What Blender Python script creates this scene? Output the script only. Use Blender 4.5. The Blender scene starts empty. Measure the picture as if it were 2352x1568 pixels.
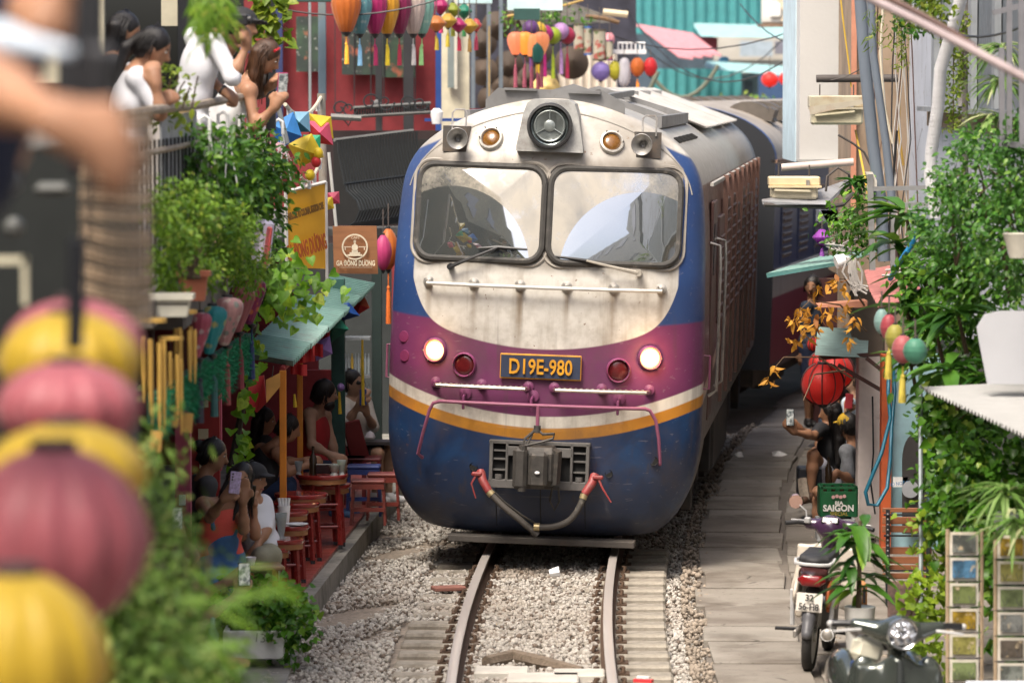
import bpy,math,random
import numpy as np
from mathutils import Vector,Matrix
R=math.radians
rnd=random.Random(7)
sc=bpy.context.scene

# ---------------------------------------------------------------- camera, sky, sun, exposure
F=9700.0;CAMZ=4.09;PIT=math.atan(589/F)
cam=bpy.data.objects.new('camera',bpy.data.cameras.new('camera'))
sc.collection.objects.link(cam);sc.camera=cam
cam.location=(0,0,CAMZ);cam.rotation_euler=(math.pi/2-PIT,0,0)
cam.data.sensor_width=36;cam.data.lens=36*F/2352
cam.data.clip_start=0.5;cam.data.clip_end=2000
cam.data.dof.use_dof=True;cam.data.dof.focus_distance=35.2;cam.data.dof.aperture_fstop=2.7
world=bpy.data.worlds.new('World');sc.world=world;world.use_nodes=True
_n=world.node_tree.nodes;_bg=_n['Background'];_bg.inputs[1].default_value=0.15
_sky=_n.new('ShaderNodeTexSky');_sky.sky_type='NISHITA';_sky.sun_disc=False
SUN_EL,SUN_AZ=R(58),R(212) # azimuth measured clockwise from +Y; behind the camera, a little left
_sky.sun_elevation=SUN_EL;_sky.sun_rotation=SUN_AZ
_sky.air_density=1.0;_sky.dust_density=7.0;_sky.ozone_density=1.0
world.node_tree.links.new(_sky.outputs[0],_bg.inputs[0])
sun=bpy.data.objects.new('sun',bpy.data.lights.new('sun','SUN'));sc.collection.objects.link(sun)
sun.data.energy=2.5;sun.data.angle=R(22);sun.data.color=(1.0,0.93,0.82)
_d=Vector((math.sin(SUN_AZ)*math.cos(SUN_EL),math.cos(SUN_AZ)*math.cos(SUN_EL),math.sin(SUN_EL)))
sun.rotation_euler=_d.to_track_quat('Z','Y').to_euler()
sc.view_settings.view_transform='Standard';sc.view_settings.look='None'
sc.view_settings.exposure=0.80;sc.view_settings.gamma=1.0;sc.view_settings.use_curve_mapping=False
sc.cycles.max_bounces=6;sc.cycles.diffuse_bounces=3;sc.cycles.glossy_bounces=3
sc.cycles.transmission_bounces=4;sc.cycles.transparent_max_bounces=8

# ---------------------------------------------------------------- pixel -> place (2352 x 1568 reading of the photograph)
def _ray(u,v):
    dx,dy=(u-1176)/F,-(v-784)/F
    return dx,math.cos(PIT)+dy*math.sin(PIT),-math.sin(PIT)+dy*math.cos(PIT)
def P(u,v,Y):
    d=_ray(u,v);t=Y/d[1];return Vector((d[0]*t,Y,CAMZ+d[2]*t))
def G(u,v,z=0.0):
    d=_ray(u,v);t=(z-CAMZ)/d[2];return Vector((d[0]*t,d[1]*t,z))
def S(Y):return F/Y

# ---------------------------------------------------------------- mesh builder
def vec(p):return Vector(p)
class MB:
    def __init__(s):s.v=[];s.f=[];s.m=[]
    def add(s,vs,fs,mi=0):
        b=len(s.v);s.v+=[tuple(p)for p in vs];s.f+=[tuple(b+i for i in f)for f in fs];s.m+=[mi]*len(fs);return s
    def box(s,c,d,rot=None,bev=0.0,mi=0):
        hx,hy,hz=d[0]/2,d[1]/2,d[2]/2;c=vec(c)
        M3=rot if rot is not None else Matrix.Identity(3)
        if bev<=0:
            vs=[c+M3@vec((x*hx,y*hy,z*hz))for x in(-1,1)for y in(-1,1)for z in(-1,1)]
            return s.add(vs,[(0,1,3,2),(4,6,7,5),(0,4,5,1),(2,3,7,6),(0,2,6,4),(1,5,7,3)],mi)
        bev=min(bev,hx*.9,hy*.9,hz*.9);vs=[];idx={}
        for x in(-1,1):
            for y in(-1,1):
                for z in(-1,1):
                    for a in range(3):
                        q=[x*(hx-bev),y*(hy-bev),z*(hz-bev)];q[a]=(x*hx,y*hy,z*hz)[a]
                        idx[(x,y,z,a)]=len(vs);vs.append(c+M3@vec(q))
        fs=[]
        for a in range(3):
            b_,c_=(a+1)%3,(a+2)%3
            for sg in(-1,1):
                q=[]
                for(p,r)in((-1,-1),(1,-1),(1,1),(-1,1)):
                    k=[0,0,0];k[a]=sg;k[b_]=p;k[c_]=r;q.append(idx[(*k,a)])
                fs.append(tuple(q if sg>0 else q[::-1]))
            for p in(-1,1):
                for r in(-1,1):
                    k0=[0,0,0];k1=[0,0,0];k0[a]=-1;k1[a]=1
                    k0[b_]=k1[b_]=p;k0[c_]=k1[c_]=r
                    q=[idx[(*k0,b_)],idx[(*k1,b_)],idx[(*k1,c_)],idx[(*k0,c_)]]
                    fs.append(tuple(q if p*r>0 else q[::-1]))
        for x in(-1,1):
            for y in(-1,1):
                for z in(-1,1):
                    q=[idx[(x,y,z,a)]for a in range(3)];fs.append(tuple(q if x*y*z>0 else q[::-1]))
        return s.add(vs,fs,mi)
    def cyl(s,a,b,r,r2=None,n=10,mi=0):return s.tube([a,b],[r,r if r2 is None else r2],n,mi)
    def tube(s,pts,r,n=8,mi=0,caps=True):
        pts=[vec(p)for p in pts];m=len(pts)
        rr=r if isinstance(r,(list,tuple))else[r]*m
        vs=[];prev=None
        for i,p in enumerate(pts):
            t=(pts[min(i+1,m-1)]-pts[max(i-1,0)])
            t=t.normalized()if t.length>1e-9 else vec((0,0,1))
            if prev is None:
                a=t.cross(vec((0,0,1)));
                if a.length<1e-3:a=t.cross(vec((1,0,0)))
            else:a=prev-t*prev.dot(t)
            if a.length<1e-6:a=t.orthogonal()
            a.normalize();prev=a;b=t.cross(a)
            for k in range(n):
                w=2*math.pi*k/n;vs.append(p+(a*math.cos(w)+b*math.sin(w))*rr[i])
        fs=[(i*n+k,i*n+(k+1)%n,(i+1)*n+(k+1)%n,(i+1)*n+k)for i in range(m-1)for k in range(n)]
        if caps:fs+=[tuple(range(n-1,-1,-1)),tuple((m-1)*n+k for k in range(n))]
        return s.add(vs,fs,mi)
    def lathe(s,prof,c=(0,0,0),n=20,axis=None,ribs=0,amp=0.0,mi=0):
        """prof: (radius, height) pairs along axis (default +z)"""
        c=vec(c);M3=Matrix.Identity(3)if axis is None else vec(axis).normalized().to_track_quat('Z','Y').to_matrix()
        if ribs:n=ribs*4
        vs=[]
        for(r,h)in prof:
            for k in range(n):
                w=2*math.pi*k/n
                q=r*(1-amp*(1-abs(math.cos(w*ribs/2))**.5 if ribs else 0))if ribs else r
                vs.append(c+M3@vec((q*math.cos(w),q*math.sin(w),h)))
        m=len(prof)
        fs=[(i*n+k,i*n+(k+1)%n,(i+1)*n+(k+1)%n,(i+1)*n+k)for i in range(m-1)for k in range(n)]
        fs+=[tuple(range(n-1,-1,-1)),tuple((m-1)*n+k for k in range(n))]
        return s.add(vs,fs,mi)
    def ell(s,c,r,n=14,m=8,mi=0):
        r=(r,r,r)if not isinstance(r,(tuple,list))else r
        vs=[(c[0],c[1],c[2]-r[2])]
        for i in range(1,m):
            a=-math.pi/2+math.pi*i/m
            for k in range(n):
                w=2*math.pi*k/n
                vs.append((c[0]+r[0]*math.cos(a)*math.cos(w),c[1]+r[1]*math.cos(a)*math.sin(w),c[2]+r[2]*math.sin(a)))
        vs.append((c[0],c[1],c[2]+r[2]));L=len(vs)-1
        fs=[(0,1+(k+1)%n,1+k)for k in range(n)]
        fs+=[(1+i*n+k,1+i*n+(k+1)%n,1+(i+1)*n+(k+1)%n,1+(i+1)*n+k)for i in range(m-2)for k in range(n)]
        fs+=[(L,1+(m-2)*n+k,1+(m-2)*n+(k+1)%n)for k in range(n)]
        return s.add(vs,fs,mi)
    def prism(s,poly,off,mi=0):
        """poly: list of 3D points (planar), off: extrusion vector"""
        n=len(poly);a=[vec(p)for p in poly];b=[p+vec(off)for p in a]
        return s.add(a+b,[tuple(range(n)),tuple(range(2*n-1,n-1,-1))]+[(i,i+n,(i+1)%n+n,(i+1)%n)for i in range(n)],mi)
    def quad(s,*p,mi=0):return s.add(p,[tuple(range(len(p)))],mi)
    def corr(s,a,b,c,amp=.012,pitch=.07,th=.004,mi=0):
        """corrugated sheet: a->b across the waves, a->c along them"""
        a,b,c=vec(a),vec(b),vec(c);L=(b-a).length;n=max(6,int(L/pitch*6));nn=(b-a).cross(c-a).normalized()
        vs=[]
        for i in range(n+1):
            h=math.sin(2*math.pi*i/6)*amp;p=a+(b-a)*i/n+nn*h
            vs+=[p,p+(c-a),p-nn*th,p+(c-a)-nn*th]
        fs=[]
        for i in range(n):
            k=4*i;fs+=[(k,k+4,k+5,k+1),(k+2,k+3,k+7,k+6),(k,k+2,k+6,k+4),(k+1,k+5,k+7,k+3)]
        fs+=[(0,1,3,2),(4*n,4*n+2,4*n+3,4*n+1)]
        return s.add(vs,fs,mi)
    def build(s,name,mat,parent=None,smooth=False,loc=None):
        me=bpy.data.meshes.new(name)
        o3=org(parent)if loc is None else vec(loc)
        me.from_pydata([(x-o3.x,y-o3.y,z-o3.z)for x,y,z in s.v],[],s.f)
        mats=mat if isinstance(mat,(list,tuple))else[mat]
        for m in mats:me.materials.append(m)
        if len(mats)>1:me.polygons.foreach_set('material_index',s.m)
        finish(me,smooth)
        return link(name,me,parent,loc)
def finish(me,smooth):
    if smooth:
        me.polygons.foreach_set('use_smooth',[True]*len(me.polygons))
        if smooth!='all':me.set_sharp_from_angle(angle=R(42))
    me.update()
def link(name,data,parent=None,loc=None):
    o=bpy.data.objects.new(name,data);sc.collection.objects.link(o)
    if loc is not None:o.location=loc
    if parent is not None:o.parent=parent
    return o
def org(o):
    p=Vector((0,0,0))
    while o is not None:p+=o.location;o=o.parent
    return p
def thing(name,label,cat,loc=(0,0,0),group=None):
    o=bpy.data.objects.new(name,None);sc.collection.objects.link(o);o.location=loc;o.empty_display_size=.1
    return tag(o,label,cat,group)
def tag(o,label,cat,group=None):
    o['label']=label;o['category']=cat
    if group:o['group']=group
    return o
def kind(o,k,label=None):
    o['kind']=k
    if label:o['label']=label
    return o
def kids(o):return[c for c in bpy.data.objects if c.parent==o]
_kc={}
def dup(o,loc=None,rot=None,label=None,parent=None,depth=0):
    c=o.copy();sc.collection.objects.link(c);c.parent=parent
    if loc is not None:c.location=loc
    if rot is not None:c.rotation_euler=rot
    if label:c['label']=label
    for ch in list(o.children):dup(ch,parent=c,depth=depth+1)
    return c
def rz(a):return Matrix.Rotation(a,3,'Z')
def rx(a):return Matrix.Rotation(a,3,'X')
def ry(a):return Matrix.Rotation(a,3,'Y')
def bez(a,b,c,d,n=12):
    a,b,c,d=map(vec,(a,b,c,d));o=[]
    for i in range(n+1):
        t=i/n;o.append(a*(1-t)**3+b*3*t*(1-t)**2+c*3*t*t*(1-t)+d*t**3)
    return o
def sag(a,b,h,n=10):
    a,b=vec(a),vec(b);return[a+(b-a)*(i/n)-vec((0,0,4*h*(i/n)*(1-i/n)))for i in range(n+1)]

# ---------------------------------------------------------------- node expressions and materials
class E:
    def __init__(s,nt,k):s.nt=nt;s.k=k
    def _op(s,op,*o):
        nd=s.nt.nodes.new('ShaderNodeMath');nd.operation=op
        for i,x in enumerate((s,)+o):
            if isinstance(x,E):s.nt.links.new(x.k,nd.inputs[i])
            else:nd.inputs[i].default_value=x
        return E(s.nt,nd.outputs[0])
    def __add__(s,o):return s._op('ADD',o)
    def __sub__(s,o):return s._op('SUBTRACT',o)
    def __mul__(s,o):return s._op('MULTIPLY',o)
    __rmul__=__mul__;__radd__=__add__
    def __rsub__(s,o):return(s*-1.0)+o
    def abs(s):return s._op('ABSOLUTE')
    def pw(s,e):return s._op('POWER',e)
    def mn(s,o):return s._op('MINIMUM',o)
    def mx(s,o):return s._op('MAXIMUM',o)
    def sqrt(s):return s._op('SQRT')
    def lt(s,o,soft=0.006): # 1 where s < o
        r=(o-s)*(1.0/soft)+0.5 if isinstance(o,E)else(s*-1.0+o)*(1.0/soft)+0.5
        return r.mn(1.0).mx(0.0)
    def gt(s,o,soft=0.006):
        r=(s-o)*(1.0/soft)+0.5;return r.mn(1.0).mx(0.0)
class Mat:
    def __init__(s,name):
        s.m=bpy.data.materials.new(name);s.m.use_nodes=True;s.nt=s.m.node_tree;s.b=s.nt.nodes['Principled BSDF']
        s.tc=s.nt.nodes.new('ShaderNodeTexCoord').outputs['Object']
    def xyz(s):
        n=s.nt.nodes.new('ShaderNodeSeparateXYZ');s.nt.links.new(s.tc,n.inputs[0]);return[E(s.nt,n.outputs[i])for i in range(3)]
    def noise(s,scale=5,detail=4,stretch=(1,1,1),rough=.55,off=0,dist=0):
        mp=s.nt.nodes.new('ShaderNodeMapping');mp.inputs['Scale'].default_value=stretch;mp.inputs['Location'].default_value=(off,off*1.7,off*.6)
        s.nt.links.new(s.tc,mp.inputs[0])
        n=s.nt.nodes.new('ShaderNodeTexNoise');n.inputs['Scale'].default_value=scale;n.inputs['Detail'].default_value=detail
        n.inputs['Roughness'].default_value=rough;n.inputs['Distortion'].default_value=dist
        s.nt.links.new(mp.outputs[0],n.inputs[0]);return E(s.nt,n.outputs[0])
    def voro(s,scale=5,feature='F1',stretch=(1,1,1),out=0):
        mp=s.nt.nodes.new('ShaderNodeMapping');mp.inputs['Scale'].default_value=stretch;s.nt.links.new(s.tc,mp.inputs[0])
        n=s.nt.nodes.new('ShaderNodeTexVoronoi');n.feature=feature;n.inputs['Scale'].default_value=scale
        s.nt.links.new(mp.outputs[0],n.inputs[0]);return E(s.nt,n.outputs[out])
    def mix(s,f,a,b):
        n=s.nt.nodes.new('ShaderNodeMix');n.data_type='RGBA'
        for i,x in((0,f),(6,a),(7,b)):
            if isinstance(x,E):s.nt.links.new(x.k,n.inputs[i])
            elif isinstance(x,bpy.types.NodeSocket):s.nt.links.new(x,n.inputs[i])
            elif isinstance(x,(tuple,list)):n.inputs[i].default_value=(*x[:3],1)
            else:n.inputs[i].default_value=x
        return n.outputs[2]
    def col(s,c):
        if isinstance(c,bpy.types.NodeSocket):s.nt.links.new(c,s.b.inputs['Base Color'])
        else:s.b.inputs['Base Color'].default_value=(*c,1)
    def set(s,**k):
        for a,v in k.items():
            a={'rough':'Roughness','metal':'Metallic','coat':'Coat Weight','spec':'Specular IOR Level','sss':'Subsurface Weight','trans':'Transmission Weight','alpha':'Alpha','sheen':'Sheen Weight','es':'Emission Strength'}.get(a,a)
            if isinstance(v,E):s.nt.links.new(v.k,s.b.inputs[a])
            else:s.b.inputs[a].default_value=v
        return s
    def bump(s,h,strength=.3,dist=.01):
        n=s.nt.nodes.new('ShaderNodeBump');n.inputs['Strength'].default_value=strength;n.inputs['Distance'].default_value=dist
        s.nt.links.new(h.k,n.inputs['Height']);s.nt.links.new(n.outputs[0],s.b.inputs['Normal'])
_mc={}
def M(name,c,rough=.6,metal=0,var=.15,scale=6,bump=.0,bs=60,dirt=None,da=.5,ds=2.5,emis=0,trans=0,coat=0,stretch=(1,1,1),sss=0,spec=.5,rv=0):
    if name in _mc:return _mc[name]
    m=Mat(name);n=m.noise(scale,5,stretch)
    c1=tuple(min(1,x*(1-var))for x in c);c2=tuple(min(1,x*(1+var))for x in c)
    k=m.mix((n-.3)*2.2,c1,c2)
    if dirt is not None:
        d=m.noise(ds,8,stretch,.68,off=3.3);k=m.mix(((d-(1-da))*5.0).mn(1.0).mx(0.0)*.85,k,dirt)
    if rv:
        oi=m.nt.nodes.new('ShaderNodeObjectInfo');r_=E(m.nt,oi.outputs['Random']);k=m.mix(r_*rv,k,tuple(x*.45 for x in c))
    m.col(k);m.set(rough=rough,metal=metal,coat=coat,spec=spec)
    if rough>.2:m.set(rough=(m.noise(scale*2,3,off=8)-.5)*.25+rough)
    if bump:m.bump(m.noise(bs,4,stretch),bump,.006)
    if emis:m.b.inputs['Emission Color'].default_value=(*c,1);m.set(es=emis)
    if trans: # thin cloth or paper letting light through
        t=m.nt.nodes.new('ShaderNodeBsdfTranslucent');m.nt.links.new(k,t.inputs[0])
        x=m.nt.nodes.new('ShaderNodeMixShader');x.inputs[0].default_value=trans
        m.nt.links.new(m.b.outputs[0],x.inputs[1]);m.nt.links.new(t.outputs[0],x.inputs[2])
        m.nt.links.new(x.outputs[0],m.nt.nodes['Material Output'].inputs[0])
    if sss:m.b.inputs['Subsurface Radius'].default_value=(.02,.008,.004);m.set(sss=sss)
    _mc[name]=m.m;return m.m
def leafmat(name,c1,c2,c3=None,rough=.38,trans=.3):
    c1,c2,c3=[None if c is None else(c[0]*1.08,c[1],c[2]*.8)for c in(c1,c2,c3)];rough=rough+.08
    if name in _mc:return _mc[name]
    m=Mat(name);g=m.nt.nodes.new('ShaderNodeNewGeometry');oi=m.nt.nodes.new('ShaderNodeObjectInfo')
    r_=E(m.nt,g.outputs['Random Per Island']);o=E(m.nt,oi.outputs['Random']);q=(r_+o*1.37)._op('FRACT')
    k=m.mix(q,c1,c2)
    if c3:k=m.mix((q-.86)*9.0,k,c3)
    k=m.mix((m.noise(3,2)-.35)*1.6,k,tuple(x*.55 for x in c1))
    m.col(k);m.set(rough=rough,spec=.38)
    t=m.nt.nodes.new('ShaderNodeBsdfTranslucent');m.nt.links.new(k,t.inputs[0])
    x=m.nt.nodes.new('ShaderNodeMixShader');x.inputs[0].default_value=trans
    m.nt.links.new(m.b.outputs[0],x.inputs[1]);m.nt.links.new(t.outputs[0],x.inputs[2])
    m.nt.links.new(x.outputs[0],m.nt.nodes['Material Output'].inputs[0])
    _mc[name]=m.m;return m.m

# ---------------------------------------------------------------- smooth implicit surfaces (people, scooter panels)
def sdf(name,prims,mat,parent,vox=.012,k=.025,cut=()):
    lo=np.array([1e9]*3);hi=-lo;bb=[]
    for p in prims:
        if p[0]=='c':a,b,r=np.array(p[1]),np.array(p[2]),max(p[3],p[4]);l,h=np.minimum(a,b)-r,np.maximum(a,b)+r
        else:a,r=np.array(p[1]),max(p[2]);l,h=a-r,a+r
        bb.append((l,h));lo=np.minimum(lo,l);hi=np.maximum(hi,h)
    lo=lo-2.5*vox;n=np.ceil((hi+2.5*vox-lo)/vox).astype(int)+1
    D=np.full(tuple(n),.3,np.float32)
    ax=[lo[i]+vox*np.arange(n[i])for i in range(3)]
    def ev(p,sl):
        X=[a[s]for a,s in zip(ax,sl)]
        x,y,z=X[0][:,None,None],X[1][None,:,None],X[2][None,None,:]
        if p[0]=='c':
            a,b,ra,rb=[float(q)for q in p[1]],[float(q)for q in p[2]],p[3],p[4]
            d=[b[i]-a[i]for i in range(3)];L=sum(q*q for q in d)+1e-9
            t=np.clip(((x-a[0])*d[0]+(y-a[1])*d[1]+(z-a[2])*d[2])/L,0,1)
            return np.sqrt((x-a[0]-t*d[0])**2+(y-a[1]-t*d[1])**2+(z-a[2]-t*d[2])**2)-(ra+t*(rb-ra))
        c,r=p[1],p[2];q=(x-c[0],y-c[1],z-c[2])
        if len(p)>3 and p[3]is not None:
            Rm=p[3];q=tuple(Rm[0][i]*q[0]+Rm[1][i]*q[1]+Rm[2][i]*q[2]for i in range(3))
        if p[0]=='b':
            rr=.25*min(r);g=[np.abs(q[i])-r[i]*1.0+rr for i in range(3)]
            return np.sqrt(sum(np.maximum(e,0)**2 for e in g))+np.minimum(np.maximum(np.maximum(g[0],g[1]),g[2]),0)-rr
        k0=np.sqrt(sum((q[i]/r[i])**2 for i in range(3)));k1=np.sqrt(sum((q[i]/r[i]**2)**2 for i in range(3)))+1e-9
        return k0*(k0-1)/k1
    for p,(l,h)in zip(prims,bb):
        mg=k+3*vox;ia=np.maximum(((l-mg-lo)/vox).astype(int),0);ib=np.minimum(((h+mg-lo)/vox).astype(int)+2,n)
        sl=tuple(slice(ia[i],ib[i])for i in range(3));d=ev(p,sl);o=D[sl]
        hh=np.maximum(k-np.abs(o-d),0)/k;D[sl]=np.minimum(o,d)-hh*hh*k*.25
    for p in cut:
        sl=(slice(None),)*3;D=np.maximum(D,-ev(p,sl))
    ins=D<0;c=[slice(0,-1),slice(1,None)];cor=[(i,j,l)for i in(0,1)for j in(0,1)for l in(0,1)]
    cnt=sum(ins[c[i],c[j],c[l]].astype(np.int8)for i,j,l in cor);act=(cnt>0)&(cnt<8)
    I=np.argwhere(act);acc=np.zeros((len(I),3));w=np.zeros(len(I))
    vals={q:D[I[:,0]+q[0],I[:,1]+q[1],I[:,2]+q[2]]for q in cor}
    for q in cor:
        for a in range(3):
            if q[a]==0:
                q2=list(q);q2[a]=1;q2=tuple(q2);d0,d1=vals[q],vals[q2];m=(d0<0)!=(d1<0)
                t=np.where(m,d0/np.where(np.abs(d0-d1)<1e-9,1,d0-d1),0)
                pos=np.array(q,float)[None,:].repeat(len(I),0);pos[:,a]+=t;acc+=pos*m[:,None];w+=m
    V=lo+vox*(I+acc/np.maximum(w,1)[:,None])
    ix=-np.ones(act.shape,int);ix[act]=np.arange(len(I));Fs=[]
    for a in range(3):
        s0=[slice(None)]*3;s1=[slice(None)]*3;s0[a]=slice(0,-1);s1[a]=slice(1,None)
        A,B=ins[tuple(s0)],ins[tuple(s1)];E_=np.argwhere(A!=B);b_,c_=(a+1)%3,(a+2)%3
        ok=(E_[:,b_]>0)&(E_[:,c_]>0)&(E_[:,b_]<act.shape[b_])&(E_[:,c_]<act.shape[c_]);E_=E_[ok]
        def g(db,dc):
            q=E_.copy();q[:,b_]+=db;q[:,c_]+=dc;return ix[q[:,0],q[:,1],q[:,2]]
        quad=np.stack([g(-1,-1),g(0,-1),g(0,0),g(-1,0)],1);fl=~A[E_[:,0],E_[:,1],E_[:,2]]
        quad[fl]=quad[fl][:,::-1];Fs.append(quad)
    Fq=np.concatenate(Fs);Fq=Fq[(Fq>=0).all(1)]
    o3=np.array(org(parent));me=bpy.data.meshes.new(name)
    me.from_pydata((V-o3).tolist(),[],Fq.tolist());me.materials.append(mat);finish(me,'all')
    return link(name,me,parent)

# ---------------------------------------------------------------- leaves
def leafshape(kind):
    if kind=='heart':o=[(0,0),(.34,-.10),(.5,.14),(.38,.5),(0,1),(-.38,.5),(-.5,.14),(-.34,-.10)]
    elif kind=='lance':o=[(0,0),(.10,.2),(.15,.5),(.09,.8),(0,1),(-.09,.8),(-.15,.5),(-.10,.2)]
    elif kind=='strap':o=[(0,0),(.045,.2),(.06,.5),(.04,.8),(0,1),(-.04,.8),(-.06,.5),(-.045,.2)]
    elif kind=='curl':o=[(0,0),(.2,.15),(.3,.45),(.12,.8),(0,1),(-.2,.75),(-.26,.4),(-.15,.15)]
    else:o=[(0,0),(.2,.2),(.27,.5),(.16,.82),(0,1),(-.16,.82),(-.27,.5),(-.2,.2)]
    return o
def leafgeo(kind,bend=.25,fold=.18):
    """leaf from origin along +y, normal +z"""
    o=leafshape(kind);spine=[(0,t)for t in(0,.3,.65,1)]
    r_=o[0:5];l_=[o[0]]+o[:4:-1][:3]+[o[4]]
    def z(x,y):return abs(x)*fold*2-bend*y*y
    V=[];
    for(x,y)in r_:V.append((x,y,z(x,y)))
    for(x,y)in l_:V.append((x,y,z(x,y)))
    for(x,y)in spine:V.append((x,y,z(x,y)))
    Fc=[(10,1,2,11),(11,2,3,12),(12,3,4),(10,11,7,6),(11,12,8,7),(12,9,8)]
    return np.array(V),Fc
_lm={}
def leafmesh(kind,mat,bend=.25,name='leaf'):
    key=(kind,mat.name,round(bend,2))
    if key not in _lm:
        V,Fc=leafgeo(kind,bend);me=bpy.data.meshes.new(name);me.from_pydata(V.tolist(),[],Fc);me.materials.append(mat);finish(me,'all');_lm[key]=me
    return _lm[key]
def frame(d,up=(0,0,1),roll=0):
    y=vec(d).normalized();u=vec(up)-y*vec(up).dot(y)
    if u.length<1e-3:u=y.orthogonal()
    u.normalize();x=y.cross(u);m=Matrix((x,y,u)).transposed()
    return m@Matrix.Rotation(roll,3,'Y')
def leaves(parent,L,kind,mat,nparts=0,bend=.25,mass='foliage'):
    """L: list of (pos, dir, size, up). The nparts nearest and largest become leaf parts, the rest one mass."""
    if not L:return
    o3=org(parent)
    L=sorted(L,key=lambda q:vec(q[0]).y-q[2]*3)
    for(p,d,s_,up)in L[:nparts]:
        o=link('leaf',leafmesh(kind,mat,bend),parent);m=frame(d,up).to_4x4()@Matrix.Diagonal((s_,s_,s_,1))
        m.translation=vec(p)-o3;o.matrix_local=m
    if len(L)>nparts:
        V0,F0=leafgeo(kind,bend);n0=len(V0);Vs=[];Fs=[]
        for i,(p,d,s_,up)in enumerate(L[nparts:]):
            m=np.array(frame(d,up))*s_;Vs.append(V0@m.T+np.array(vec(p)-o3));Fs+=[tuple(i*n0+a for a in f)for f in F0]
        me=bpy.data.meshes.new(mass);me.from_pydata(np.concatenate(Vs).tolist(),[],Fs);me.materials.append(mat);finish(me,'all')
        o=link(mass,me,parent);o['kind']='stuff'
def rv(a=1.0):return Vector((rnd.gauss(0,a),rnd.gauss(0,a),rnd.gauss(0,a)))
def cloud(blobs,n,size,droop=.3,shell=.55):
    """leaf placements in ellipsoids (c, r): mostly near the surface in clumps"""
    out=[];wts=[b[1][0]*b[1][2]for b in blobs]
    clumps=[]
    for _ in range(max(6,n//14)):
        b=rnd.choices(blobs,wts)[0];d=rv().normalized();q=shell+(1.05-shell)*rnd.random()**.6
        clumps.append((vec(b[0])+vec((d.x*b[1][0]*q,d.y*b[1][1]*q,d.z*b[1][2]*q)),d))
    for _ in range(n):
        c,d=rnd.choice(clumps);p=c+rv(size*1.1)
        dd=(d*.7+rv(.6)-vec((0,0,droop)));s_=size*rnd.uniform(.6,1.25)
        out.append((p,dd,s_,vec((0,-.5,1))+rv(.5)))
    return out
SOIL=M('soil',(.05,.035,.025),.9)
# ---------------------------------------------------------------- the setting: ground, track, ballast, paving
def tcx(Y):return .33+.0244*(Y-35.6)+((Y-31.5)**2-16.81)/356.0
def thd(Y):return .0244+(Y-31.5)/178.0
def tp(off,Y,z=0.0):
    h=thd(Y);return Vector((tcx(Y)+off*math.cos(h),Y-off*math.sin(h),z-.031*off*0))
CANT=R(1.8)
RH=.15 # rail head
m_ground=M('ground_dirt',(.20,.175,.145),.95,var=.3,scale=3,bump=.8,bs=30,dirt=(.08,.07,.055),da=.45)
g=MB();g.quad((-300,-50,-.16),(300,-50,-.16),(300,500,-.16),(-300,500,-.16));kind(g.build('ground',m_ground),'structure')
track=thing('railway_track','metre gauge track','track',(0,0,0));del track['category'];kind(track,'structure','rusty metre gauge railway track on concrete sleepers')
mr=Mat('rail_steel');zx=mr.xyz()[2]
mr.col(mr.mix(zx.gt(RH-.012,.01),mr.mix(mr.noise(30,5),(.10,.055,.03),(.05,.03,.02)),mr.mix(mr.noise(8,3,(1,.05,1)),(.62,.57,.53),(.42,.38,.35))))
mr.set(rough=(zx.gt(RH-.012,.01))*-.4+.78,metal=zx.gt(RH-.012,.01)*.35)
RP=[(-.055,0),(.055,0),(.055,.012),(.012,.03),(.009,.085),(.033,.1),(.034,.128),(.026,.132),(-.026,.132),(-.034,.128),(-.033,.1),(-.009,.085),(-.012,.03),(-.055,.012)]
for sg in(-1,1):
    b=MB();ys=[12+i*1.0 for i in range(50)];n=len(RP);vs=[]
    for Y in ys:
        for(x,z)in RP:vs.append(tp(sg*.535+x,Y,RH-.132+z))
    b.add(vs,[(i*n+k,(i+1)*n+k,(i+1)*n+(k+1)%n,i*n+(k+1)%n)for i in range(len(ys)-1)for k in range(n)])
    b.build('rail',mr.m,track,smooth=True)
m_conc=M('sleeper_concrete',(.30,.27,.225),.9,var=.3,scale=7,bump=.6,bs=40,dirt=(.10,.08,.06),da=.5,ds=5)
sl=MB();sl.box((0,0,-.085),(1.96,.24,.19),bev=.02)
sl0=sl.build('sleeper',m_conc,track);sl0['kind']='thing';del sl0['kind']
m_rust=M('rusty_iron',(.085,.05,.03),.85,var=.4,scale=30,bump=.6,bs=80)
cl=MB()
for dx in(-.1,.1):
    cl.box((dx,0,.012),(.08,.16,.02));cl.tube([(dx-.01,-.06,.02),(dx,-.04,.05),(dx+(.02 if dx<0 else-.02),0,.055),(dx,.04,.05),(dx-.01,.06,.02)],.012,5)
    cl.cyl((dx,0,.02),(dx,0,.06),.014,n=6)
clip=cl.build('rail_clip',m_rust,track,smooth=True)
k=0;Y=26.3
sleepers=[]
while Y<37.5:
    for o,off in((sl0,0),(clip,-.535),(clip,.535)):
        c=o if k==0 and not(o is clip and off>0)else o.copy()
        if c is not o:sc.collection.objects.link(c);c.parent=track
        q=tp(off,Y,.005);c.location=q;c.rotation_euler=(rnd.uniform(-.01,.01),0,-thd(Y)+(rnd.uniform(-.012,.012)if off==0 else 0))
    k+=1;Y+=.56
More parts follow.
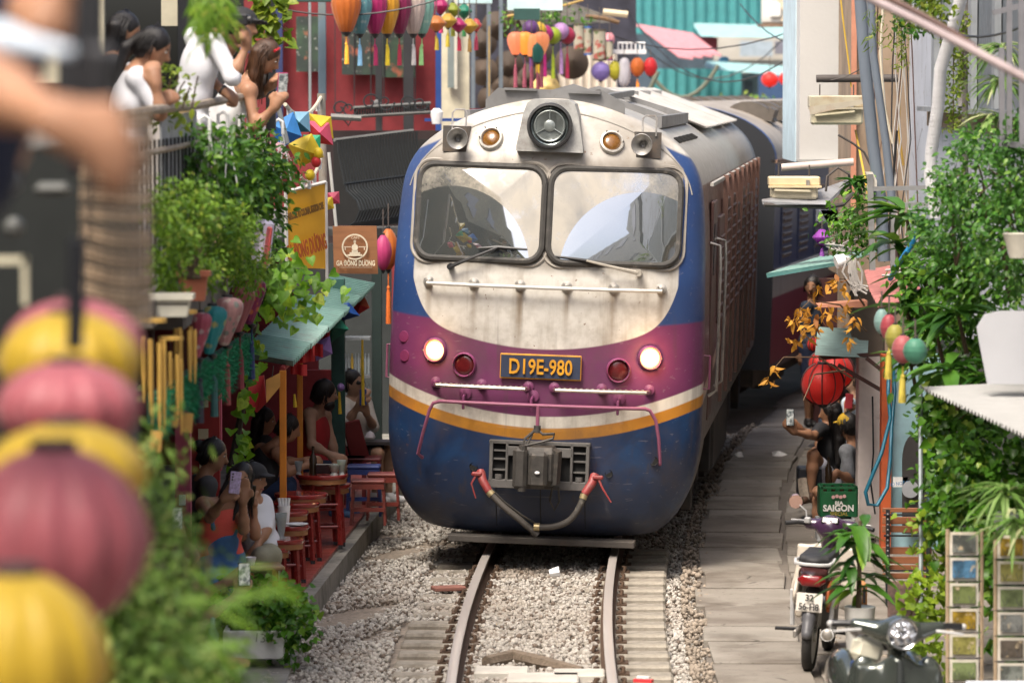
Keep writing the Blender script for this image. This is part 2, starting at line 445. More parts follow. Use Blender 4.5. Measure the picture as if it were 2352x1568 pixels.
# ballast: real stones
def stones(name,pts,r0,r1,mat,parent=None):
    ico=bpy.data.meshes.new('t');
    t_=(1+5**.5)/2
    B=np.array([(-1,t_,0),(1,t_,0),(-1,-t_,0),(1,-t_,0),(0,-1,t_),(0,1,t_),(0,-1,-t_),(0,1,-t_),(t_,0,-1),(t_,0,1),(-t_,0,-1),(-t_,0,1)])/1.9
    T=np.array([(0,11,5),(0,5,1),(0,1,7),(0,7,10),(0,10,11),(1,5,9),(5,11,4),(11,10,2),(10,7,6),(7,1,8),(3,9,4),(3,4,2),(3,2,6),(3,6,8),(3,8,9),(4,9,5),(2,4,11),(6,2,10),(8,6,7),(9,8,1)])
    rg=np.random.RandomState(5);N=len(pts);V=B[None]*(1+rg.uniform(-.28,.28,(N,12,1)))
    sc_=rg.uniform(r0,r1,(N,1,1))*rg.uniform(.65,1.25,(N,1,3));V=V*sc_
    a=rg.uniform(0,6.28,N);c_,s_=np.cos(a),np.sin(a);x=V[:,:,0]*c_[:,None]-V[:,:,1]*s_[:,None];y=V[:,:,0]*s_[:,None]+V[:,:,1]*c_[:,None]
    b_=rg.uniform(-.8,.8,N);cb,sb=np.cos(b_)[:,None],np.sin(b_)[:,None];z=V[:,:,2]*cb-y*sb;y=V[:,:,2]*sb+y*cb
    V=np.stack([x,y,z],2)+np.array(pts)[:,None,:]
    Fq=(T[None]+(np.arange(N)*12)[:,None,None]).reshape(-1,3)
    me=bpy.data.meshes.new(name);me.vertices.add(N*12);me.vertices.foreach_set('co',V.reshape(-1))
    me.loops.add(len(Fq)*3);me.loops.foreach_set('vertex_index',Fq.reshape(-1));me.polygons.add(len(Fq));me.polygons.foreach_set('loop_start',np.arange(0,len(Fq)*3,3));me.polygons.foreach_set('loop_total',np.full(len(Fq),3))
    me.update(calc_edges=True);me.materials.append(mat);return link(name,me,parent)
ms=Mat('ballast_stone');ge=ms.nt.nodes.new('ShaderNodeNewGeometry');rr=E(ms.nt,ge.outputs['Random Per Island'])
kk=ms.mix(rr,(.31,.285,.255),(.58,.55,.50));kk=ms.mix((rr-.80)*9,kk,(.13,.10,.08));kk=ms.mix(((ms.xyz()[0]-.25).abs()*-1+.85).mx(0)*(ms.noise(.8,4,off=1)-.3).mx(0)*1.2,kk,(.17,.12,.085));kk=ms.mix((ms.noise(1.1,4,off=4)-.52)*3.5,kk,(.26,.20,.15));ms.col(kk);ms.set(rough=.9)
def bedz(o):
    if o<-1.02:return .012+.03*math.sin(o*5)
    if o<-.62:return-.02
    if o<.45:return .03-.02*abs(o)
    if o<1.0:return-.085
    return-.07
pts=[]
rg=random.Random(3)
while len(pts)<62000:
    Y=26.5+24*rg.random()**1.5;lw=-2.0 if Y<31 else-1.75
    o=rg.uniform(-1.85,1.42);q=tp(o,Y)
    if abs(abs(o)-.535)<.06:continue
    z=bedz(o)
    if-1.02<o<-.62:z=.0 if Y<29.5 else-.045 if Y<32 else .01
    if o<-.6 and(math.sin(Y*1.3+o*2)+math.sin(Y*3.1-o*5)>.9):z-=.045
    pts.append((q.x,q.y,z-.03+rg.random()*.03))
bal=kind(stones('ballast',pts,.009,.0235,ms.m),'stuff')
mb_=M('ballast_bed',(.30,.25,.20),.95,var=.3,scale=25,bump=1,bs=60,dirt=(.12,.1,.08))
b=MB();ys=[20+i for i in range(36)];offs=[-2.2,-1.7,-1.2,-.62,-.5,0,.45,.55,1.0,1.3]
for i,Y in enumerate(ys):
    for o in offs:b.v.append(tuple(tp(o,Y,bedz(o)-.045)))
b.f=[(i*10+j,i*10+j+1,(i+1)*10+j+1,(i+1)*10+j)for i in range(35)for j in range(9)];b.m=[0]*len(b.f)
kind(b.build('ballast_bed',mb_,smooth='all'),'structure')
# loose things between the rails: broken timber and concrete pads of the foot crossing
mw=M('weathered_timber',(.17,.13,.095),.9,var=.35,scale=8,stretch=(1,8,8),bump=.6,bs=30)
for(u0,u1,v,mt,nm,lab)in((1090,1215,1535,M('pad_concrete',(.5,.47,.42),.9,bump=.5),'concrete_slab','pale concrete slab between the rails, left of the gap'),(1270,1390,1541,M('pad_concrete',(.5,.47,.42)),'concrete_slab','pale concrete slab between the rails, beside the right rail'),(1165,1330,1552,M('pad_concrete',(.5,.47,.42)),'concrete_slab','pale concrete slab at the bottom edge between the rails')):
    a,c=G(u0,v,.07),G(u1,v,.07);t=thing(nm,lab,'slab',((a.x+c.x)/2,a.y,0),'slabs of the crossing between the rails')
    MB().box(((a.x+c.x)/2,a.y,.035),(c.x-a.x,.32 if v<1550 else .4,.07),rot=rz(rnd.uniform(-.03,.03)),bev=.012).build('slab',mt,t)
a=G(1117,1508,.08);c=G(1320,1525,.08)
t=thing('timber_beam','broken grey timber beam lying across between the rails','beam',((a.x+c.x)/2,a.y,0))
bb_=MB();bb_.tube([a+vec((0,0,-.04)),G(1180,1509,.05),G(1230,1519,.05),c+vec((.05,0,-.05))],[.05,.06,.055,.035],7);bb_.build('beam',mw,t)
t=tag(MB().tube([P(1262,1330,34.0)+vec((0,0,.05)),P(1285,1326,34.0)+vec((0,0,.05))],[.03,.045],8).build('plastic_cup',M('cup_white',(.85,.85,.85),.3),smooth=True),'white plastic cup dropped on the ballast','cup')
t=tag(MB().box(G(1030,1350,.05),(.26,.15,.035),rot=rz(.3),bev=.008).build('brick_fragment',M('brick_red',(.25,.11,.085),.9,bump=.5)),'broken red brick lying on the ballast left of the track','brick')
t=tag(MB().box(G(1478,1562,.09),(.13,.05,.02),rot=rz(-.35)).build('snack_wrapper',M('wrap',(.7,.05,.06),.4)),'red and white wrapper at the bottom edge on the sleeper ends','litter')
t=tag(MB().box(G(1478,1555,.10),(.09,.03,.02),rot=rz(-.35)).build('paper_scrap',M('cup_white',(.85,.85,.85),.3)),'small white paper scrap on the bottom sleeper end','litter')
# right pavement: irregular slabs, curving with the track
m_slab=Mat('pavement_concrete');_n1=m_slab.noise(2.2,6);_n2=m_slab.noise(1.3,8,off=3,dist=.4);_n3=m_slab.noise(22,5,off=5);_oi=m_slab.nt.nodes.new('ShaderNodeObjectInfo')
_v=m_slab.voro(.9,'DISTANCE_TO_EDGE',(1,1.6,1))+(_n3-.5)*.03
_k=m_slab.mix((_n1-.35)*2.2,(.23,.21,.18),(.33,.30,.26));_k=m_slab.mix((_n2-.46).mx(0)*5,_k,(.12,.10,.08));_k=m_slab.mix(E(m_slab.nt,_oi.outputs['Random'])*.5,_k,(.17,.145,.12));_k=m_slab.mix((_n3-.62).mx(0)*6,_k,(.08,.065,.05));_k=m_slab.mix(_v.lt(.006,.006)*_n1.gt(.55,.05)*.7,_k,(.03,.025,.02));m_slab.col(_k);m_slab.set(rough=.88);m_slab.bump(_n3+_v.lt(.012,.01)*-.8,.5,.01);m_slab=m_slab.m
m_base=M('pavement_base',(.15,.13,.11),.95,bump=.6)
b=MB();vs=[]
ys=[22+i for i in range(60)]
for Y in ys:vs+=[tp(1.24,Y,-.02),tp(4.6,Y,-.02),tp(4.6,Y,-.4),tp(1.24,Y,-.4)]
b.add(vs,[(i*4+k,(i+1)*4+k,(i+1)*4+(k+1)%4,i*4+(k+1)%4)for i in range(59)for k in range(4)])
pav=kind(b.build('pavement',m_base),'structure','cracked concrete slab path on the right of the track')
cols=[(1.25,1.98),(2.0,2.78),(2.8,3.6)]
for ci,(o0,o1)in enumerate(cols):
    Y=23+ci*.37
    while Y<62:
        L_=rnd.uniform(.7,1.35);j=[rnd.uniform(-.03,.03)for _ in range(6)];zt=.012+rnd.uniform(-.008,.008)
        e0=o0+(rnd.uniform(-.06,.05)if ci==0 else j[0]*.2)
        o2=o1+rnd.uniform(-.05,.012);top=[tp(e0,Y+j[2]+.01,zt),tp(o2,Y+j[3]*.5+.01,zt),tp(o2+j[4],Y+L_-.012,zt),tp(e0+j[1]*.6,Y+L_-.012,zt)]
        bb_=MB();ms_=len(top);cin=sum(top,vec((0,0,0)))/4;top=[p+(cin-p).normalized()*(.012+rnd.random()*.02)for p in top];bot=[p-vec((0,0,.06))for p in top]
        tin=[p+(cin-p).normalized()*.016+vec((0,0,.004))for p in top]
        bb_.add(tin+top+bot,[(0,1,2,3)]+[(i,4+i,4+(i+1)%4,(i+1)%4)for i in range(4)]+[(4+i,8+i,8+(i+1)%4,4+(i+1)%4)for i in range(4)])
        bb_.build('slab',m_slab,pav);Y+=L_
# rubble along the pavement edge
pts=[]
for _ in range(1500):
    Y=27+24*rg.random()**1.4;o=1.12+rg.random()**2*.22;q=tp(o,Y);pts.append((q.x,q.y,-.04+rg.random()*.05))
for _ in range(500):
    Y=27+14*rg.random();q=tp(2.2+rg.random()*1.1,Y);pts.append((q.x,q.y,.005))
kind(stones('edge_rubble',pts,.008,.028,M('rubble',(.3,.25,.2),.95,var=.4,scale=20)),'stuff')
# left: grey paving at the bottom, platform with red tiles
m_pv=M('grey_paver',(.30,.29,.27),.85,var=.15,bump=.3,dirt=(.14,.13,.11),da=.45,rv=.25)
lp=MB();lp.box((-3.2,26.6,-.09),(4.0-.5,7.0,.14));fp=kind(lp.build('footpath',m_base),'structure','grey paved strip below the balcony at bottom left')
for i in range(9):
    for j in range(6):
        x0=-1.55-j*.52;y0=27.0+i*.36
        if x0<-3.6:continue
        MB().box((x0-.25,y0+.17,-.005),(.50,.345,.03),bev=.006,rot=rz(rnd.uniform(-.01,.01))).build('paver',m_pv,fp)
PE0=Vector((-1.6,30.7,0));PE1=Vector((-.80,47.5,0));pd=(PE1-PE0).normalized();pn=Vector((-pd.y,pd.x,0))
PZ=.2
m_kerb=M('kerb_concrete',(.26,.25,.22),.9,bump=.5,dirt=(.09,.09,.07),da=.5)
b=MB();a=PE0;c=PE1
b.prism([a+vec((0,0,-.2)),c+vec((0,0,-.2)),c+pn*3.4+vec((0,0,-.2)),a+pn*3.4+vec((0,0,-.2))][::-1],(0,0,PZ+.17+.0))
plat=kind(b.build('platform',m_kerb),'structure','raised cafe platform with red tiles along the track')
m_tile=M('red_tile',(.36,.07,.05),.35,var=.18,scale=5,dirt=(.22,.10,.08),da=.5,ds=3,rv=.25)
i=0
for jy in range(58):
    for jx in range(8):
        if jy*.245>14.5:continue
        if jx>5 and jy>24:continue
        q=PE0+pd*(.02+jy*.25+.12)+pn*(.10+jx*.25+.125)
        MB().box((q.x,q.y,PZ-.012),(.244,.244,.03),rot=rz(math.atan2(pd.y,pd.x)-math.pi/2),bev=.003).build('tile',m_tile,plat);i+=1
# ---------------------------------------------------------------- the locomotive (local: x right, y backwards along the train, z up from the rail head)
LOC=Vector((.190,35.0,RH));LROT=(0,R(1.8),-R(5.1))
loco=thing('diesel_locomotive','purple, white and blue diesel locomotive numbered D19E-980 coming along the narrow street','locomotive',(0,0,0))
OUTR=[(0,3.83),(.30,3.80),(.62,3.71),(.88,3.59),(1.06,3.47),(1.18,3.35),(1.26,3.2),(1.30,3.0),(1.325,2.6),(1.34,2.0),(1.35,1.6),(1.345,1.2),(1.335,.92),(1.28,.62),(1.20,.43),(1.09,.29),(.94,.20),(.6,.165),(0,.16)]
def smooth_out(pts,m=7):
    pts=[Vector((x,0,z))for x,z in pts];o=[]
    for i in range(len(pts)-1):
        p0=pts[max(i-1,0)]if i>0 else Vector((-pts[1].x,0,pts[1].z));p1,p2=pts[i],pts[i+1]
        p3=pts[i+2]if i+2<len(pts)else Vector((-pts[-2].x,0,pts[-2].z))
        for k in range(m):
            t=k/m;o.append(.5*((2*p1)+(p2-p0)*t+(2*p0-5*p1+4*p2-p3)*t*t+(3*p1-p0-3*p2+p3)*t**3))
    o.append(pts[-1]);return o
OUT=smooth_out(OUTR);OUT=OUT+[Vector((-p.x,0,p.z))for p in OUT[-2:0:-1]]
OC=Vector((0,0,1.9));OA=[math.atan2(p.x,p.z-OC.z)for p in OUT]
def outr(ang):
    n=len(OUT);a=ang%(2*math.pi)
    A=[q%(2*math.pi)for q in OA]
    lo,hi=0,n-1
    for i in range(n):
        a0,a1=A[i],A[(i+1)%n]if i<n-1 else 2*math.pi
        if a0<=a<=a1:
            t=0 if a1==a0 else(a-a0)/(a1-a0)
            p=OUT[i].lerp(OUT[(i+1)%n],t);return(p-OC).length
    return 1.35
ND=.62
def slope(z):return .20*max(0,z-2.35)+.16*max(0,1.0-z)**1.4
def nosey(x,z):
    d=math.hypot(x,z-OC.z)
    if d<1e-6:return 0
    r_=min(1,d/outr(math.atan2(x,z-OC.z)))
    # plan-wise rounding across the width on top of the rim rounding
    return ND*(1-(max(0,1-r_**5))**.5)*.55+.16*(x/1.35)**2+slope(z)
def NP(x,z,out=0.0):return Vector((x,nosey(x,z)-out,z))
# paint -----------------------------------------------------------
pm=Mat('loco_paint');X_,Y_,Z_=pm.xyz();ax=X_.abs();x2=X_*X_
fr=Y_.lt(.80,.02)
whiteb=x2*.19+1.75+(ax*(1/1.10)).pw(12)*.22
white=(Z_.gt(whiteb,.012)*ax.lt(((Z_-3.27).mx(0)*-.9+1.13),.012)).mx(Z_.gt(ax*-.42+3.86,.02)*Z_.gt(3.30,.02))
blue=Z_.gt(x2*.04+1.935,.02)
st1=Z_.lt(x2*.16+1.19,.01);st2=Z_.lt(x2*.16+1.093,.01);st3=Z_.lt(x2*.16+.998,.01)
cw,cb,cp,co,cn=(.60,.575,.53),(.022,.058,.18),(.155,.034,.105),(.50,.22,.025),(.013,.036,.10)
big=pm.noise(1.6,6,off=1);fine=pm.noise(14,6,off=2);strk=pm.noise(9,6,(1,1,.10),off=5)
wcol=pm.mix((fine-.42)*3.0,cw,(.47,.44,.39));wcol=pm.mix((strk-.52)*3.2,wcol,(.28,.235,.18));wcol=pm.mix((Z_.gt(2.75,.5))*(big-.36).mx(0)*3.6,wcol,(.30,.275,.24))
wcol=pm.mix((pm.voro(9)*-1+.16).mx(0)*3.5*(big-.45).mx(0)*3.0,wcol,(.20,.13,.08))
k=pm.mix(blue,pm.mix((big-.4)*2,cp,(.11,.026,.075)),pm.mix((big-.42)*2.5,cb,(.035,.05,.13)))
k=pm.mix(st1,k,pm.mix((strk-.5)*3,(.66,.62,.55),(.33,.28,.22)));k=pm.mix(st2,k,pm.mix((big-.45)*3,co,(.45,.17,.03)))
k=pm.mix(st3,k,pm.mix((pm.noise(2.2,7,off=9,dist=.6)-.5)*5.0,cn,(.014,.062,.17)))
_px=((X_+.99)*(1/.396)+.5)._op('FRACT')-.5
_st=(_px.abs()*.396).lt(.022,.03)*Z_.lt(2.25,.02)*((Z_-1.78)*2.6).mn(1).mx(0)*ax.lt(1.05)
_wd=((ax-.572).abs()-.545).mx((Z_-2.862).abs()-.388)
_ru=_wd.lt(.075,.09)*(strk*.9+.25)
wcol=pm.mix((_st*(strk*1.2)).mn(.7),wcol,(.20,.14,.085));wcol=pm.mix(_ru.mn(.75),wcol,(.17,.145,.115))
_rs=(pm.noise(24,4,off=15).gt(.69,.02))*big.gt(.45,.1);wcol=pm.mix(_rs*.8,wcol,(.16,.085,.045))
k=pm.mix(white,k,wcol)
_g2=(pm.noise(.9,8,rough=.7,off=21)-.50).mx(0)*3.2+(pm.noise(12,5,(1,1,.06),off=22)-.60).mx(0)*4;k=pm.mix((_g2*Z_.lt(1.95,.5)).mn(.45),k,(.075,.055,.05))
_sc=(pm.noise(30,3,(.05,1,1),off=23)-.66).mx(0)*9;k=pm.mix(_sc.mn(.16),k,(.42,.38,.36))
grime=((Z_*-1+1.0).mx(0)*1.0*(big+.05)).mn(.75);k=pm.mix(grime,k,(.055,.05,.048))
chip=(pm.noise(5,10,rough=.75,off=12)-.64).mx(0)*14;k=pm.mix(chip.mn(.8)*Z_.lt(1.6,.6),k,(.16,.08,.045))
# sides: dull brown-red upper, pale swoosh, grey skirt
sw=(Y_*.085+1.22);sidec=pm.mix((strk-.4)*2.5,(.13,.055,.042),(.055,.032,.03))
sidec=pm.mix(Z_.lt(2.0,.02)*(Y_*-1+6.5).mn(1).mx(0),sidec,pm.mix((big-.3)*2,(.12,.032,.055),(.075,.035,.038)))
sidec=pm.mix(Z_.lt(sw+.12,.02),sidec,pm.mix((big-.35)*2,(.52,.42,.34),(.33,.25,.19)));sidec=pm.mix(Z_.lt(sw,.02),sidec,pm.mix((strk-.35)*2,(.14,.12,.10),(.06,.055,.05)))
sidec=pm.mix(Z_.gt(3.13,.01),sidec,pm.mix((strk-.35)*2,(.36,.35,.33),(.24,.225,.20)))
k=pm.mix(fr,sidec,k)
pm.col(k);pm.set(rough=(fine-.5)*.5+.46,coat=.08,spec=.45);pm.bump(pm.noise(3,3,off=6),.08,.02)
PAINT=pm.m
# nose shell: polar grid
b=MB();RG=[0.0,.12,.25,.38,.5,.6,.7,.78,.85,.9,.94,.965,.985,.996,1.0];n=len(OUT);vs=[]
for r_ in RG:
    for p in OUT:
        q=OC+(p-OC)*r_;vs.append((q.x,ND*(1-max(0,1-r_**5)**.5)*.55+.16*(q.x/1.35)**2+slope(q.z),q.z))
for yb in(.75,1.6):vs+=[(p.x,max(yb,slope(p.z)+ND*.55+.16+.02),p.z)for p in OUT]
R_=len(RG)+2
b.add(vs,[(i*n+k_,(i+1)*n+k_,(i+1)*n+(k_+1)%n,i*n+(k_+1)%n)for i in range(R_-1)for k_ in range(n)])
nose=b.build('cab_nose',PAINT,loco,smooth='all')
sq=[OC+(p-OC)*.945 for p in OUT if p.z>3.12];sq=sorted(sq,key=lambda p:p.x);MB().tube([NP(p.x,p.z,.002)for p in sq],.007,5).build('roof_seam',M('seam_grey',(.30,.28,.25),.6),loco,smooth=True)
for(x0_,z0_,x1_,z1_)in((-.36,.60,.40,.60),(-.36,.60,-.36,.24),(.02,.58,.02,.24),(.40,.60,.40,.24)):MB().tube([NP(x0_+(x1_-x0_)*i/8,z0_+(z1_-z0_)*i/8,-.001)for i in range(9)],.005,4).build('panel_seam',M('seam_dark',(.02,.022,.028),.7),loco)
for sx in(-1,1):
    for i in range(2):MB().lathe([(0,0),(.05,0),(.046,.012),(0,.014)],NP(-1.20+i*.012,1.80-i*.16,0),16,(-.5,-1,0)).build('blank_cover',M('cover_purple',(.17,.025,.085),.5),loco,smooth=True)if sx<0 else None
# body behind the nose
BL=15.0;BO=[p for p in OUT if p.z>.9];idx0=max(range(len(BO)),key=lambda i:(BO[i].x>0)*(4-BO[i].z))
BOs=sorted([p for p in OUT if p.z>.9],key=lambda p:math.atan2(p.x,p.z-OC.z))
b=MB();n=len(BOs)
ys_=[1.58]+[1.6+(BL-1.6)*i/16 for i in range(1,17)]
vs=[(p.x*.999,y,p.z-(.0 if p.z<3.15 else .005))for y in ys_ for p in BOs]
b.add(vs,[(i*n+k_,i*n+(k_+1)%n,(i+1)*n+(k_+1)%n,(i+1)*n+k_)for i in range(len(ys_)-1)for k_ in range(n)]+[tuple((len(ys_)-1)*n+k_ for k_ in range(n))])
b.build('body_side',PAINT,loco,smooth='all')
# conformal rounded-rectangle patch on the nose
def rrect(cx,cz,hw,hh,r,n=6,skew=0):
    o=[]
    for(sx,sz,a0)in((1,1,0),(-1,1,90),(-1,-1,180),(1,-1,270)):
        for i in range(n+1):
            a=R(a0+90*i/n);o.append((cx+sx*(hw-r)+r*math.cos(a),cz+sz*(hh-r)+r*math.sin(a)))
    return o
def patch(poly,out,rings=6):
    cx=sum(p[0]for p in poly)/len(poly);cz=sum(p[1]for p in poly)/len(poly);b=MB();n=len(poly)
    for i in range(rings+1):
        t=i/rings
        for(x,z)in poly:b.v.append(tuple(NP(cx+(x-cx)*t,cz+(z-cz)*t,out)))
    b.f=[(i*n+k_,(i+1)*n+k_,(i+1)*n+(k_+1)%n,i*n+(k_+1)%n)for i in range(rings)for k_ in range(n)];b.m=[0]*len(b.f);return b
rub=M('window_rubber',(.045,.042,.038),.7,var=.3,scale=12,dirt=(.25,.22,.18),da=.42,ds=9)
def glassmat(sx):
    m=Mat('windscreen_glass');x,y,z=m.xyz()
    px,pz=sx*.80,2.40
    d=((x-px)*(x-px)+(z-pz)*(z-pz)).sqrt()
    wiped=d.lt(.675,.006)*z.gt(2.46,.004)*(x*sx).lt(1.4)
    n1=m.noise(6,6,off=2);n2=m.noise(40,3,off=4);n3=m.noise(3,8,(1,1,.4),off=9,dist=1)
    inner=(x*sx*-1+.86).mn(.5).mx(0)*2.0 # dust thickest towards the centre post
    dust=(inner*.52+.44+(n1-.5)*1.3+(n2-.5)*.7+(n3-.5)*.6).mx(.08).mn(.88)*(wiped*-1+1).mx(0)+wiped*.09
    m.col(m.mix((n3-.4)*3.2,(.40,.36,.29),(.22,.21,.19)));m.set(rough=.75)
    gl=m.nt.nodes.new('ShaderNodeBsdfGlossy');gl.inputs['Roughness'].default_value=.03;gl.inputs['Color'].default_value=(.80,.84,.88,1)
    dk=m.nt.nodes.new('ShaderNodeBsdfDiffuse');dk.inputs[0].default_value=(.03,.045,.05,1)
    mx=m.nt.nodes.new('ShaderNodeMixShader');mx.inputs[0].default_value=.62;m.nt.links.new(dk.outputs[0],mx.inputs[1]);m.nt.links.new(gl.outputs[0],mx.inputs[2])
    m2=m.nt.nodes.new('ShaderNodeMixShader');m.nt.links.new(dust.k,m2.inputs[0]);m.nt.links.new(mx.outputs[0],m2.inputs[1]);m.nt.links.new(m.b.outputs[0],m2.inputs[2])
    m.nt.links.new(m2.outputs[0],m.nt.nodes['Material Output'].inputs[0]);return m.m
for sx in(-1,1):
    poly=rrect(sx*.572,2.862,.545,.388,.14)
    w=patch(poly,.030,10).build('windscreen',glassmat(sx),loco,smooth='all')
    f=MB();f.tube([NP(x,z,.02)for x,z in poly]+[NP(*poly[0],.02)],.030,8);f.build('window_seal',rub,w,smooth=True)
    f=MB();pp=[(x+(x-sx*.575)*.085,z+(z-2.862)*.10)for x,z in poly];f.tube([NP(x,z,.002)for x,z in pp]+[NP(*pp[0],.002)],.016,6)
    f.build('window_trim',M('trim_grey',(.33,.30,.26),.7),w,smooth=True)
    # wipers
    bx,bz=sx*.80,2.41
    if sx<0:e0,e1,mid=(-.57,2.57),(-.15,2.575),(-.40,2.585)
    else:e0,e1,mid=(.06,2.53),(.50,2.46),(.36,2.50)
    wp=MB();wp.tube([NP(bx,bz,.03),NP(bx,bz,.07),NP((bx+mid[0])/2,(bz+mid[1])/2,.10),NP(*mid,.07)],[.016,.018,.013,.009],6)
    wp.cyl(NP(bx,bz,0),NP(bx,bz,.085),.028)
    wo=wp.build('wiper_arm',M('black_metal',(.03,.03,.032),.45,metal=.4)if sx<0 else M('pale_arm',(.35,.32,.27),.6),loco,smooth=True)
    MB().tube([NP(*e0,.035),NP(*mid,.045),NP(*e1,.035)],[.008,.016,.008],6).build('wiper_blade',M('black_metal',(.03,.03,.032)),wo,smooth=True)
steel=M('dull_steel',(.42,.40,.37),.45,metal=.7,var=.2,scale=20,dirt=(.14,.09,.06),da=.45,ds=8)
alum=M('cast_housing',(.40,.40,.385),.6,metal=.2,var=.2,scale=12,bump=.4,bs=70,dirt=(.22,.2,.18),da=.45,ds=7)
# top headlight
hy=-.02
poly=[(-.285,3.385),(.285,3.385),(.285,3.42),(.235,3.70),(.20,3.79),(.15,3.82),(-.15,3.82),(-.20,3.79),(-.235,3.70),(-.285,3.42)]
h=MB();yb=nosey(0,3.39)-.10
h.prism([(x,yb+.05*(z-3.385),z)for x,z in poly],(0,.45,0));ho=h.build('headlight_housing',alum,loco)
c=Vector((0,yb-.01,3.60));ax_=(0,-1,.0)
MB().lathe([(.150,-.01),(.188,-.01),(.195,.03),(.188,.055),(.172,.06),(.160,.03),(.155,.0)],c,40,ax_).build('lamp_ring',M('black_rubber',(.035,.035,.036),.55),ho,smooth=True)
MB().lathe([(.0,.012),(.05,.012),(.11,.018),(.14,.03),(.158,.04),(.158,.01),(0,.0)],c,40,ax_).build('reflector',M('reflector_glass',(.16,.19,.19),.12,metal=.7,var=.5,scale=22),ho,smooth=True)
lr=MB();lr.lathe([(.118,.045),(.126,.052),(.134,.045)],c,36,ax_);lr.lathe([(.02,.05),(.05,.052),(.035,.06),(.01,.06)],c,18,ax_)
for a in(90,210,330):lr.cyl(c+vec((.03*math.cos(R(a)),-.05,.03*math.sin(R(a)))),c+vec((.13*math.cos(R(a)),-.05,.13*math.sin(R(a)))),.005,n=5)
lr.build('bulb_holder',M('pale_ring',(.28,.31,.30),.35,metal=.5),ho,smooth=True)
def ringlamp(x,z,ro,ri,mring,mlens,name,dome=.03,emis=None,par=None):
    c=NP(x,z,.0);d=(NP(x+.05,z)-NP(x-.05,z)).cross(NP(x,z+.05)-NP(x,z-.05));d=d if d.y<0 else-d
    r_=MB().lathe([(ro,-.03),(ro,.012),(ro*.93,.03),(ri*1.08,.035),(ri,.02),(ri*.98,-.01)],c,30,d);ro_=r_.build(name,mring,loco,smooth=True)
    dn=d.normalized();bb=MB()
    for a in range(0,360,60):bb.cyl(c+dn*.02+vec((math.cos(R(a)),0,math.sin(R(a))))*(ro*.88),c+dn*.04+vec((math.cos(R(a)),0,math.sin(R(a))))*(ro*.88),.006,n=6)
    bb.build('ring_bolt',M('bolt_dark',(.1,.09,.08),.6),ro_)['kind']='stuff'
    MB().lathe([(ri*1.02,.0),(ri*.9,dome*.55),(ri*.6,dome*.85),(ri*.3,dome*.97),(.001,dome)],c,26,d).build('lens',mlens,ro_,smooth=True)
    return c,dn
amber=M('amber_lens',(.17,.07,.008),.25,var=.15,scale=30,coat=.3,dirt=(.20,.10,.03),da=.5,ds=14)
for sx in(-1,1):
    ringlamp(sx*.515,3.475,.108,.078,M('white_ring',(.5,.48,.44),.5,metal=.3,dirt=(.2,.17,.13)),amber,'marker_light',.035)
    # horns
    c=NP(sx*.815,3.47,0);bt=MB().box(c+vec((0,.0,-.005)),(.215,.02+.12,.215),rot=rz(sx*.25)).build('horn_plate',M('horn_dark',(.07,.065,.06),.6,dirt=(.2,.13,.08)),loco)
    hb=MB().lathe([(.0,.0),(.045,.02),(.05,.09),(.055,.115),(.07,.14),(.088,.165),(.092,.172),(.088,.176),(.06,.15),(.035,.12),(.022,.06),(.0,.05)],c-vec((sx*.02,.05,.0)),24,(-.05*sx-.04,-1,0));hb.build('horn',M('horn_metal',(.38,.37,.35),.42,metal=.75,dirt=(.12,.1,.08),da=.4,ds=12),loco,smooth=True)
    p=c+vec((0,-.06,.07));MB().tube([p+vec((-.04,0,0)),p+vec((-.045,.03,.14)),p+vec((-.02,.05,.17)),p+vec((.06,.05,.17)),p+vec((.075,.04,.15)),p+vec((.075,0,0))],.008,6).build('horn_pipe',steel,loco,smooth=True)
# white handrail with six stand-offs
wr=M('white_paint_metal',(.62,.60,.55),.5,dirt=(.3,.24,.18),da=.42,ds=10)
MB().tube([NP(-1.0+i*.1,2.265-.0*i,.075)for i in range(21)],.0155,8).build('handrail',wr,loco,smooth=True)
for i in range(6):
    x=-.99+i*.396;q=MB();q.lathe([(.0,-.01),(.048,-.01),(.048,.012),(.02,.02),(.016,.07),(.0,.07)],NP(x,2.275,0),16,(0,-1,0))
    for a in(45,135,225,315):q.cyl(NP(x+.034*math.cos(R(a)),2.275+.034*math.sin(R(a)),.01),NP(x+.034*math.cos(R(a)),2.275+.034*math.sin(R(a)),.02),.006,n=6)
    q.build('handrail_bracket',steel,loco,smooth=True)
# lit headlights and tail lights
for sx in(-1,1):
    m=Mat('lit_lens');m.b.inputs['Emission Color'].default_value=(1,.78,.42,1);_r=m.xyz();_dd=((_r[0].abs()-.915)*(_r[0].abs()-.915)+(_r[2]-1.705)*(_r[2]-1.705)).sqrt();m.set(es=_dd.lt(.058,.03)*8.0+1.5);_k=m.mix(_dd.lt(.055,.05),(1,.48,.08),(1,.82,.5));m.nt.links.new(_k,m.b.inputs['Emission Color']);
    c,dn=ringlamp(sx*.915,1.705,.106,.086,M('purple_ring',(.22,.05,.13),.45,dirt=(.1,.06,.06)),m.m,'headlight',.03)
    for q_ in kids(bpy.data.objects['headlight']if 'headlight' in bpy.data.objects else loco):pass
    lo=bpy.data.objects.new('headlight_lamp',bpy.data.lights.new('headlight_lamp','POINT'));sc.collection.objects.link(lo);lo.parent=loco
    lo.data.energy=3.2 if sx>0 else 1.5;lo.data.color=(1,.55,.18);lo.data.shadow_soft_size=.05;lo.location=c+dn*.16
    ringlamp(sx*.655,1.595,.106,.088,M('purple_ring',(.22,.05,.13)),M('red_lens',(.085,.008,.010),.22,var=.3,scale=9,coat=.25,dirt=(.2,.07,.06),da=.42,ds=10),'tail_light',.022)
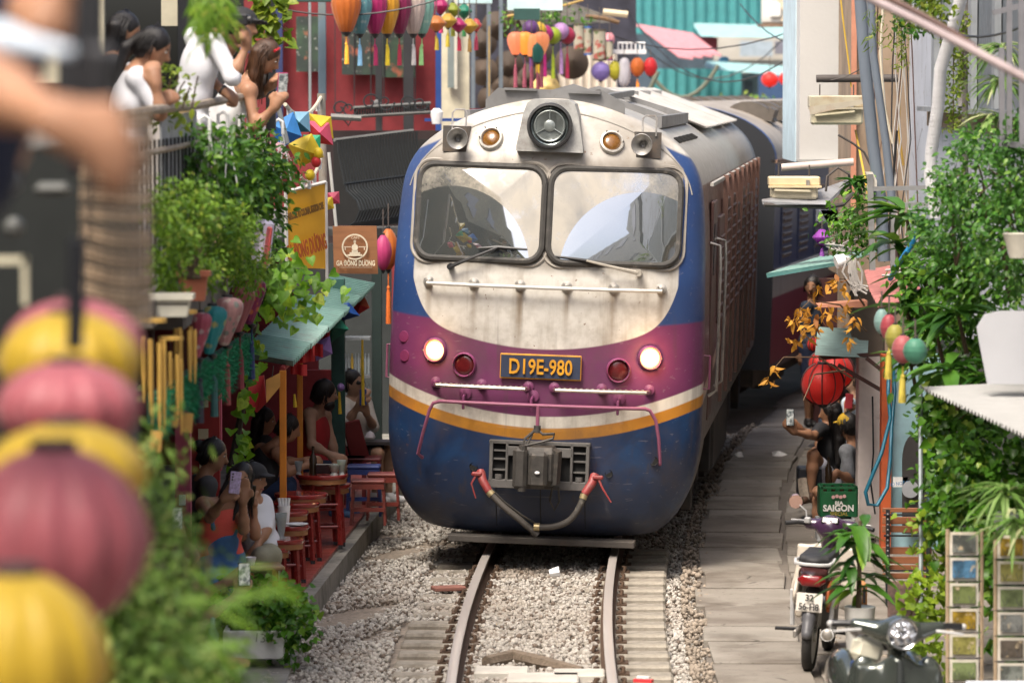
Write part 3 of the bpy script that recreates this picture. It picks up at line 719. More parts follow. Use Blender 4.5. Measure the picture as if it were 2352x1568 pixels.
# number plate
def tx(s,size,mat,parent,loc,rot,name='number_text',depth=.006,sx=1.0,font=None,align='CENTER',bold=0):
    cu=bpy.data.curves.new(name,'FONT');cu.body=s;cu.size=size;cu.extrude=depth;cu.align_x=align;cu.align_y='CENTER';cu.offset=bold;cu.resolution_u=3
    o=bpy.data.objects.new(name,cu);sc.collection.objects.link(o);bpy.context.view_layer.update()
    me=bpy.data.meshes.new_from_object(o);bpy.data.objects.remove(o);me.materials.clear();me.materials.append(mat)
    t=link(name,me,parent);t.location=loc;t.rotation_euler=rot;t.scale=(sx,1,1);return t
py=nosey(0,1.6)-.03
orange=M('plate_orange',(.62,.29,.02),.45,dirt=(.3,.14,.03))
pl=MB().box((0,py+.012,1.605),(.69,.03,.208),bev=.004).build('number_plate',orange,loco)
MB().box((0,py-.005,1.605),(.675,.01,.185)).build('plate_ground',M('plate_navy',(.03,.04,.075),.5),pl)
tx('D19E-980',.176,orange,pl,(0,py-.018,1.600),(math.pi/2,0,0),'plate_number',.008,.76,bold=.0028)
# purple step bars
pur=M('purple_metal',(.17,.04,.11),.5,dirt=(.13,.05,.06),da=.45,ds=9)
for x0,x1 in((-.90,-.10),(.12,.92)):
    st=MB();st.tube([NP(x0,1.425,.05),NP(x0+.02,1.425,.13),NP((x0+x1)/2,1.425,.135),NP(x1-.02,1.425,.13),NP(x1,1.425,.05)],.017,8)
    so=st.build('step_bar',M('worn_steel',(.62,.56,.48),.32,metal=.9,dirt=(.25,.12,.12),da=.4,ds=12),loco,smooth=True)
    tr=MB()
    n_=16;[tr.box(NP(x0+.05+(x1-x0-.1)*i/(n_-1),1.438,.10),(.018,.07,.012))for i in range(n_)];tr.build('tread',steel,so)
    for x in(x0+.0,(x0+x1)/2,x1-.0):
        MB().lathe([(0,-.01),(.045,-.01),(.045,.02),(.018,.03),(.014,.09),(0,.09)],NP(x,1.44,0),14,(0,-1,0)).build('step_bracket',pur,loco,smooth=True)
# pink coupling rod
pk=M('pink_rod',(.27,.085,.15),.5,dirt=(.16,.07,.07),da=.45,ds=12)
rod=[NP(-1.0,.80,.05),NP(-1.03,.84,.13),NP(-.985,1.02,.16),NP(-.93,1.22,.17),NP(-.90,1.275,.17),NP(-.84,1.295,.17)]+[NP(-.8+i*.2,1.295,.17)for i in range(9)]+[NP(.90,1.295,.17),NP(.94,1.28,.17),NP(.99,1.20,.17),NP(1.02,1.05,.17),NP(1.035,.84,.14),NP(1.03,.82,.05)]
MB().tube(rod,.015,8).build('uncoupling_rod',pk,loco,smooth=True)
for x in(-.64,-.06,.67):
    q=MB();q.lathe([(0,-.01),(.052,-.01),(.052,.02),(0,.03)],NP(x,1.36,0),14,(0,-1,0));q.tube([NP(x,1.36,.02),NP(x,1.34,.16),NP(x,1.27,.165),NP(x,1.24,.15)],.012,6);q.build('rod_hanger',pur,loco,smooth=True)
q=MB();q.tube([NP(.0,1.295,.17),NP(0,1.13,.17)],.016,8);q.build('rod_lever',pk,loco,smooth=True)
dk=M('dark_iron',(.06,.055,.05),.65,metal=.3,var=.3,scale=14,bump=.5,bs=60,dirt=(.14,.12,.10),da=.45,ds=9)
q=MB();q.tube([NP(0,1.13,.17),NP(-.03,1.08,.2),NP(-.10,1.02,.24),NP(-.11,.96,.26),NP(.04,1.0,.26),NP(.14,1.03,.24),NP(.15,1.07,.22),NP(.05,1.06,.2),NP(0,1.1,.18)],.012,6);q.tube([NP(-.04,1.06,.2),NP(-.09,.95,.25),NP(-.07,.9,.3)],.012,6);q.lathe([(0,-.03),(.03,-.03),(.03,.03),(0,.03)],NP(0,1.10,.18),10);q.build('coupler_linkage',dk,loco,smooth=True)
# coupler pocket
gy=M('pocket_grey',(.11,.105,.10),.7,var=.2,bump=.4,dirt=(.05,.045,.04),da=.5)
yf=nosey(0,.85)
pk_=MB()
x0,x1,z0,z1=-.395,.425,.655,.96
for(cx,cz,w_,h_)in((.015,z1+.012,.86,.03),(.015,z0-.03,.86,.07),(x0-.0,.81,.03,.34),(x1,.81,.03,.34),(x0+.135,.81,.022,.34),(x1-.135,.81,.022,.34),(.015,.90,.56,.08)):pk_.box((cx,yf-.035,cz),(w_,.10,h_),bev=.004)
for xx in(x0+.068,x1-.068):
    for zz in(.74,.83,.90):pk_.box((xx,yf-.03,zz),(.12,.07,.014))
    pk_.cyl((xx,yf-.055,.665),(xx,yf-.055,.70),.032,n=8)
pko=pk_.build('coupler_pocket',gy,loco)
MB().box((.015,yf+.0,.81),(.80,.06,.30)).build('pocket_recess',M('pocket_black',(.012,.012,.012),.9),pko)
cp_=MB();cp_.box((.02,yf-.19,.80),(.34,.36,.32),bev=.05);cp_.box((-.12,yf-.37,.79),(.12,.14,.35),bev=.03);cp_.box((.03,yf-.38,.78),(.16,.10,.30),bev=.03);cp_.prism([(.10,yf-.30,.64),(.19,yf-.38,.66),(.20,yf-.38,.93),(.10,yf-.30,.96)],(.02,.14,0));cp_.cyl((-.10,yf-.40,.60),(-.10,yf-.40,.98),.035,n=10);cp_.box((-.17,yf-.12,.80),(.05,.2,.2),bev=.02)
cpo=cp_.build('coupler',dk,loco);MB().ell((.03,yf-.44,.76),(.022,.012,.014),8,5).build('paint_fleck',M('cup_white',(.85,.85,.85)),cpo)
# hoses
redc=M('red_cock',(.27,.04,.04),.5,dirt=(.17,.07,.06),da=.5,ds=14);hos=M('rubber_hose',(.07,.062,.054),.65,bump=.3,dirt=(.3,.28,.24),da=.4,ds=16);brass=M('brass_band',(.5,.40,.22),.4,metal=.6)
for sx,sh in((-1,0),(1,0)):
    a=NP(sx*.50,.70,.03);c=NP(sx*.46,.65,.17)if sx<0 else NP(.47,.66,.17)
    q=MB();q.tube([a,(a+c)/2+vec((0,-.02,.03)),c,c+vec((-sx*.06,-.02,-.09))],[.03,.04,.038,.034],9);q.tube([c+vec((sx*.05,0,.05)),c+vec((sx*.09,-.03,-.03)),c+vec((sx*(.05 if sx<0 else .17),-.03,-.15))],[.012,.009,.006],6);q.box(c+vec((sx*.05,0,.05)),(.09,.05,.035),bev=.01);q.build('air_cock',redc,loco,smooth=True)
    s0=c+vec((-sx*.06,-.02,-.09))
    end=Vector((-.005,yf-.16,.285))if sx>0 else Vector((.03,yf-.14,.215))
    pth=bez(s0,s0+(vec((.16,-.03,-.16))if sx<0 else vec((-.06,-.04,-.22))),end+(vec((-.25,0,.20))if sx<0 else vec((.26,0,-.01))),end,16)
    ho_=MB().tube(pth,.027,9).build('brake_hose',hos,loco,smooth=True)
    MB().tube(pth[:2],.033,9).build('hose_clamp',brass,ho_,smooth=True);MB().tube(pth[-2:],.034,9).build('hose_clamp',brass if sx>0 else dk,ho_,smooth=True)
ch=[NP(-.40,.60,.20),NP(-.28,.48,.2),NP(-.12,.36,.2),NP(0,.29,.2)]
MB().tube(ch,.010,5).build('chain',dk,loco);MB().tube([NP(.14,.62,.2),NP(.12,.5,.22),NP(.16,.42,.22),NP(.20,.5,.22),NP(.19,.62,.2)],.009,5).build('chain',dk,loco)
for(x,z,r_)in((.975,.845,.03),(-.555,.745,.028),(.60,.73,.026)):MB().lathe([(0,.0),(r_,.0),(r_*1.25,.006),(r_*1.3,-.005)],NP(x,z,.0),16,(0,-1,.0)).build('access_hole',M('pocket_black',(.012,.012,.012)),loco)
MB().box((.03,.33,.125),(1.60,.26,.055),bev=.006).build('rail_guard',M('guard_dark',(.07,.062,.055),.8,dirt=(.12,.09,.07)),loco)
for z in(2.13,2.05):pass
pale_=M('gutter_pale',(.35,.33,.30),.6)
for sx in(-1,1):
    MB().tube([(sx*1.34,.72,1.42),(sx*1.40,.72,1.42),(sx*1.40,.72,1.70),(sx*1.34,.72,1.70)],.011,6).build('grab_handle',pk,loco,smooth=True)
    # side door, rails, louvres, windows
    for y in(1.55,2.75):MB().tube([(sx*1.335,y,2.62),(sx*1.42,y,2.60),(sx*1.43,y,2.4),(sx*1.43,y,1.35),(sx*1.36,y,1.3)],.014,7).build('door_handrail',steel,loco,smooth=True)
    dr=MB().box((sx*1.335,2.15,2.02),(.03,.82,1.9),bev=.008).build('cab_door',M('side_brown',(.085,.04,.034),.5,var=.3,dirt=(.07,.05,.045)),loco)
    MB().box((sx*1.352,2.15,2.55),(.01,.5,.45)).build('door_window',M('dark_glass',(.02,.022,.025),.12),dr)
    for i in range(8):
        y=3.6+i*1.35;fr_=MB().box((sx*1.33,y,2.35),(.05,1.05,1.15 if i%3 else .9),bev=.01).build('louvre_panel',M('side_brown',(.085,.04,.034)),loco)
        lv=MB();[lv.box((sx*1.358,y,1.86+j*.105),(.018,.92,.05),rot=ry(sx*.35))for j in range(10 if i%3 else 8)]
        lv.build('louvre',M('louvre_metal',(.12,.06,.048),.6,metal=.1,var=.4,scale=2),fr_)
        MB().box((sx*1.35,y+.675,2.1),(.05,.045,2.1)).build('side_rib',M('rib_brown',(.16,.085,.065),.5),loco)
    MB().box((sx*1.325,8.2,3.12),(.03,13.0,.03)).build('gutter',pale_,loco)
# roof: front deflector, walkway frames, fan grilles, humps
rg_=M('roof_grey',(.22,.22,.22),.55,metal=.4,dirt=(.12,.1,.085),da=.45);pale=M('roof_pale',(.40,.39,.37),.6,var=.15,dirt=(.2,.18,.16),da=.45,stretch=(1,.2,1))
q=MB();q.prism([(-.60,.62,3.70),(-.60,.62,3.80),(-.50,.62,3.90),(.42,.62,3.90),(.60,.62,3.80),(.60,.62,3.70)],(0,.03,0));q.box((-.30,.60,3.895),(.28,.05,.02));q.box((.25,.60,3.885),(.28,.05,.02));q.build('roof_deflector',rg_,loco)
q=MB()
for sx in(-1,1):
    q.prism([(0,2.6,3.95),(0,2.6,3.86),(sx*.84,2.6,3.60),(sx*.84,2.6,3.70)],(0,.05,0));q.prism([(sx*.84,1.2,3.70),(sx*.84,6.0,3.70),(sx*.84,6.0,3.60),(sx*.84,1.2,3.60)],(.05,0,0));q.prism([(sx*.3,1.0,3.86),(sx*.3,6.0,3.90),(sx*.3,6.0,3.85),(sx*.3,1.0,3.80)],(.05,0,0))
q.prism([(0,5.9,3.93),(-.84,5.9,3.70),(-.84,5.9,3.62),(0,5.9,3.9)],(0,.05,0));q.prism([(0,5.9,3.93),(.84,5.9,3.70),(.84,5.9,3.62),(0,5.9,3.9)],(0,.05,0));q.build('roof_frame',rg_,loco)
for i in range(3):
    y0=6.3+i*2.85
    for sx in(-1,1):
        q=MB();q.corr((sx*.05,y0+2.7,3.90),(sx*.05,y0,3.90),(sx*1.05,y0+2.7,3.56),.012,.12);q.build('roof_hatch',pale,loco)
q=MB();[q.box((sx*1.03,1.0+j*.14,3.50),(.07,.035,.02),rot=ry(sx*.5))for j in range(26)if j%5 for sx in(-1,1)];q.build('roof_vent_slots',M('pocket_black',(.012,.012,.012)),loco)['kind']='stuff'
for i in range(6):
    q=MB();y0=1.7+i*2.2;q.box((.0,y0,3.86),(.5,.06,.05));q.build('roof_strap',rg_,loco)
# under frame
uf=M('underframe',(.055,.05,.045),.85,bump=.5,dirt=(.12,.09,.07))
for(y0,y1)in((2.2,5.2),(10.0,13.0)):
    q=MB();[q.box((sx*1.02,(y0+y1)/2,.52),(.16,y1-y0,.34),bev=.03)for sx in(-1,1)]
    [q.box((sx*1.08,y0+.6+j*.9,.45),(.16,.34,.40),bev=.03)for sx in(-1,1)for j in range(3)];bg=q.build('bogie',uf,loco)
    for j in range(3):
        for sx in(-1,1):MB().cyl((sx*.50,y0+.6+j*.9,.42),(sx*.62,y0+.6+j*.9,.42),.42,n=24).build('wheel',dk,bg)
MB().box((0,7.6,.5),(2.5,3.6,.62),bev=.08).build('fuel_tank',uf,loco)
[MB().box((sx*1.18,y,.62),(.10,.16,.7),bev=.01).build('step_ladder',uf,loco)for sx in(-1,1)for y in(1.9,5.6,9.6,13.6)]
MB().box((0,8,.80),(2.3,13.6,.24)).build('chassis',uf,loco)
loco.location=LOC;loco.rotation_euler=LROT;loco.scale=(.98,1,1)
# ---------------------------------------------------------------- coaches
cm=Mat('coach_paint');x,y,z=cm.xyz();st=cm.noise(8,5,(1,1,.15));bg_=cm.noise(2,5)
k=cm.mix((st-.4)*2,(.014,.022,.06),(.008,.012,.028));k=cm.mix(z.lt(1.72,.02),k,cm.mix((st-.4)*2,(.30,.25,.19),(.18,.14,.10)));k=cm.mix(z.lt(1.42,.02),k,cm.mix((st-.4)*2,(.16,.018,.028),(.09,.016,.022)))
k=cm.mix(z.lt(.62,.02),k,(.07,.05,.045));k=cm.mix(z.gt(3.02,.02),k,cm.mix((bg_-.35)*2.5,(.36,.32,.27),(.20,.165,.13)));k=cm.mix(z.gt(2.95,.01)*y.lt(.16,.01),k,(.012,.05,.18));k=cm.mix(y.lt(.004,.002),k,(.018,.020,.024));cm.col(k);cm.set(rough=.5)
def coach(pos,hd,label,L=18.0):
    t=thing('passenger_coach',label,'coach',(0,0,0),'coaches behind the locomotive')
    o=[]
    for i in range(25):
        a=math.pi*i/24;o.append((1.36*math.cos(a),3.05+.68*math.sin(a)**.9))
    o=[(1.36,.55),(1.37,1.8)]+o+[(-1.37,1.8),(-1.36,.55)];n=len(o);q=MB();ys=[0,.35]+[L*j/6 for j in range(1,7)]
    q.add([(x,y,z)for y in ys for x,z in o],[(i*n+k_,(i+1)*n+k_,(i+1)*n+(k_+1)%n,i*n+(k_+1)%n)for i in range(len(ys)-1)for k_ in range(n)]+[tuple(range(n)),tuple((len(ys)-1)*n+k_ for k_ in range(n-1,-1,-1))]);q.build('coach_body',cm.m,t,smooth=True)
    wl=M('shutter_brown',(.13,.095,.07),.6)
    for sx in(-1,1):
        for j in range(9):
            y0=1.1+j*1.75;w=MB().box((sx*1.372,y0,2.28),(.03,.95,.96),bev=.008).build('window',M('window_frame_navy',(.025,.03,.06),.5),t)
            q=MB();[q.box((sx*1.392,y0,1.90+k_*.085),(.02,.80,.05),rot=ry(sx*.5))for k_ in range(10)];q.build('shutter',wl,w)
        MB().box((sx*1.40,L/2,1.74),(.05,L-.2,.05)).build('waist_rail',M('coach_rail',(.4,.36,.3),.6),t)
        MB().box((sx*1.34,L/2,3.06),(.08,L,.04)).build('gutter',M('roof_rust',(.2,.12,.08),.8),t)
        for j in range(11):
            yv=1.6+j*1.15;q=MB();sec=[]
            for i in range(9):
                a=R(10+150*i/8);sec.append((sx*(.80+.34*math.cos(a)),yv,3.46+.30*math.sin(a)))
            q.prism(sec,(0,.34,0));q.prism([(sx*1.10,yv-.04,3.50),(sx*1.14,yv-.04,3.66),(sx*1.06,yv-.04,3.70)],(0,.42,0));q.build('roof_ventilator',M('vent_metal',(.10,.085,.07),.6,dirt=(.07,.06,.05)),t)
    for yb in(3.0,L-3.0):
        q=MB();[q.box((sx*.95,yb,.38),(.2,2.2,.4),bev=.04)for sx in(-1,1)];q.build('bogie',uf,t)
    MB().box((0,L/2,.45),(2.2,L-1,.3)).build('chassis',uf,t)
    t.location=pos;t.rotation_euler=(0,R(1.5),-hd);return t
coach((tcx(50.9)+.03,50.9,RH),thd(60.2),'blue and red coach with louvred windows directly behind the locomotive')
# ---------------------------------------------------------------- lantern and flag builders
blackm=M('black_paint',(.02,.02,.022),.5,var=.3)
goldm=M('gold_thread',(.5,.33,.04),.6)
cordm=M('cord',(.10,.08,.07),.8)
PROF={
 'balloon':[(.16,-.5),(.22,-.47),(.33,-.3),(.46,-.05),(.5,.12),(.48,.28),(.40,.40),(.26,.48),(.14,.5)],
 'diamond':[(.10,-.5),(.14,-.48),(.30,-.28),(.5,-.02),(.5,.03),(.30,.28),(.14,.48),(.10,.5)],
 'vase':[(.17,-.5),(.19,-.47),(.26,-.3),(.38,-.05),(.48,.2),(.5,.32),(.46,.42),(.30,.49),(.18,.5)],
 'round':[(.12,-.46),(.22,-.42),(.35,-.33),(.45,-.18),(.5,0),(.45,.18),(.35,.33),(.22,.42),(.12,.46)],
 'onion':[(.12,-.5),(.20,-.46),(.38,-.30),(.49,-.08),(.5,.06),(.44,.24),(.30,.38),(.16,.48),(.10,.5)],
 'oval':[(.12,-.5),(.26,-.46),(.40,-.34),(.48,-.15),(.5,0),(.48,.15),(.40,.34),(.26,.46),(.12,.5)]}
def clothmat(name,c,trans=.35,pat=None,rough=.5,emis=0,pscale=16):
    if name in _mc:return _mc[name]
    m=Mat(name);n=m.noise(3,3);k=m.mix((n-.35)*2,tuple(x*.8 for x in c),tuple(min(1,x*1.15)for x in c))
    k=m.mix((m.noise(40,3,(1,1,.1))-.5)*1.5,k,tuple(x*.6 for x in c))
    if pat:
        v=m.voro(pscale);k=m.mix(v.lt(.30,.1)*.9,k,pat[0])
        if len(pat)>1:k=m.mix(m.noise(pscale*.6,5,off=5).gt(.57,.04)*.85,k,pat[1])
    m.col(k);m.set(rough=rough,sheen=.25);t=m.nt.nodes.new('ShaderNodeBsdfTranslucent');m.nt.links.new(k,t.inputs[0])
    x=m.nt.nodes.new('ShaderNodeMixShader');x.inputs[0].default_value=trans;m.nt.links.new(m.b.outputs[0],x.inputs[1]);m.nt.links.new(t.outputs[0],x.inputs[2])
    if emis:m.b.inputs['Emission Color'].default_value=(c[0],c[1]*.8,c[2]*.5,1);m.set(es=emis)
    m.nt.links.new(x.outputs[0],m.nt.nodes['Material Output'].inputs[0]);_mc[name]=m.m;return m.m
def lantern(kind_,p,w,h,mat,label,tassel=None,tl=.25,ribs=12,amp=.05,hang=.25,group=None,rings=0,cap=None,tilt=None):
    """p: centre of the shade; parts: shade, cap, hanging cord, tassel"""
    p=vec(p);t=thing('lantern',label,'lantern',p,group);cap=cap or blackm
    pr=[(r*w,z*h)for r,z in PROF[kind_]]
    if rings:
        o=[]
        for i in range(rings*2+1):
            q=i/(rings*2);zz=pr[0][1]+(pr[-1][1]-pr[0][1])*q
            for(r0,z0),(r1,z1)in zip(pr,pr[1:]):
                if z0<=zz<=z1+1e-6:o.append(((r0+(r1-r0)*(zz-z0)/max(1e-6,z1-z0))*(1.0 if i%2 else .91),zz));break
        pr=o;ribs=0
    MB().lathe(pr,p,26,tilt,ribs,amp).build('shade',mat,t,smooth='all')
    for s_,i in((1,-1),(-1,0)):r0=pr[i][0];MB().lathe([(r0*.6,0),(r0*1.06,0),(r0*1.0,s_*.05*h),(r0*.5,s_*.05*h)]if s_>0 else[(r0*.2,-.10*h),(r0*.95,-.04*h),(r0*1.06,0),(r0*.6,.005)],p+vec((0,0,pr[i][1])),14).build('cap',cap,t,smooth=True)
    if hang:MB().tube([p+vec((0,0,pr[-1][1])),p+vec((0,0,pr[-1][1]+hang))],.006,5).build('hanging_cord',cordm,t)
    if tassel is not None:
        b=MB();z0=pr[0][1]-.08*h;b.tube([p+vec((0,0,z0)),p+vec((0,0,z0-.3*tl))],.006,5);b.ell(p+vec((0,0,z0-.3*tl)),(.016,.016,.022),8,5)
        b.lathe([(.012,-.32*tl),(.020,-.4*tl),(.026,-tl),(.004,-tl)][::-1],p+vec((rnd.uniform(-.01,.01),0,z0)),8);b.build('tassel',tassel,t,smooth=True)
    return t
def kite(p,w,h,c1,c2,label,rot=0.0,group='diamond kite pennants over the left side'):
    """four-sided folded diamond of coloured cloth"""
    p=vec(p);t=thing('pennant',label,'pennant',p,group);M3=ry(rot)
    A=[vec((-w/2,0,0)),vec((0,-.30*w,.0)),vec((w/2,0,0)),vec((0,.3*w,0))];top=vec((0,0,h/2));bot=vec((0,0,-h/2))
    A=[p+M3@q for q in A];top=p+M3@top;bot=p+M3@bot
    MB().add([*A,top],[(0,1,4),(1,2,4),(2,3,4),(3,0,4)]).build('upper_cone',c1,t)
    MB().add([*A,bot],[(1,0,4),(2,1,4),(3,2,4),(0,3,4)]).build('lower_cone',c2,t);return t
def CL(n,c,**k):return clothmat('cloth_'+n,c,**k)
def TS(n,c):return M('tassel_'+n,c,.7,var=.25,scale=30)
def post(name,u0,v0,u1,v1,Y,w,mat,label,cat='post',d=None,group=None,Y2=None):
    a,b=P(u0,v0,Y),P(u1,v1,Y2 or Y);t=MB();L=(a-b);m3=L.to_track_quat('Z','Y').to_matrix()@rz(0);t.box((a+b)/2,(w,d or w,L.length),rot=None if abs(L.x)<.05 and not Y2 else m3,bev=.004)
    return tag(t.build(name,mat,loc=None),label,cat,group)
def panel(name,u0,v0,u1,v1,Y,th,mat,label=None,cat=None,parent=None,yaw=0.0,loc=True,bev=0):
    """upright slab whose front face fills the rectangle u0..u1, v0..v1 at distance Y"""
    a,b=P(u0,v0,Y),P(u1,v1,Y);c=(a+b)/2+vec((0,th/2,0));t=MB();t.box(c,(abs(b.x-a.x)/math.cos(yaw),th,abs(a.z-b.z)),rot=rz(yaw),bev=bev)
    o=t.build(name,mat,parent)
    if label:tag(o,label,cat)
    return o
# ---------------------------------------------------------------- left cafe building, lower floor
pink=M('pink_paint',(.50,.10,.17),.55,var=.12,dirt=(.25,.08,.09),da=.42,ds=5,bump=.2)
redw=M('red_wall',(.19,.018,.022),.75,var=.2,dirt=(.09,.018,.018),da=.42)
darkin=M('dark_interior',(.02,.018,.018),.9,var=.4)
orng=M('orange_paint',(.62,.22,.02),.55,dirt=(.35,.14,.04),da=.4,bump=.3)
grnp=M('green_post_paint',(.03,.10,.085),.6,dirt=(.02,.05,.045),da=.5)
cafe=thing('cafe_building','dark cafe ground floor with red walls behind the stools on the left','building',(-4,36,0))
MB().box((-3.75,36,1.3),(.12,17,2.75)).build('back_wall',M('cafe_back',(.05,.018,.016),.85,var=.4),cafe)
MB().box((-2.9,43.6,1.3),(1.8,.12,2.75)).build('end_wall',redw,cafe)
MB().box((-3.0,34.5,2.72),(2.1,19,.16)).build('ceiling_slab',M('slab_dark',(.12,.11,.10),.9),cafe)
panel('wall_panel',690,850,765,1100,40.5,.1,redw,parent=cafe);panel('wall_panel',440,880,505,1190,33.2,.08,M('crimson_board',(.33,.03,.03),.6),parent=cafe)
for(u0,v0,u1,v1)in((455,905,478,935),(455,985,478,1008),(458,1040,486,1075),(455,1020,470,1030)):panel('menu_card',u0,v0,u1,v1,33.15,.02,M('cream_card',(.62,.55,.38),.6),parent=cafe)
post('post',421,860,421,1260,31.0,.115,pink,'pink painted post at the near corner of the cafe',group='painted posts of the cafe')
post('post',495,830,495,1080,33.8,.10,pink,'second pink painted post, behind the man in the dark tee',group='painted posts of the cafe')
post('pipe_post',474,850,474,1060,33.6,.05,M('grey_pipe',(.22,.24,.25),.5),'grey pipe standing between the two pink posts','pipe')
post('wooden_post',648,850,652,1150,34.3,.055,orng,'orange wooden post nearest the awning corner',group='orange posts under the awning')
post('wooden_post',688,830,690,1090,36.6,.05,orng,'orange wooden post further back, by the bearded man',group='orange posts under the awning')
post('post',777,640,777,1130,39.0,.125,grnp,'dark green post beside the man in sunglasses',group='painted posts of the cafe')
post('post',864,600,868,1010,42.0,.10,M('black_green',(.015,.03,.028),.6),'black post close to the locomotive on the left',group='painted posts of the cafe')
t=panel('socket_box',411,1136,426,1160,30.92,.03,M('cup_white',(.85,.85,.85)),'small white socket box on the near pink post','socket')
t=thing('bottle_shelf','glass shelf of rows of water bottles in the far cafe bay','shelf',P(815,930,43.2))
for v in(775,862,925,965):panel('shelf_board',780,v,850,v+6,43.2,.3,M('grey_pipe',(.22,.24,.25)),parent=t)
for r_,(v0,v1)in enumerate(((812,860),(880,925),(925,964))):
    for i in range(9):
        a=P(786+i*7.6,v1-1,43.3);h=(v1-v0)/S(43.3);q=MB().lathe([(.0,0),(.013,0),(.013,h*.7),(.006,h*.85),(.006,h),(0,h)],a,8);q.build('bottle',M('water_bottle',(.45,.52,.55),.15,trans=.3)if i%3 else M('yellow_label',(.6,.4,.05),.4),t,smooth=True)
# awning
aw=thing('awning','pale green corrugated metal awning over the cafe tables','awning',P(700,740,36))
t1=P(745,632,39.5);t2=P(860,655,40.0);b1=P(552,812,34.6);b2=P(672,832,34.2)
tealroof=M('teal_sheet',(.20,.36,.32),.5,var=.12,dirt=(.20,.25,.23),da=.45,ds=3,rv=.1)
n=5
for i in range(n):
    f0,f1=i/n,(i+1)/n+.012
    MB().corr(t1.lerp(b1,f0),t1.lerp(b1,f1),t2.lerp(b2,f0),.030,.10,.003).build('roof_sheet',tealroof,aw)
MB().tube([t1+vec((-.1,0,-.06)),b1+vec((0,0,-.06))],.03,6).build('purlin',M('grey_pipe',(.22,.24,.25)),aw);MB().tube([t2.lerp(t1,.2)+vec((0,0,-.07)),b2.lerp(b1,.2)+vec((0,0,-.07))],.025,6).build('purlin',M('red_purlin',(.25,.03,.03),.6),aw)
# cloth squares, pennants and flags hung under the awning edge
redf,blf,grf,puf,yef,pif,whf,skf=CL('red',(.62,.025,.03)),CL('blue',(.02,.13,.55)),CL('green',(.02,.28,.17)),CL('purple',(.36,.22,.55)),CL('yellow',(.80,.60,.02)),CL('pink',(.75,.10,.20)),CL('white',(.72,.66,.66)),CL('sky',(.25,.52,.72))
for(u,v,w,h,Y,c1,c2,lab,r_)in((795,715,66,44,38.2,blf,M('dkblue',(.01,.05,.2),.6),'blue pennant under the far end of the awning',.3),(765,752,74,70,37.6,grf,M('dkgreen',(.01,.12,.08),.6),'green pennant hanging under the awning edge',.1),(742,800,50,66,36.8,puf,puf,'lilac pennant hanging under the awning edge',.5),(828,700,44,50,39.6,CL('orangered',(.5,.10,.03)),redf,'orange red pennant under the farthest awning corner',.3)):
    kite(P(u,v,Y),w/S(Y),h/S(Y),c1,c2,lab,r_,'pennants under the cafe awning')
for i,(u,v,w,h,Y)in enumerate(((700,818,46,36,35.6),(725,800,34,30,36.2),(742,775,30,30,36.9),(686,845,38,26,35.2))):
    c=P(u,v,Y);w/=S(Y);h/=S(Y);q=MB();n_=6;vs=[(c.x-w/2+w*k/n_,c.y+.04*math.sin(k*1.9+i),c.z+j*h/2-.15*w*k/n_*(1 if i%2 else-1))for j in(-1,1)for k in range(n_+1)]
    q.add(vs,[(k,k+1,n_+2+k,n_+1+k)for k in range(n_)]);tag(q.build('red_flag',redf,smooth='all'),('largest red cloth flag under the awning edge','red cloth flag below the lilac pennant row','upper red cloth flag by the green pennant','lowest red cloth flag at the near awning corner')[i],'flag','red flags under the awning')
t=thing('hanging_board','plain orange diamond shaped board hanging by the post','board',P(627,890,33.9));q=MB();q.prism([P(611,872,33.9),P(643,856,33.9),P(643,888,33.9),P(612,925,33.9)],(0,.015,0));q.build('board',M('orange_board',(.72,.38,.10),.6),t);MB().tube([P(625,866,33.9),P(628,840,33.9)],.004,5).build('string',cordm,t)
for(u,v0,v1,Y,c,lab)in((779,900,950,38.0,0,'yellow tassel hanging from the lilac ball'),(676,905,935,35.6,0,'yellow tassel hanging in the dark cafe doorway'),(832,780,930,38.8,0,'long yellow ribbon beside the green post')):
    a,b=P(u,v0,Y),P(u+2,v1,Y);tag(MB().tube([a,b],[.010,.018],7).build('tassel',TS('yellow',(.65,.45,.03))),lab,'tassel')
tag(MB().ell(P(783,889,38.0),.035,14,10).build('paper_ball',puf,smooth='all'),'small lilac paper ball above a yellow tassel','ornament')
redcloth=P(585,885,34.0);q=MB();q.prism([P(570,870,34),P(606,862,34.2),P(612,925,34),P(590,948,34.1),P(572,925,34)],(0,.05,0));tag(q.build('red_cloth',redf),'crumpled red cloth hanging behind the vine','cloth')
# moss fringe along the balcony edge
gm=leafmat('tinsel_green',(.008,.15,.08),(.02,.30,.16),(.05,.45,.27),.5,.2)
t=thing('artificial_grass','green artificial grass fringe under the balcony edge','grass fringe',P(470,890,31))
L=[]
for i in range(5200):
    q=rnd.random();u=365+215*q;top=905-140*q;bot=985-130*q+22*math.sin(q*20);v=top+(bot-top)*rnd.random();p=P(u,v,22.1+8.0*q*(.75+.25*q)+rnd.uniform(-.06,.06));L.append((p,rv()+vec((0,-.3,-.2)),rnd.uniform(.03,.06),rv()))
leaves(t,L,'strap',gm,0,.4,'tinsel');kids(t)
MB().prism([P(362,905,22.4),P(582,765,30.4),P(582,850,30.4),P(362,975,22.4)],(-.06,.05,0)).build('backing',M('dkgreen2',(.01,.06,.04),.9),t)
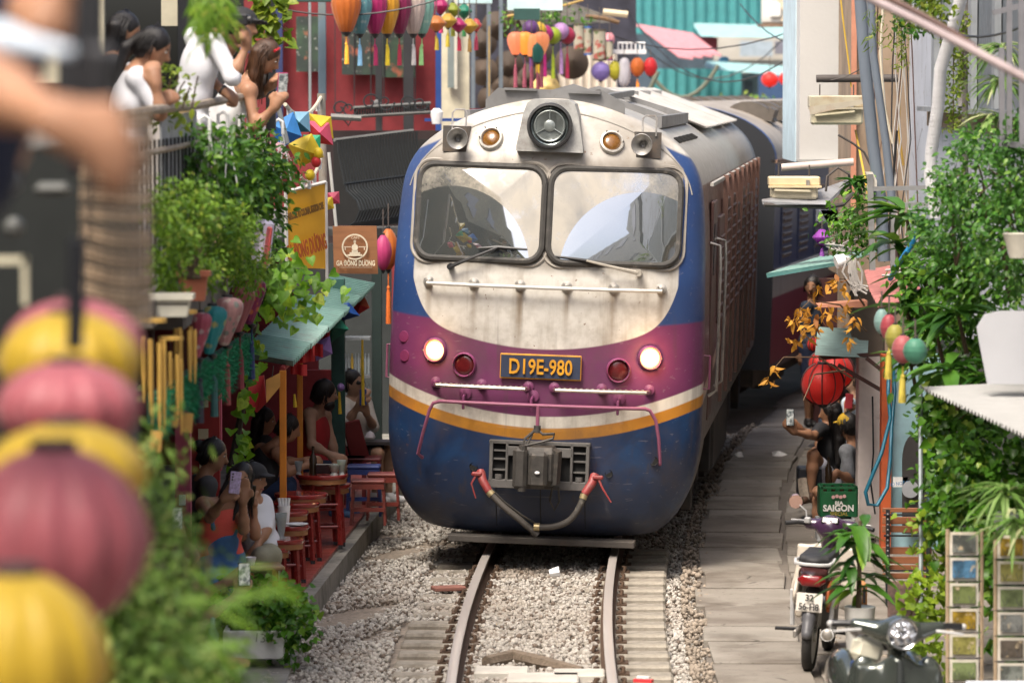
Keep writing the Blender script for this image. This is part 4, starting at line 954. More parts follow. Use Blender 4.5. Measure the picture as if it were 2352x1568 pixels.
# ---------------------------------------------------------------- stools, tables, chairs
def stool(u,v,z,wpx,label,cat='stool',h=.45,glass=False):
    p=G(u,v,z+PZ);s_=S(p.y);r_=wpx/s_/2;t=thing('round_stool' if cat=='stool' else 'round_table',label,cat,(p.x,p.y,PZ),'red round stools and tables of the cafe')
    MB().lathe([(0,-.035),(r_*.95,-.035),(r_,-.02),(r_,-.004),(r_*.98,0),(0,0)],p,30).build('seat' if cat=='stool' else 'tabletop',M('lacquer_red',(.28,.03,.025),.14,coat=.5,var=.25,dirt=(.16,.05,.03),da=.4),t,smooth=True)
    MB().lathe([(r_*.9,-.075),(r_*.93,-.075),(r_*.93,-.03),(r_*.9,-.03)],p,26).build('apron',M('wood_apron',(.30,.13,.05),.5,var=.3),t,smooth=True)
    for a in range(4):
        w=R(45+90*a+12);d=vec((math.cos(w),math.sin(w),0));a0=p+d*r_*.7-vec((0,0,.04));a1=vec((p.x,p.y,PZ+.03))+d*r_*.85
        lg=MB().box((a0+a1)/2,(.032,.032,(a0-a1).length),rot=(a0-a1).to_track_quat('Z','Y').to_matrix()).build('leg',M('leg_red',(.22,.025,.022),.3),t);MB().box(a1-vec((0,0,.015)),(.036,.036,.035)).build('rubber_foot',blackm,lg)
    q=MB()
    for f in(.3,.6):
        for a in range(4):
            w0,w1=R(57+90*a),R(147+90*a);zz=z*f;q=MB();q.cyl((p.x+r_*.8*math.cos(w0),p.y+r_*.8*math.sin(w0),PZ+zz),(p.x+r_*.8*math.cos(w1),p.y+r_*.8*math.sin(w1),PZ+zz),.011,n=6);q.build('stretcher',M('leg_red',(.22,.025,.022)),t)
    return p,r_
TB=[(741,1088,.62,118,'round red table nearest the bearded man, with bottles on it','table'),(747,1110,.52,118,'round red table in front of the bottles table','table'),(691,1132,.55,124,'round red table beside the orange post, back one','table'),(679,1152,.50,114,'round red stool just in front of the orange post','stool'),(662,1172,.48,94,'round red stool behind the iced coffee glass','stool'),(655,1236,.48,88,'round red stool holding the iced coffee glass','stool'),(630,1256,.42,72,'frontmost round red stool by the woman in the white tee','stool'),(668,1205,.45,84,'round red stool between the two glasses, saucer on it','stool')]
tops=[stool(u,v,z,w,lab,c)for(u,v,z,w,lab,c)in TB]
def pstool(u,v,z,w,c,label,name='plastic_stool'):
    p=G(u,v,z+PZ);t=thing(name,label,'stool',(p.x,p.y,PZ),'plastic stools by the track');m=M('plastic_'+label[:4],c,.4,dirt=tuple(x*.5 for x in c))
    MB().box(p-vec((0,0,.015)),(w,w*.85,.03),bev=.01).build('seat',m,t);q=MB();q.box(p-vec((0,0,.055)),(w*.95,w*.8,.05));q.build('apron',m,t)
    for sx in(-1,1):
        for sy in(-1,1):MB().prism([p+vec((sx*w*.40,sy*w*.36,-.03)),p+vec((sx*w*.48,sy*w*.36,-.03)),vec((p.x+sx*w*.54,p.y+sy*w*.4,PZ)),vec((p.x+sx*w*.46,p.y+sy*w*.4,PZ))],(0,.03,0)).build('leg',m,t)
    MB().box((p.x,p.y-w*.4,PZ+z*.35),(w,.02,.035)).build('stretcher',m,t)
pstool(836,1067,.46,.30,(.03,.055,.22),'blue plastic stool beside the platform edge');pstool(846,1100,.40,.30,(.20,.045,.035),'brown red plastic stool nearest the platform edge');pstool(880,1085,.42,.28,(.2,.04,.03),'rusty red plastic stool under the seated leg')
for(u,v,lab)in((818,1015,'dark red chair back behind the blue stool'),(783,1030,'smaller dark red chair back beside the green post')):
    p=P(u,v,39.3);t=thing('wooden_chair',lab,'chair',(p.x,p.y,PZ),'dark red chairs');m=M('chair_red',(.20,.03,.03),.35)
    MB().box(p,(.17 if u>800 else .11,.03,.42),rot=ry(-.25)@rx(.15),bev=.012).build('backrest',m,t);MB().box((p.x+.06,p.y-.1,PZ+.42),(.36,.36,.03),bev=.01).build('seat',m,t)
    for sx in(-1,1):
        for sy in(-1,1):MB().box((p.x+.06+sx*.16,p.y-.1+sy*.16,PZ+.21),(.03,.03,.42)).build('leg',m,t)
def glass(p,h,r_,mat2,label,name='drinking_glass',cat='glass'):
    t=thing(name,label,cat,p);gm_=M('clear_glass',(.55,.6,.6),.06,spec=.8,trans=.6)
    MB().lathe([(0,0),(r_*.7,0),(r_*.45,.02),(r_*.6,h*.3),(r_,h),(r_*.92,h),(r_*.5,h*.32),(0,h*.28)],p,18).build('bowl',gm_,t,smooth=True)
    if mat2:MB().lathe([(0,h*.30),(r_*.55,h*.32),(r_*.88,h*.8),(0,h*.82)],p,16).build('drink',mat2,t,smooth=True)
    return t
p5=tops[5][0];t=glass(p5+vec((-.03,.02,0)),.19,.045,M('milk_coffee',(.62,.52,.40),.4),'tall glass of iced milk coffee on the stool')
glass(p5+vec((-.10,.06,0)),.13,.035,None,'empty small glass beside the iced coffee')
t=thing('tissue_holder','white pot of rolled napkins behind the iced coffee','napkin holder',tops[7][0]);q=tops[7][0]+vec((-.06,.12,.0));MB().lathe([(0,0),(.04,0),(.05,.14),(.046,.14),(0,.02)],q,16).build('cup',M('cup_white',(.85,.85,.85)),t,smooth=True)
for i in range(4):MB().cyl(q+vec((-.02+i*.014,0,.08)),q+vec((-.04+i*.027,.0,.20)),.012,n=7).build('napkin',M('cup_white',(.85,.85,.85)),t)
tag(MB().lathe([(0,0),(.05,0),(.09,.012),(.088,.016),(0,.006)],tops[7][0]+vec((.05,-.05,.002)),22).build('saucer',M('cup_white',(.85,.85,.85)),smooth=True),'white saucer on the red stool','saucer')
p0=tops[0][0]
tag(MB().lathe([(0,0),(.032,0),(.032,.13),(.012,.18),(.011,.235),(0,.235)],p0+vec((-.08,.0,0)),14).build('beer_bottle',M('brown_glass',(.03,.018,.01),.12),smooth=True),'dark beer bottle on the red table','bottle')
glass(p0+vec((.16,-.03,0)),.12,.04,M('lime_drink',(.35,.42,.10),.3),'glass of lime drink on the bottles table');glass(p0+vec((.10,-.07,0)),.09,.05,M('lime_drink',(.35,.42,.10)),'short wide glass on the bottles table');glass(p0+vec((-.20,-.03,0)),.11,.035,None,'empty tumbler left of the beer bottle')
tag(MB().box(p0+vec((.02,-.06,.05)),(.15,.015,.09),rot=rx(.3),bev=.006).build('phone',M('phone_black',(.012,.012,.014),.15)),'black phone propped up on the red table','phone')
# wooden serving table corner at lower left with cup
t=thing('wooden_table','low wooden table with a white cup among the selfie takers','table',G(565,1330,.45));p=G(570,1300,.55);MB().box(p,(.50,.36,.03),rot=rz(.2),bev=.008).build('tabletop',M('worn_wood',(.34,.22,.10),.5,var=.3,dirt=(.12,.08,.05)),t)
for sx in(-1,1):
    for sy in(-1,1):MB().box(p+vec((sx*.2,sy*.13,-.2)),(.03,.03,.38)).build('leg',M('leg_red',(.22,.025,.022)),t)
tag(MB().lathe([(0,0),(.03,0),(.045,.06),(.04,.06),(0,.01)],p+vec((.02,-.06,.016)),16).build('cup',M('cup_white',(.85,.85,.85)),smooth=True),'white cup standing on the low wooden table','cup')
tag(MB().lathe([(0,0),(.22,0),(.22,.025),(0,.025)],G(490,1527,.62),24).build('round_tray',M('tan_wood',(.45,.28,.10),.4),smooth=True),'round tan tray at the very bottom left','tray')
tag(MB().lathe([(0,0),(.035,0),(.035,.12),(.015,.17),(.013,.22),(0,.22)],G(489,1500,.64),14).build('glass_bottle',M('pale_bottle',(.35,.55,.52),.1,trans=.4),smooth=True),'pale green glass bottle standing on the tray','bottle')
# ---------------------------------------------------------------- planter with ivy
t=thing('planter_box','white weathered concrete planter box with ivy spilling over','planter',G(585,1510,0));a,b=P(512,1448,29.4),P(652,1512,29.4)
m_pl=M('planter_white',(.74,.74,.70),.85,var=.1,bump=.6,bs=25,dirt=(.25,.25,.20),da=.48,ds=4);w_,h_=b.x-a.x,a.z-b.z
for nm,cc,dd in(('front_panel',(0,0,0),(w_,.04,h_)),('back_panel',(0,.36,0),(w_,.04,h_)),('side_panel',(-w_/2+.02,.18,0),(.04,.32,h_)),('side_panel',(w_/2-.02,.18,0),(.04,.32,h_))):MB().box((a+b)/2+vec(cc),dd,bev=.006).build(nm,m_pl,t)
MB().box((a+b)/2+vec((0,.18,h_*.3)),(w_-.06,.3,h_*.3)).build('soil',SOIL,t);tx('13',.09,M('faded_ink',(.25,.25,.22),.9),t,P(597,1465,29.36)-org(t),(math.pi/2,.1,0),'number_text',.001)
ivy=leafmat('ivy_leaf',(.05,.17,.015),(.12,.33,.03),(.25,.40,.06),.35,.3)
t2_=thing('ivy_plant','bright green ivy growing out of the white planter box','plant',G(600,1440,.3));L=cloud([(P(560,1425,29.7),(.24,.2,.10)),(P(620,1400,29.9),(.24,.25,.16)),(P(660,1440,29.5),(.13,.15,.18)),(P(520,1400,30.1),(.15,.2,.2)),(P(600,1370,30.4),(.15,.15,.1))],1300,.055)
leaves(t2_,L,'heart',ivy,120)
# ---------------------------------------------------------------- upper balcony on the left (people lean on its rail)
bal_=thing('balcony','upper floor balcony with wooden rail where people lean out','balcony',(-2.4,28,2.85))
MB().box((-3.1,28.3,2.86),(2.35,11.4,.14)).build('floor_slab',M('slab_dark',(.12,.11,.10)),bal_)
railw=M('grey_rail_wood',(.32,.26,.20),.75,var=.3,stretch=(6,1,6),bump=.4)
XB=-1.9
def BP(Y,z,dx=0):return Vector((XB+dx+(Y-28)*.03,Y,z))
rp_=[BP(22.4,3.93),BP(24,3.95),BP(26,3.96),BP(28,3.99),BP(30,4.02),BP(31.5,4.03)]
MB().tube(rp_,.028,8).build('top_rail',railw,bal_,smooth=True);MB().tube([BP(22.4,3.70),BP(27,3.74),BP(31.5,3.76)],.02,6).build('lower_rail',railw,bal_,smooth=True);MB().tube([BP(22.4,2.98),BP(31.5,2.98)],.02,6).build('bottom_rail',blackm,bal_)
for i in range(44):MB().tube([BP(22.5+i*.205,2.98),BP(22.5+i*.205,3.78)],.008,5).build('baluster',blackm,bal_)
m_zinc=M('zinc_sheet',(.38,.40,.42),.5,metal=.2,dirt=(.25,.25,.25))
q=MB().corr(BP(24.4,3.9,-.02),BP(26.3,3.93,-.02),BP(24.4,3.0,-.02),.008,.06);q.build('zinc_panel',m_zinc,bal_)
panel('bamboo_trim',330,245,440,262,26.3,.03,M('light_wood',(.55,.38,.18),.6),parent=bal_)
# white hanging pot hooks over the rail
for i,(u,v,Y)in enumerate(((470,285,25.6),(512,275,27.2),(560,280,29.2),(597,300,30.0),(640,290,30.9))):
    p=P(u,v,Y);q=MB();q.tube([p+vec((-.03,0,-.03)),p+vec((-.03,0,.03)),p+vec((0,0,.05)),p+vec((.03,0,.03)),p+vec((.03,0,-.06))],.012,7)
    for dx in(-.10,-.02,.06):q.tube([p+vec((.03,0,-.06)),p+vec((.03+dx,.02,-.42))],.005,5)
    tag(q.build('pot_hanger',M('cup_white',(.85,.85,.85)),smooth=True),('first','second','third','fourth','fifth')[i]+' white pot hanger on the balcony rail counting from the near end','hanger','white pot hangers on the rail')
# big green bush on the balcony edge
bush=leafmat('bush_leaf',(.035,.12,.012),(.10,.27,.025),(.22,.42,.05),.33,.28)
bush2=leafmat('bush_leaf_light',(.09,.22,.02),(.22,.40,.04),(.40,.50,.09),.4,.35)
t=thing('leafy_bush','dense dark green bush on the balcony beside the yellow sign','bush',P(560,600,29))
leaves(t,cloud([(P(575,400,29.6),(.22,.3,.2)),(P(622,385,31),(.14,.3,.12)),(P(520,430,27.6),(.22,.3,.22)),(P(568,480,29.6),(.20,.3,.24)),(P(560,340,28.9),(.18,.2,.13)),(P(470,400,25.6),(.14,.2,.22)),(P(580,560,30.2),(.15,.2,.2))],4200,.06),'oval',bush,60)
t=thing('leafy_bush','light green small leaved bush in the terracotta pot','bush',P(430,640,27.5))
leaves(t,cloud([(P(430,490,24.0),(.19,.3,.17)),(P(500,540,26.2),(.20,.3,.22)),(P(395,590,23.4),(.10,.2,.20)),(P(455,610,25),(.18,.25,.12)),(P(380,480,23),(.06,.1,.10)),(P(560,600,28.4),(.18,.3,.2))],6500,.035),'oval',bush2,0)
q=MB();[q.tube([P(425+i*4,640,24.2),P(420+rnd.uniform(-30,60),560,24.3),P(430+rnd.uniform(-60,80),500,24.4)],[.012,.008,.004],5)for i in range(9)];q.build('stem',M('stem_brown',(.09,.06,.035),.8),t)
t=thing('vine','heart leaved vine trailing down past the awning corner','vine',P(560,1000,32))
L=[]
path=[(655,600),(690,640),(650,660),(620,620),(600,700),(615,650),(570,740),(680,670),(600,800),(575,860),(590,830),(570,900),(560,950),(550,1000),(556,1030),(548,1060),(640,610),(705,700),(720,670),(585,620),(560,660),(630,700),(660,690)]
for(u,v)in path:
    for _ in range(13 if v<760 else 7):
        sp=34 if v<760 else 14;Y=32+rnd.uniform(-.3,.5);L.append((P(u+rnd.gauss(0,sp),v+rnd.gauss(0,sp*.7),Y),vec((rnd.uniform(-.6,.8),-.5,rnd.uniform(-1,.1))),rnd.uniform(.06,.105),vec((0,-.9,.6))+rv(.35)))
leaves(t,L,'heart',leafmat('vine_leaf',(.09,.25,.015),(.22,.46,.035),(.42,.56,.06),.38,.4),300,.15)
MB().tube([P(640,560,32.2),P(600,690,32.3),P(570,800,32.2),P(562,900,32.2),P(545,1000,32.2),P(530,1070,32.1)],[.012,.02,.024,.026,.03,.03],7).build('stem',M('stem_dark',(.035,.025,.02),.9),t)
t=thing('hanging_plant','thin vine with yellow green leaves on the near balcony rail','plant',P(400,240,25));L=[]
for i in range(150):L.append((P(360+rnd.gauss(20,35),180+rnd.uniform(-30,120),25+rnd.uniform(-.3,.3)),rv()+vec((0,-.3,-.2)),rnd.uniform(.04,.07),vec((0,-.6,1))+rv(.4)))
leaves(t,L,'oval',leafmat('yellow_leaf',(.12,.22,.02),(.32,.42,.05),None,.4,.4),150,.2)
q=MB();[q.tube([P(330+i*22,250,25),P(350+i*22+rnd.uniform(-20,20),200,25),P(380+i*15,170+rnd.uniform(0,40),25)],.005,4)for i in range(6)];q.build('stem',M('stem_brown',(.09,.06,.035)),t)
t=thing('hanging_plant','bright green climber on the dark post above the leaning people','plant',P(620,60,29));L=[]
for i in range(90):L.append((P(620+rnd.gauss(0,22),rnd.uniform(-10,110),29.5),rv()+vec((.3,-.3,-.5)),rnd.uniform(.05,.10),vec((0,-.7,1))+rv(.4)))
leaves(t,L,'heart',leafmat('yellow_leaf',(.12,.22,.02),(.32,.42,.05)),90,.2)
MB().tube([P(618,-10,29.6),P(625,110,29.6)],.008,5).build('stem',M('stem_brown',(.09,.06,.035)),t)
t=thing('palm_plant','soft green fern fronds hanging down at the top over the white tee','plant',P(500,20,20));L=[]
for i in range(230):
    q=rnd.random();a=rnd.uniform(-1.2,1.2);L.append((P(445+80*rnd.random(),20+rnd.gauss(0,28),21+rnd.uniform(-.4,.4)),vec((math.sin(a),-.4,-abs(math.cos(a))*.8)),rnd.uniform(.07,.13),vec((0,-.6,1))+rv(.4)))
leaves(t,L,'strap',bush2,0,.5,'frond')
MB().tube([P(480,-10,21),P(500,40,21),P(530,90,21)],.006,5).build('stem',M('stem_brown',(.09,.06,.035)),t)
# pots on the balcony edge
def pot(u,v,Y,w,h,mat,label,sq=False):
    p=P(u,v,Y);t=thing('plant_pot',label,'plant pot',p);
    if sq:
        q=MB();a=[p+vec((sx*w/2,sy*w/2.6,h))for sx,sy in((-1,-1),(1,-1),(1,1),(-1,1))];b=[p+vec((sx*w/2.5,sy*w/3.2,0))for sx,sy in((-1,-1),(1,-1),(1,1),(-1,1))]
        q.add(a+b,[(4,5,6,7)[::-1]]+[(i,4+i,4+(i+1)%4,(i+1)%4)for i in range(4)]);q.build('bowl',mat,t)
        for i in range(4):c=a[i].lerp(a[(i+1)%4],.5);d=a[(i+1)%4]-a[i];MB().box(c-vec((0,0,.012)),(abs(d.x)+.02 if abs(d.x)>.01 else .03,abs(d.y)+.02 if abs(d.y)>.01 else .03,.03)).build('rim',mat,t)
        MB().box(p+vec((0,0,h-.04)),(w*.9,w/1.4,.03)).build('soil',SOIL,t)
    else:MB().lathe([(0,0),(w*.32,0),(w*.46,h*.85),(w*.5,h*.86),(w*.5,h),(w*.45,h),(w*.44,h*.9),(0,h*.88)],p,24).build('bowl',mat,t,smooth=True);MB().lathe([(0,h*.89),(w*.44,h*.9),(0,h*.92)],p,16).build('soil',SOIL,t)
pot(394,726,22.9,.215,.12,M('cream_pot',(.62,.60,.50),.6,dirt=(.35,.33,.26),da=.4),'cream rectangular pot above the bamboo wind chimes',True)
pot(444,690,24.6,.17,.17,M('terracotta',(.42,.14,.08),.75,dirt=(.25,.10,.07)),'square terracotta pot holding the light green bush',True)
# bamboo wind chimes
bam=M('bamboo',(.62,.38,.09),.4,var=.2,scale=12,stretch=(6,6,.5),dirt=(.45,.25,.05),da=.35)
for ci,(u,v,Y,n_,lab)in enumerate(((352,740,21.9,7,'left bamboo wind chime under the cream pot'),(392,780,22.9,8,'middle bamboo wind chime under the cream pot'),(425,720,23.9,6,'right bamboo wind chime beside the pink lantern'))):
    p=P(u,v,Y);t=thing('wind_chime',lab,'wind chime',p,'bamboo wind chimes');MB().lathe([(0,0),(.07,0),(.07,.02),(0,.02)],p,16).build('top_disc',bam,t)
    for i in range(n_):
        a=2*math.pi*i/n_;x,y=.055*math.cos(a),.055*math.sin(a);L_=rnd.uniform(.28,.55)if ci!=1 else rnd.uniform(.26,.42);q=MB();z0=-.06-rnd.random()*.05
        q.tube([p+vec((x,y,z0)),p+vec((x,y,z0-L_*.6)),p+vec((x,y,z0-L_))],[.011,.011,.003],8);q.build('tube',bam,t,smooth=True)
    MB().box(p+vec((.01,0,-.62 if ci!=1 else-.42)),(.06,.006,.11),rot=ry(.1)).build('wind_tag',M('tan_card',(.66,.38,.10),.6),t);MB().tube([p,p+vec((0,0,-.5))],.002,4).build('string',cordm,t)
# patterned vase lanterns
for(u,v,Y,w,h,mt,ts,lab)in((459,770,24.9,46,112,clothmat('pat_pink',(.50,.10,.16),pat=((.62,.5,.5),(.1,.12,.15))),(.03,.03,.05),'pink and white flower lantern, nearest of the vase shaped row'),(488,758,26.0,60,118,clothmat('pat_teal',(.02,.30,.33),pat=((.5,.42,.12),),pscale=11),(.03,.10,.10),'teal vase shaped lantern with gold dots'),(522,738,27.4,66,118,clothmat('pat_rose',(.55,.30,.30),pat=((.20,.25,.22),(.65,.55,.5))),(.25,.05,.05),'pale rose flower patterned vase lantern'),(551,710,28.6,62,112,clothmat('rose_dull',(.42,.12,.14)),(.2,.03,.04),'dull rose ribbed vase lantern behind the rose one'),(578,692,29.8,58,112,clothmat('pat_magenta',(.30,.02,.10),pat=((.60,.15,.05),(.12,.01,.1))),(.02,.03,.12),'dark magenta flower lantern, farthest of the vase row')):
    lantern('vase',P(u,v,Y),w/S(Y),h/S(Y)*.95,mt,lab,TS('t%d'%u,ts),.36,10,.10,.12,'vase shaped lanterns under the balcony',tilt=(.16,0,1))
# yellow sign, brown sign, white sign box
t=thing('sign_board','yellow projecting sign with welcome lettering and cafe name','sign',P(700,600,33));a,b,c,d=P(656,440,33.2),P(748,418,33.5),P(750,680,33.5),P(660,670,33.2)
f=.76;MB().prism([a,b,b.lerp(c,f),a.lerp(d,f)],(0,.03,0)).build('board',M('sign_yellow',(.66,.34,.02),.5,var=.06,dirt=(.50,.22,.02),da=.35),t);MB().prism([a.lerp(d,f+.004),b.lerp(c,f+.004),c,d],(0,.03,0)).build('lower_board',M('sign_grey',(.10,.10,.095),.6),t)
fr_=M('frame_white',(.7,.68,.66),.5)
for p_,q_ in((a,b),(a,d),(b,c)):MB().tube([p_,q_],.014,4).build('frame',fr_,t)
ang=math.atan2(b.z-a.z,b.x-a.x);yw=math.atan2(b.y-a.y,b.x-a.x)
ink,red_ink=M('sign_ink',(.18,.09,.02),.6),M('sign_red_ink',(.40,.09,.02),.6)
o_=org(t)
tx('WELCOME TO COLONIAL STATION CAFE',.075,ink,t,P(703,486,33.28)-o_,(math.pi/2,-ang,yw),'welcome_text',.002,.27,bold=.004)
tx('GA ĐÔNG DƯƠNG',.17,red_ink,t,P(705,570,33.28)-o_,(math.pi/2,-ang,yw),'name_text',.002,.285,bold=.006)
t=thing('sign_board','brown wooden square sign with cream train emblem','sign',P(816,573,38));MB().prism([P(764,519,38),P(865,519,38),P(868,629,38),P(767,628,38)],(0,.04,0)).build('board',M('sign_wood',(.30,.13,.055),.55,var=.2,scale=3,stretch=(1,1,6),dirt=(.2,.08,.03),da=.4),t)
crm=M('cream_letters',(.72,.64,.48),.6);c=P(815,567,37.97);s_=1/S(38);q=MB()
n_=30;q.add([c+vec((r_*s_*math.cos(2*math.pi*i/n_),0,r_*s_*math.sin(2*math.pi*i/n_)))for r_ in(30,26.5)for i in range(n_)],[(i,(i+1)%n_,n_+(i+1)%n_,n_+i)for i in range(n_)]);q.build('emblem_ring',crm,t)
q=MB()
for(x,z,w,h)in((0,-19,34,4),(0,-14.5,24,4),(0,-10,14,6),(-17,0,16,1.6),(17,0,16,1.6),(0,9,4,6),(-22,-4,2,6),(22,-4,2,6)):q.box(c+vec((x*s_,-.004,z*s_)),(w*s_,.006,h*s_))
q.lathe([(4*s_,0),(7.5*s_,0),(7.5*s_,.006),(4*s_,.006)],c+vec((0,-.004,-1*s_)),18,(0,-1,0));q.lathe([(0,0),(3.2*s_,0),(3.2*s_,.006),(0,.006)],c+vec((0,-.004,13*s_)),12,(0,-1,0));q.build('train_emblem',crm,t)
o_=org(t);tx('CAFÉ',.032,crm,t,P(816,546,37.95)-o_,(math.pi/2,0,0),'cafe_text',.002);tx('GA ĐÔNG DƯƠNG',.066,crm,t,P(817,605,37.95)-o_,(math.pi/2,0,0),'name_text',.003,.60,bold=.002);MB().box(P(817,614,37.96),(76*s_,.006,.004)).build('underline',crm,t)
t=thing('light_box_sign','small white and lilac light box sign seen edge on in the foliage','sign',P(603,560,29.0));MB().box(P(603,560,29.0),(.09,.22,.33),rot=ry(.12)@rz(.3),bev=.02).build('box',M('lilac_white',(.62,.58,.72),.4),t);MB().box(P(611,565,28.9),(.02,.20,.27),rot=ry(.12)@rz(.3),bev=.01).build('face',M('sign_red_face',(.55,.10,.10),.5),t)
# poles by the sign and the string light garland
for i,(u0,v0,u1,v1,Y,r_,m_,lab)in enumerate(((738,215,746,640,34.2,.035,M('rust_pole',(.33,.30,.26),.7,dirt=(.2,.1,.05),da=.5),'rusty white pole beside the coloured pennants'),(755,350,772,520,35,.014,M('pole_pale',(.55,.55,.52),.6),'thin pale leaning rod behind the yellow sign'),(640,250,660,330,31.8,.02,M('grey_pipe',(.22,.24,.25)),'short grey rod at the end of the balcony rail'))):
    tag(MB().tube([P(u0,v0,Y),P(u1,v1,Y)],r_,10).build('pole',m_,smooth=True),lab,'pole')
pth=sag(P(655,240,32.5),P(738,222,34.2),.12,10);t=thing('light_garland','cream cable garland with bulb sockets above the pennants','string lights',P(690,250,33.4));MB().tube(pth,.016,7).build('cable',M('cream_cable',(.6,.54,.42),.6),t,smooth=True)
for p in pth[1:-1:2]:MB().cyl(p,p-vec((0,0,.07)),.018,n=8).build('socket',M('cup_white',(.85,.85,.85)),t)
pth=sag(P(690,405,33),P(740,350,34),.12,8);t=thing('light_garland','cream cable garland with sockets just above the yellow sign','string lights',P(715,390,33.5));MB().tube(pth,.014,7).build('cable',M('cream_cable',(.6,.54,.42)),t,smooth=True)
for p in pth[1:-1:2]:MB().cyl(p,p-vec((0,0,.06)),.018,n=8).build('socket',M('cup_white',(.85,.85,.85)),t)
dkb=M('dkblue2',(.015,.13,.45),.6)
for(u,v,w,h,c1,c2,lab,r_)in((658,300,66,80,CL('blue2',(.06,.33,.80)),dkb,'blue pennant, leftmost of the pennant cluster',.35),(688,280,60,56,CL('sky',(.25,.52,.72)),M('dkteal',(.02,.14,.22),.6),'pale blue pennant, uppermost of the left pair',.75),(738,290,72,56,yef,yef,'yellow pennant at the upper right of the cluster',.8),(735,305,74,56,pif,CL('red',(.62,.025,.03)),'pink pennant over the upper yellow one',.75),(716,330,50,50,CL('green2',(.02,.5,.25)),CL('green2',(.02,.5,.25)),'green pennant between the pink and the yellow one',.8),(702,345,80,72,yef,CL('yellow2',(.62,.45,.01)),'large yellow pennant at the front of the cluster',.35),(640,345,70,34,CL('palepink',(.75,.45,.5)),pif,'pale pink pennant lying in the leaves',.7),(766,455,34,36,pif,pif,'pink pennant beside the yellow sign',.7),(752,468,34,36,yef,yef,'small yellow pennant beside the yellow sign',.6)):
    kite(P(u,v,32.4+(u-650)*.012),w*1.15/S(32.5),h*1.15/S(32.5),c1,c2,lab,r_)
for(u,v,c,lab)in((726,372,CL('red',(.62,.025,.03)),'small red lantern ball under the pennants'),(731,352,yef,'small yellow lantern ball under the pennants'),(712,402,yef,'small yellow ornament on the edge of the yellow sign')):tag(MB().ell(P(u,v,33),(.04,.04,.045),12,8).build('paper_ball',c,smooth='all'),lab,'ornament')
lantern('onion',P(880,580,41),.17,.34,CL('pink2',(.62,.06,.22)),'pink lantern squeezed between brown sign and locomotive',None,group='lanterns beside the locomotive')
lantern('onion',P(892,572,41.4),.20,.40,CL('orange2',(.60,.16,.02)),'orange lantern partly hidden by the locomotive',TS('orange',(.7,.15,.02)),.5,group='lanterns beside the locomotive')
# ---------------------------------------------------------------- foreground: lantern string, bamboo screen, posts, plants (out of focus)
fg='big silk lanterns in the blurred foreground'
fy,fp_=clothmat('fore_yellow',(.66,.46,.035),.4),clothmat('fore_rose',(.50,.14,.17),.35)
dark=M('lantern_wood',(.05,.03,.03),.7)
for(u,v,w,h,Y,c,lab)in((170,790,330,210,10.6,fp_,'rose lantern at the back of the blurred foreground string'),(158,830,340,230,10.2,fy,'upper yellow lantern of the blurred foreground string'),(155,935,345,215,9.7,fp_,'rose lantern below the upper yellow one'),(150,1085,390,230,9.3,fy,'middle yellow lantern of the blurred string'),(125,1235,455,420,8.9,fp_,'largest rose lantern in the middle of the left edge'),(40,1530,440,440,8.2,fy,'yellow lantern cut by the bottom left corner')):
    lantern('round',P(u,v,Y),w/S(Y),h/S(Y)*1.06,c,lab,None,.2,12,.14,.02,fg,cap=dark)
tag(MB().tube([P(178,550,9.9),P(172,800,9.9)],.021,10).build('lantern_rod',M('rod_black',(.012,.014,.018),.4),smooth=True),'black rod holding the blurred foreground lanterns','rod')
tag(MB().tube([P(205,380,9.9),P(195,560,9.9)],.007,8).build('cable',M('rod_black',(.012,.014,.018))),'thin black cable above the lantern rod','cable')
t=thing('bamboo_screen','curved woven bamboo screen behind the blurred lanterns','screen',P(260,480,13))
bs=M('bamboo_slat',(.58,.42,.27),.6,var=.35,scale=5,dirt=(.20,.12,.06),da=.4,rv=.75)
for i in range(34):
    v=245+i*14.6;q=MB();pts=[]
    for j in range(9):x=j/8;u=185+160*x;dv=22*math.sin(x*2.2)*(1 if v>500 else .4);pts.append(P(u,v+dv,13+.5*x*x))
    q.tube(pts,.0045+.0035*(i%3),6);q.build('slat',bs,t)
for j in range(7):MB().tube([P(195+j*25,240,12.97),P(195+j*25,735,12.97)],.003,4).build('weave_string',M('weave',(.12,.09,.06),.8),t)
post('steel_post',195,-60,195,400,13.4,.10,M('post_black',(.012,.013,.016),.5),'thick black post at the top left, out of focus')
post('steel_post',160,-60,160,250,12.0,.06,M('post_black',(.012,.013,.016)),'thinner black post crossing the top left corner')
post('steel_post',425,-60,425,260,27.5,.09,M('post_black',(.012,.013,.016)),'black post between the two leaning groups')
post('steel_post',622,-40,622,300,30.5,.07,M('post_black',(.012,.013,.016)),'black post behind the woman with the phone')
t=thing('upper_wall','dark upper floor wall behind the leaning people','wall',(-4.2,24,3));MB().box((-4.15,26,4.6),(.15,18,3.5)).build('wall',M('upper_dark',(.035,.035,.035),.9),t)
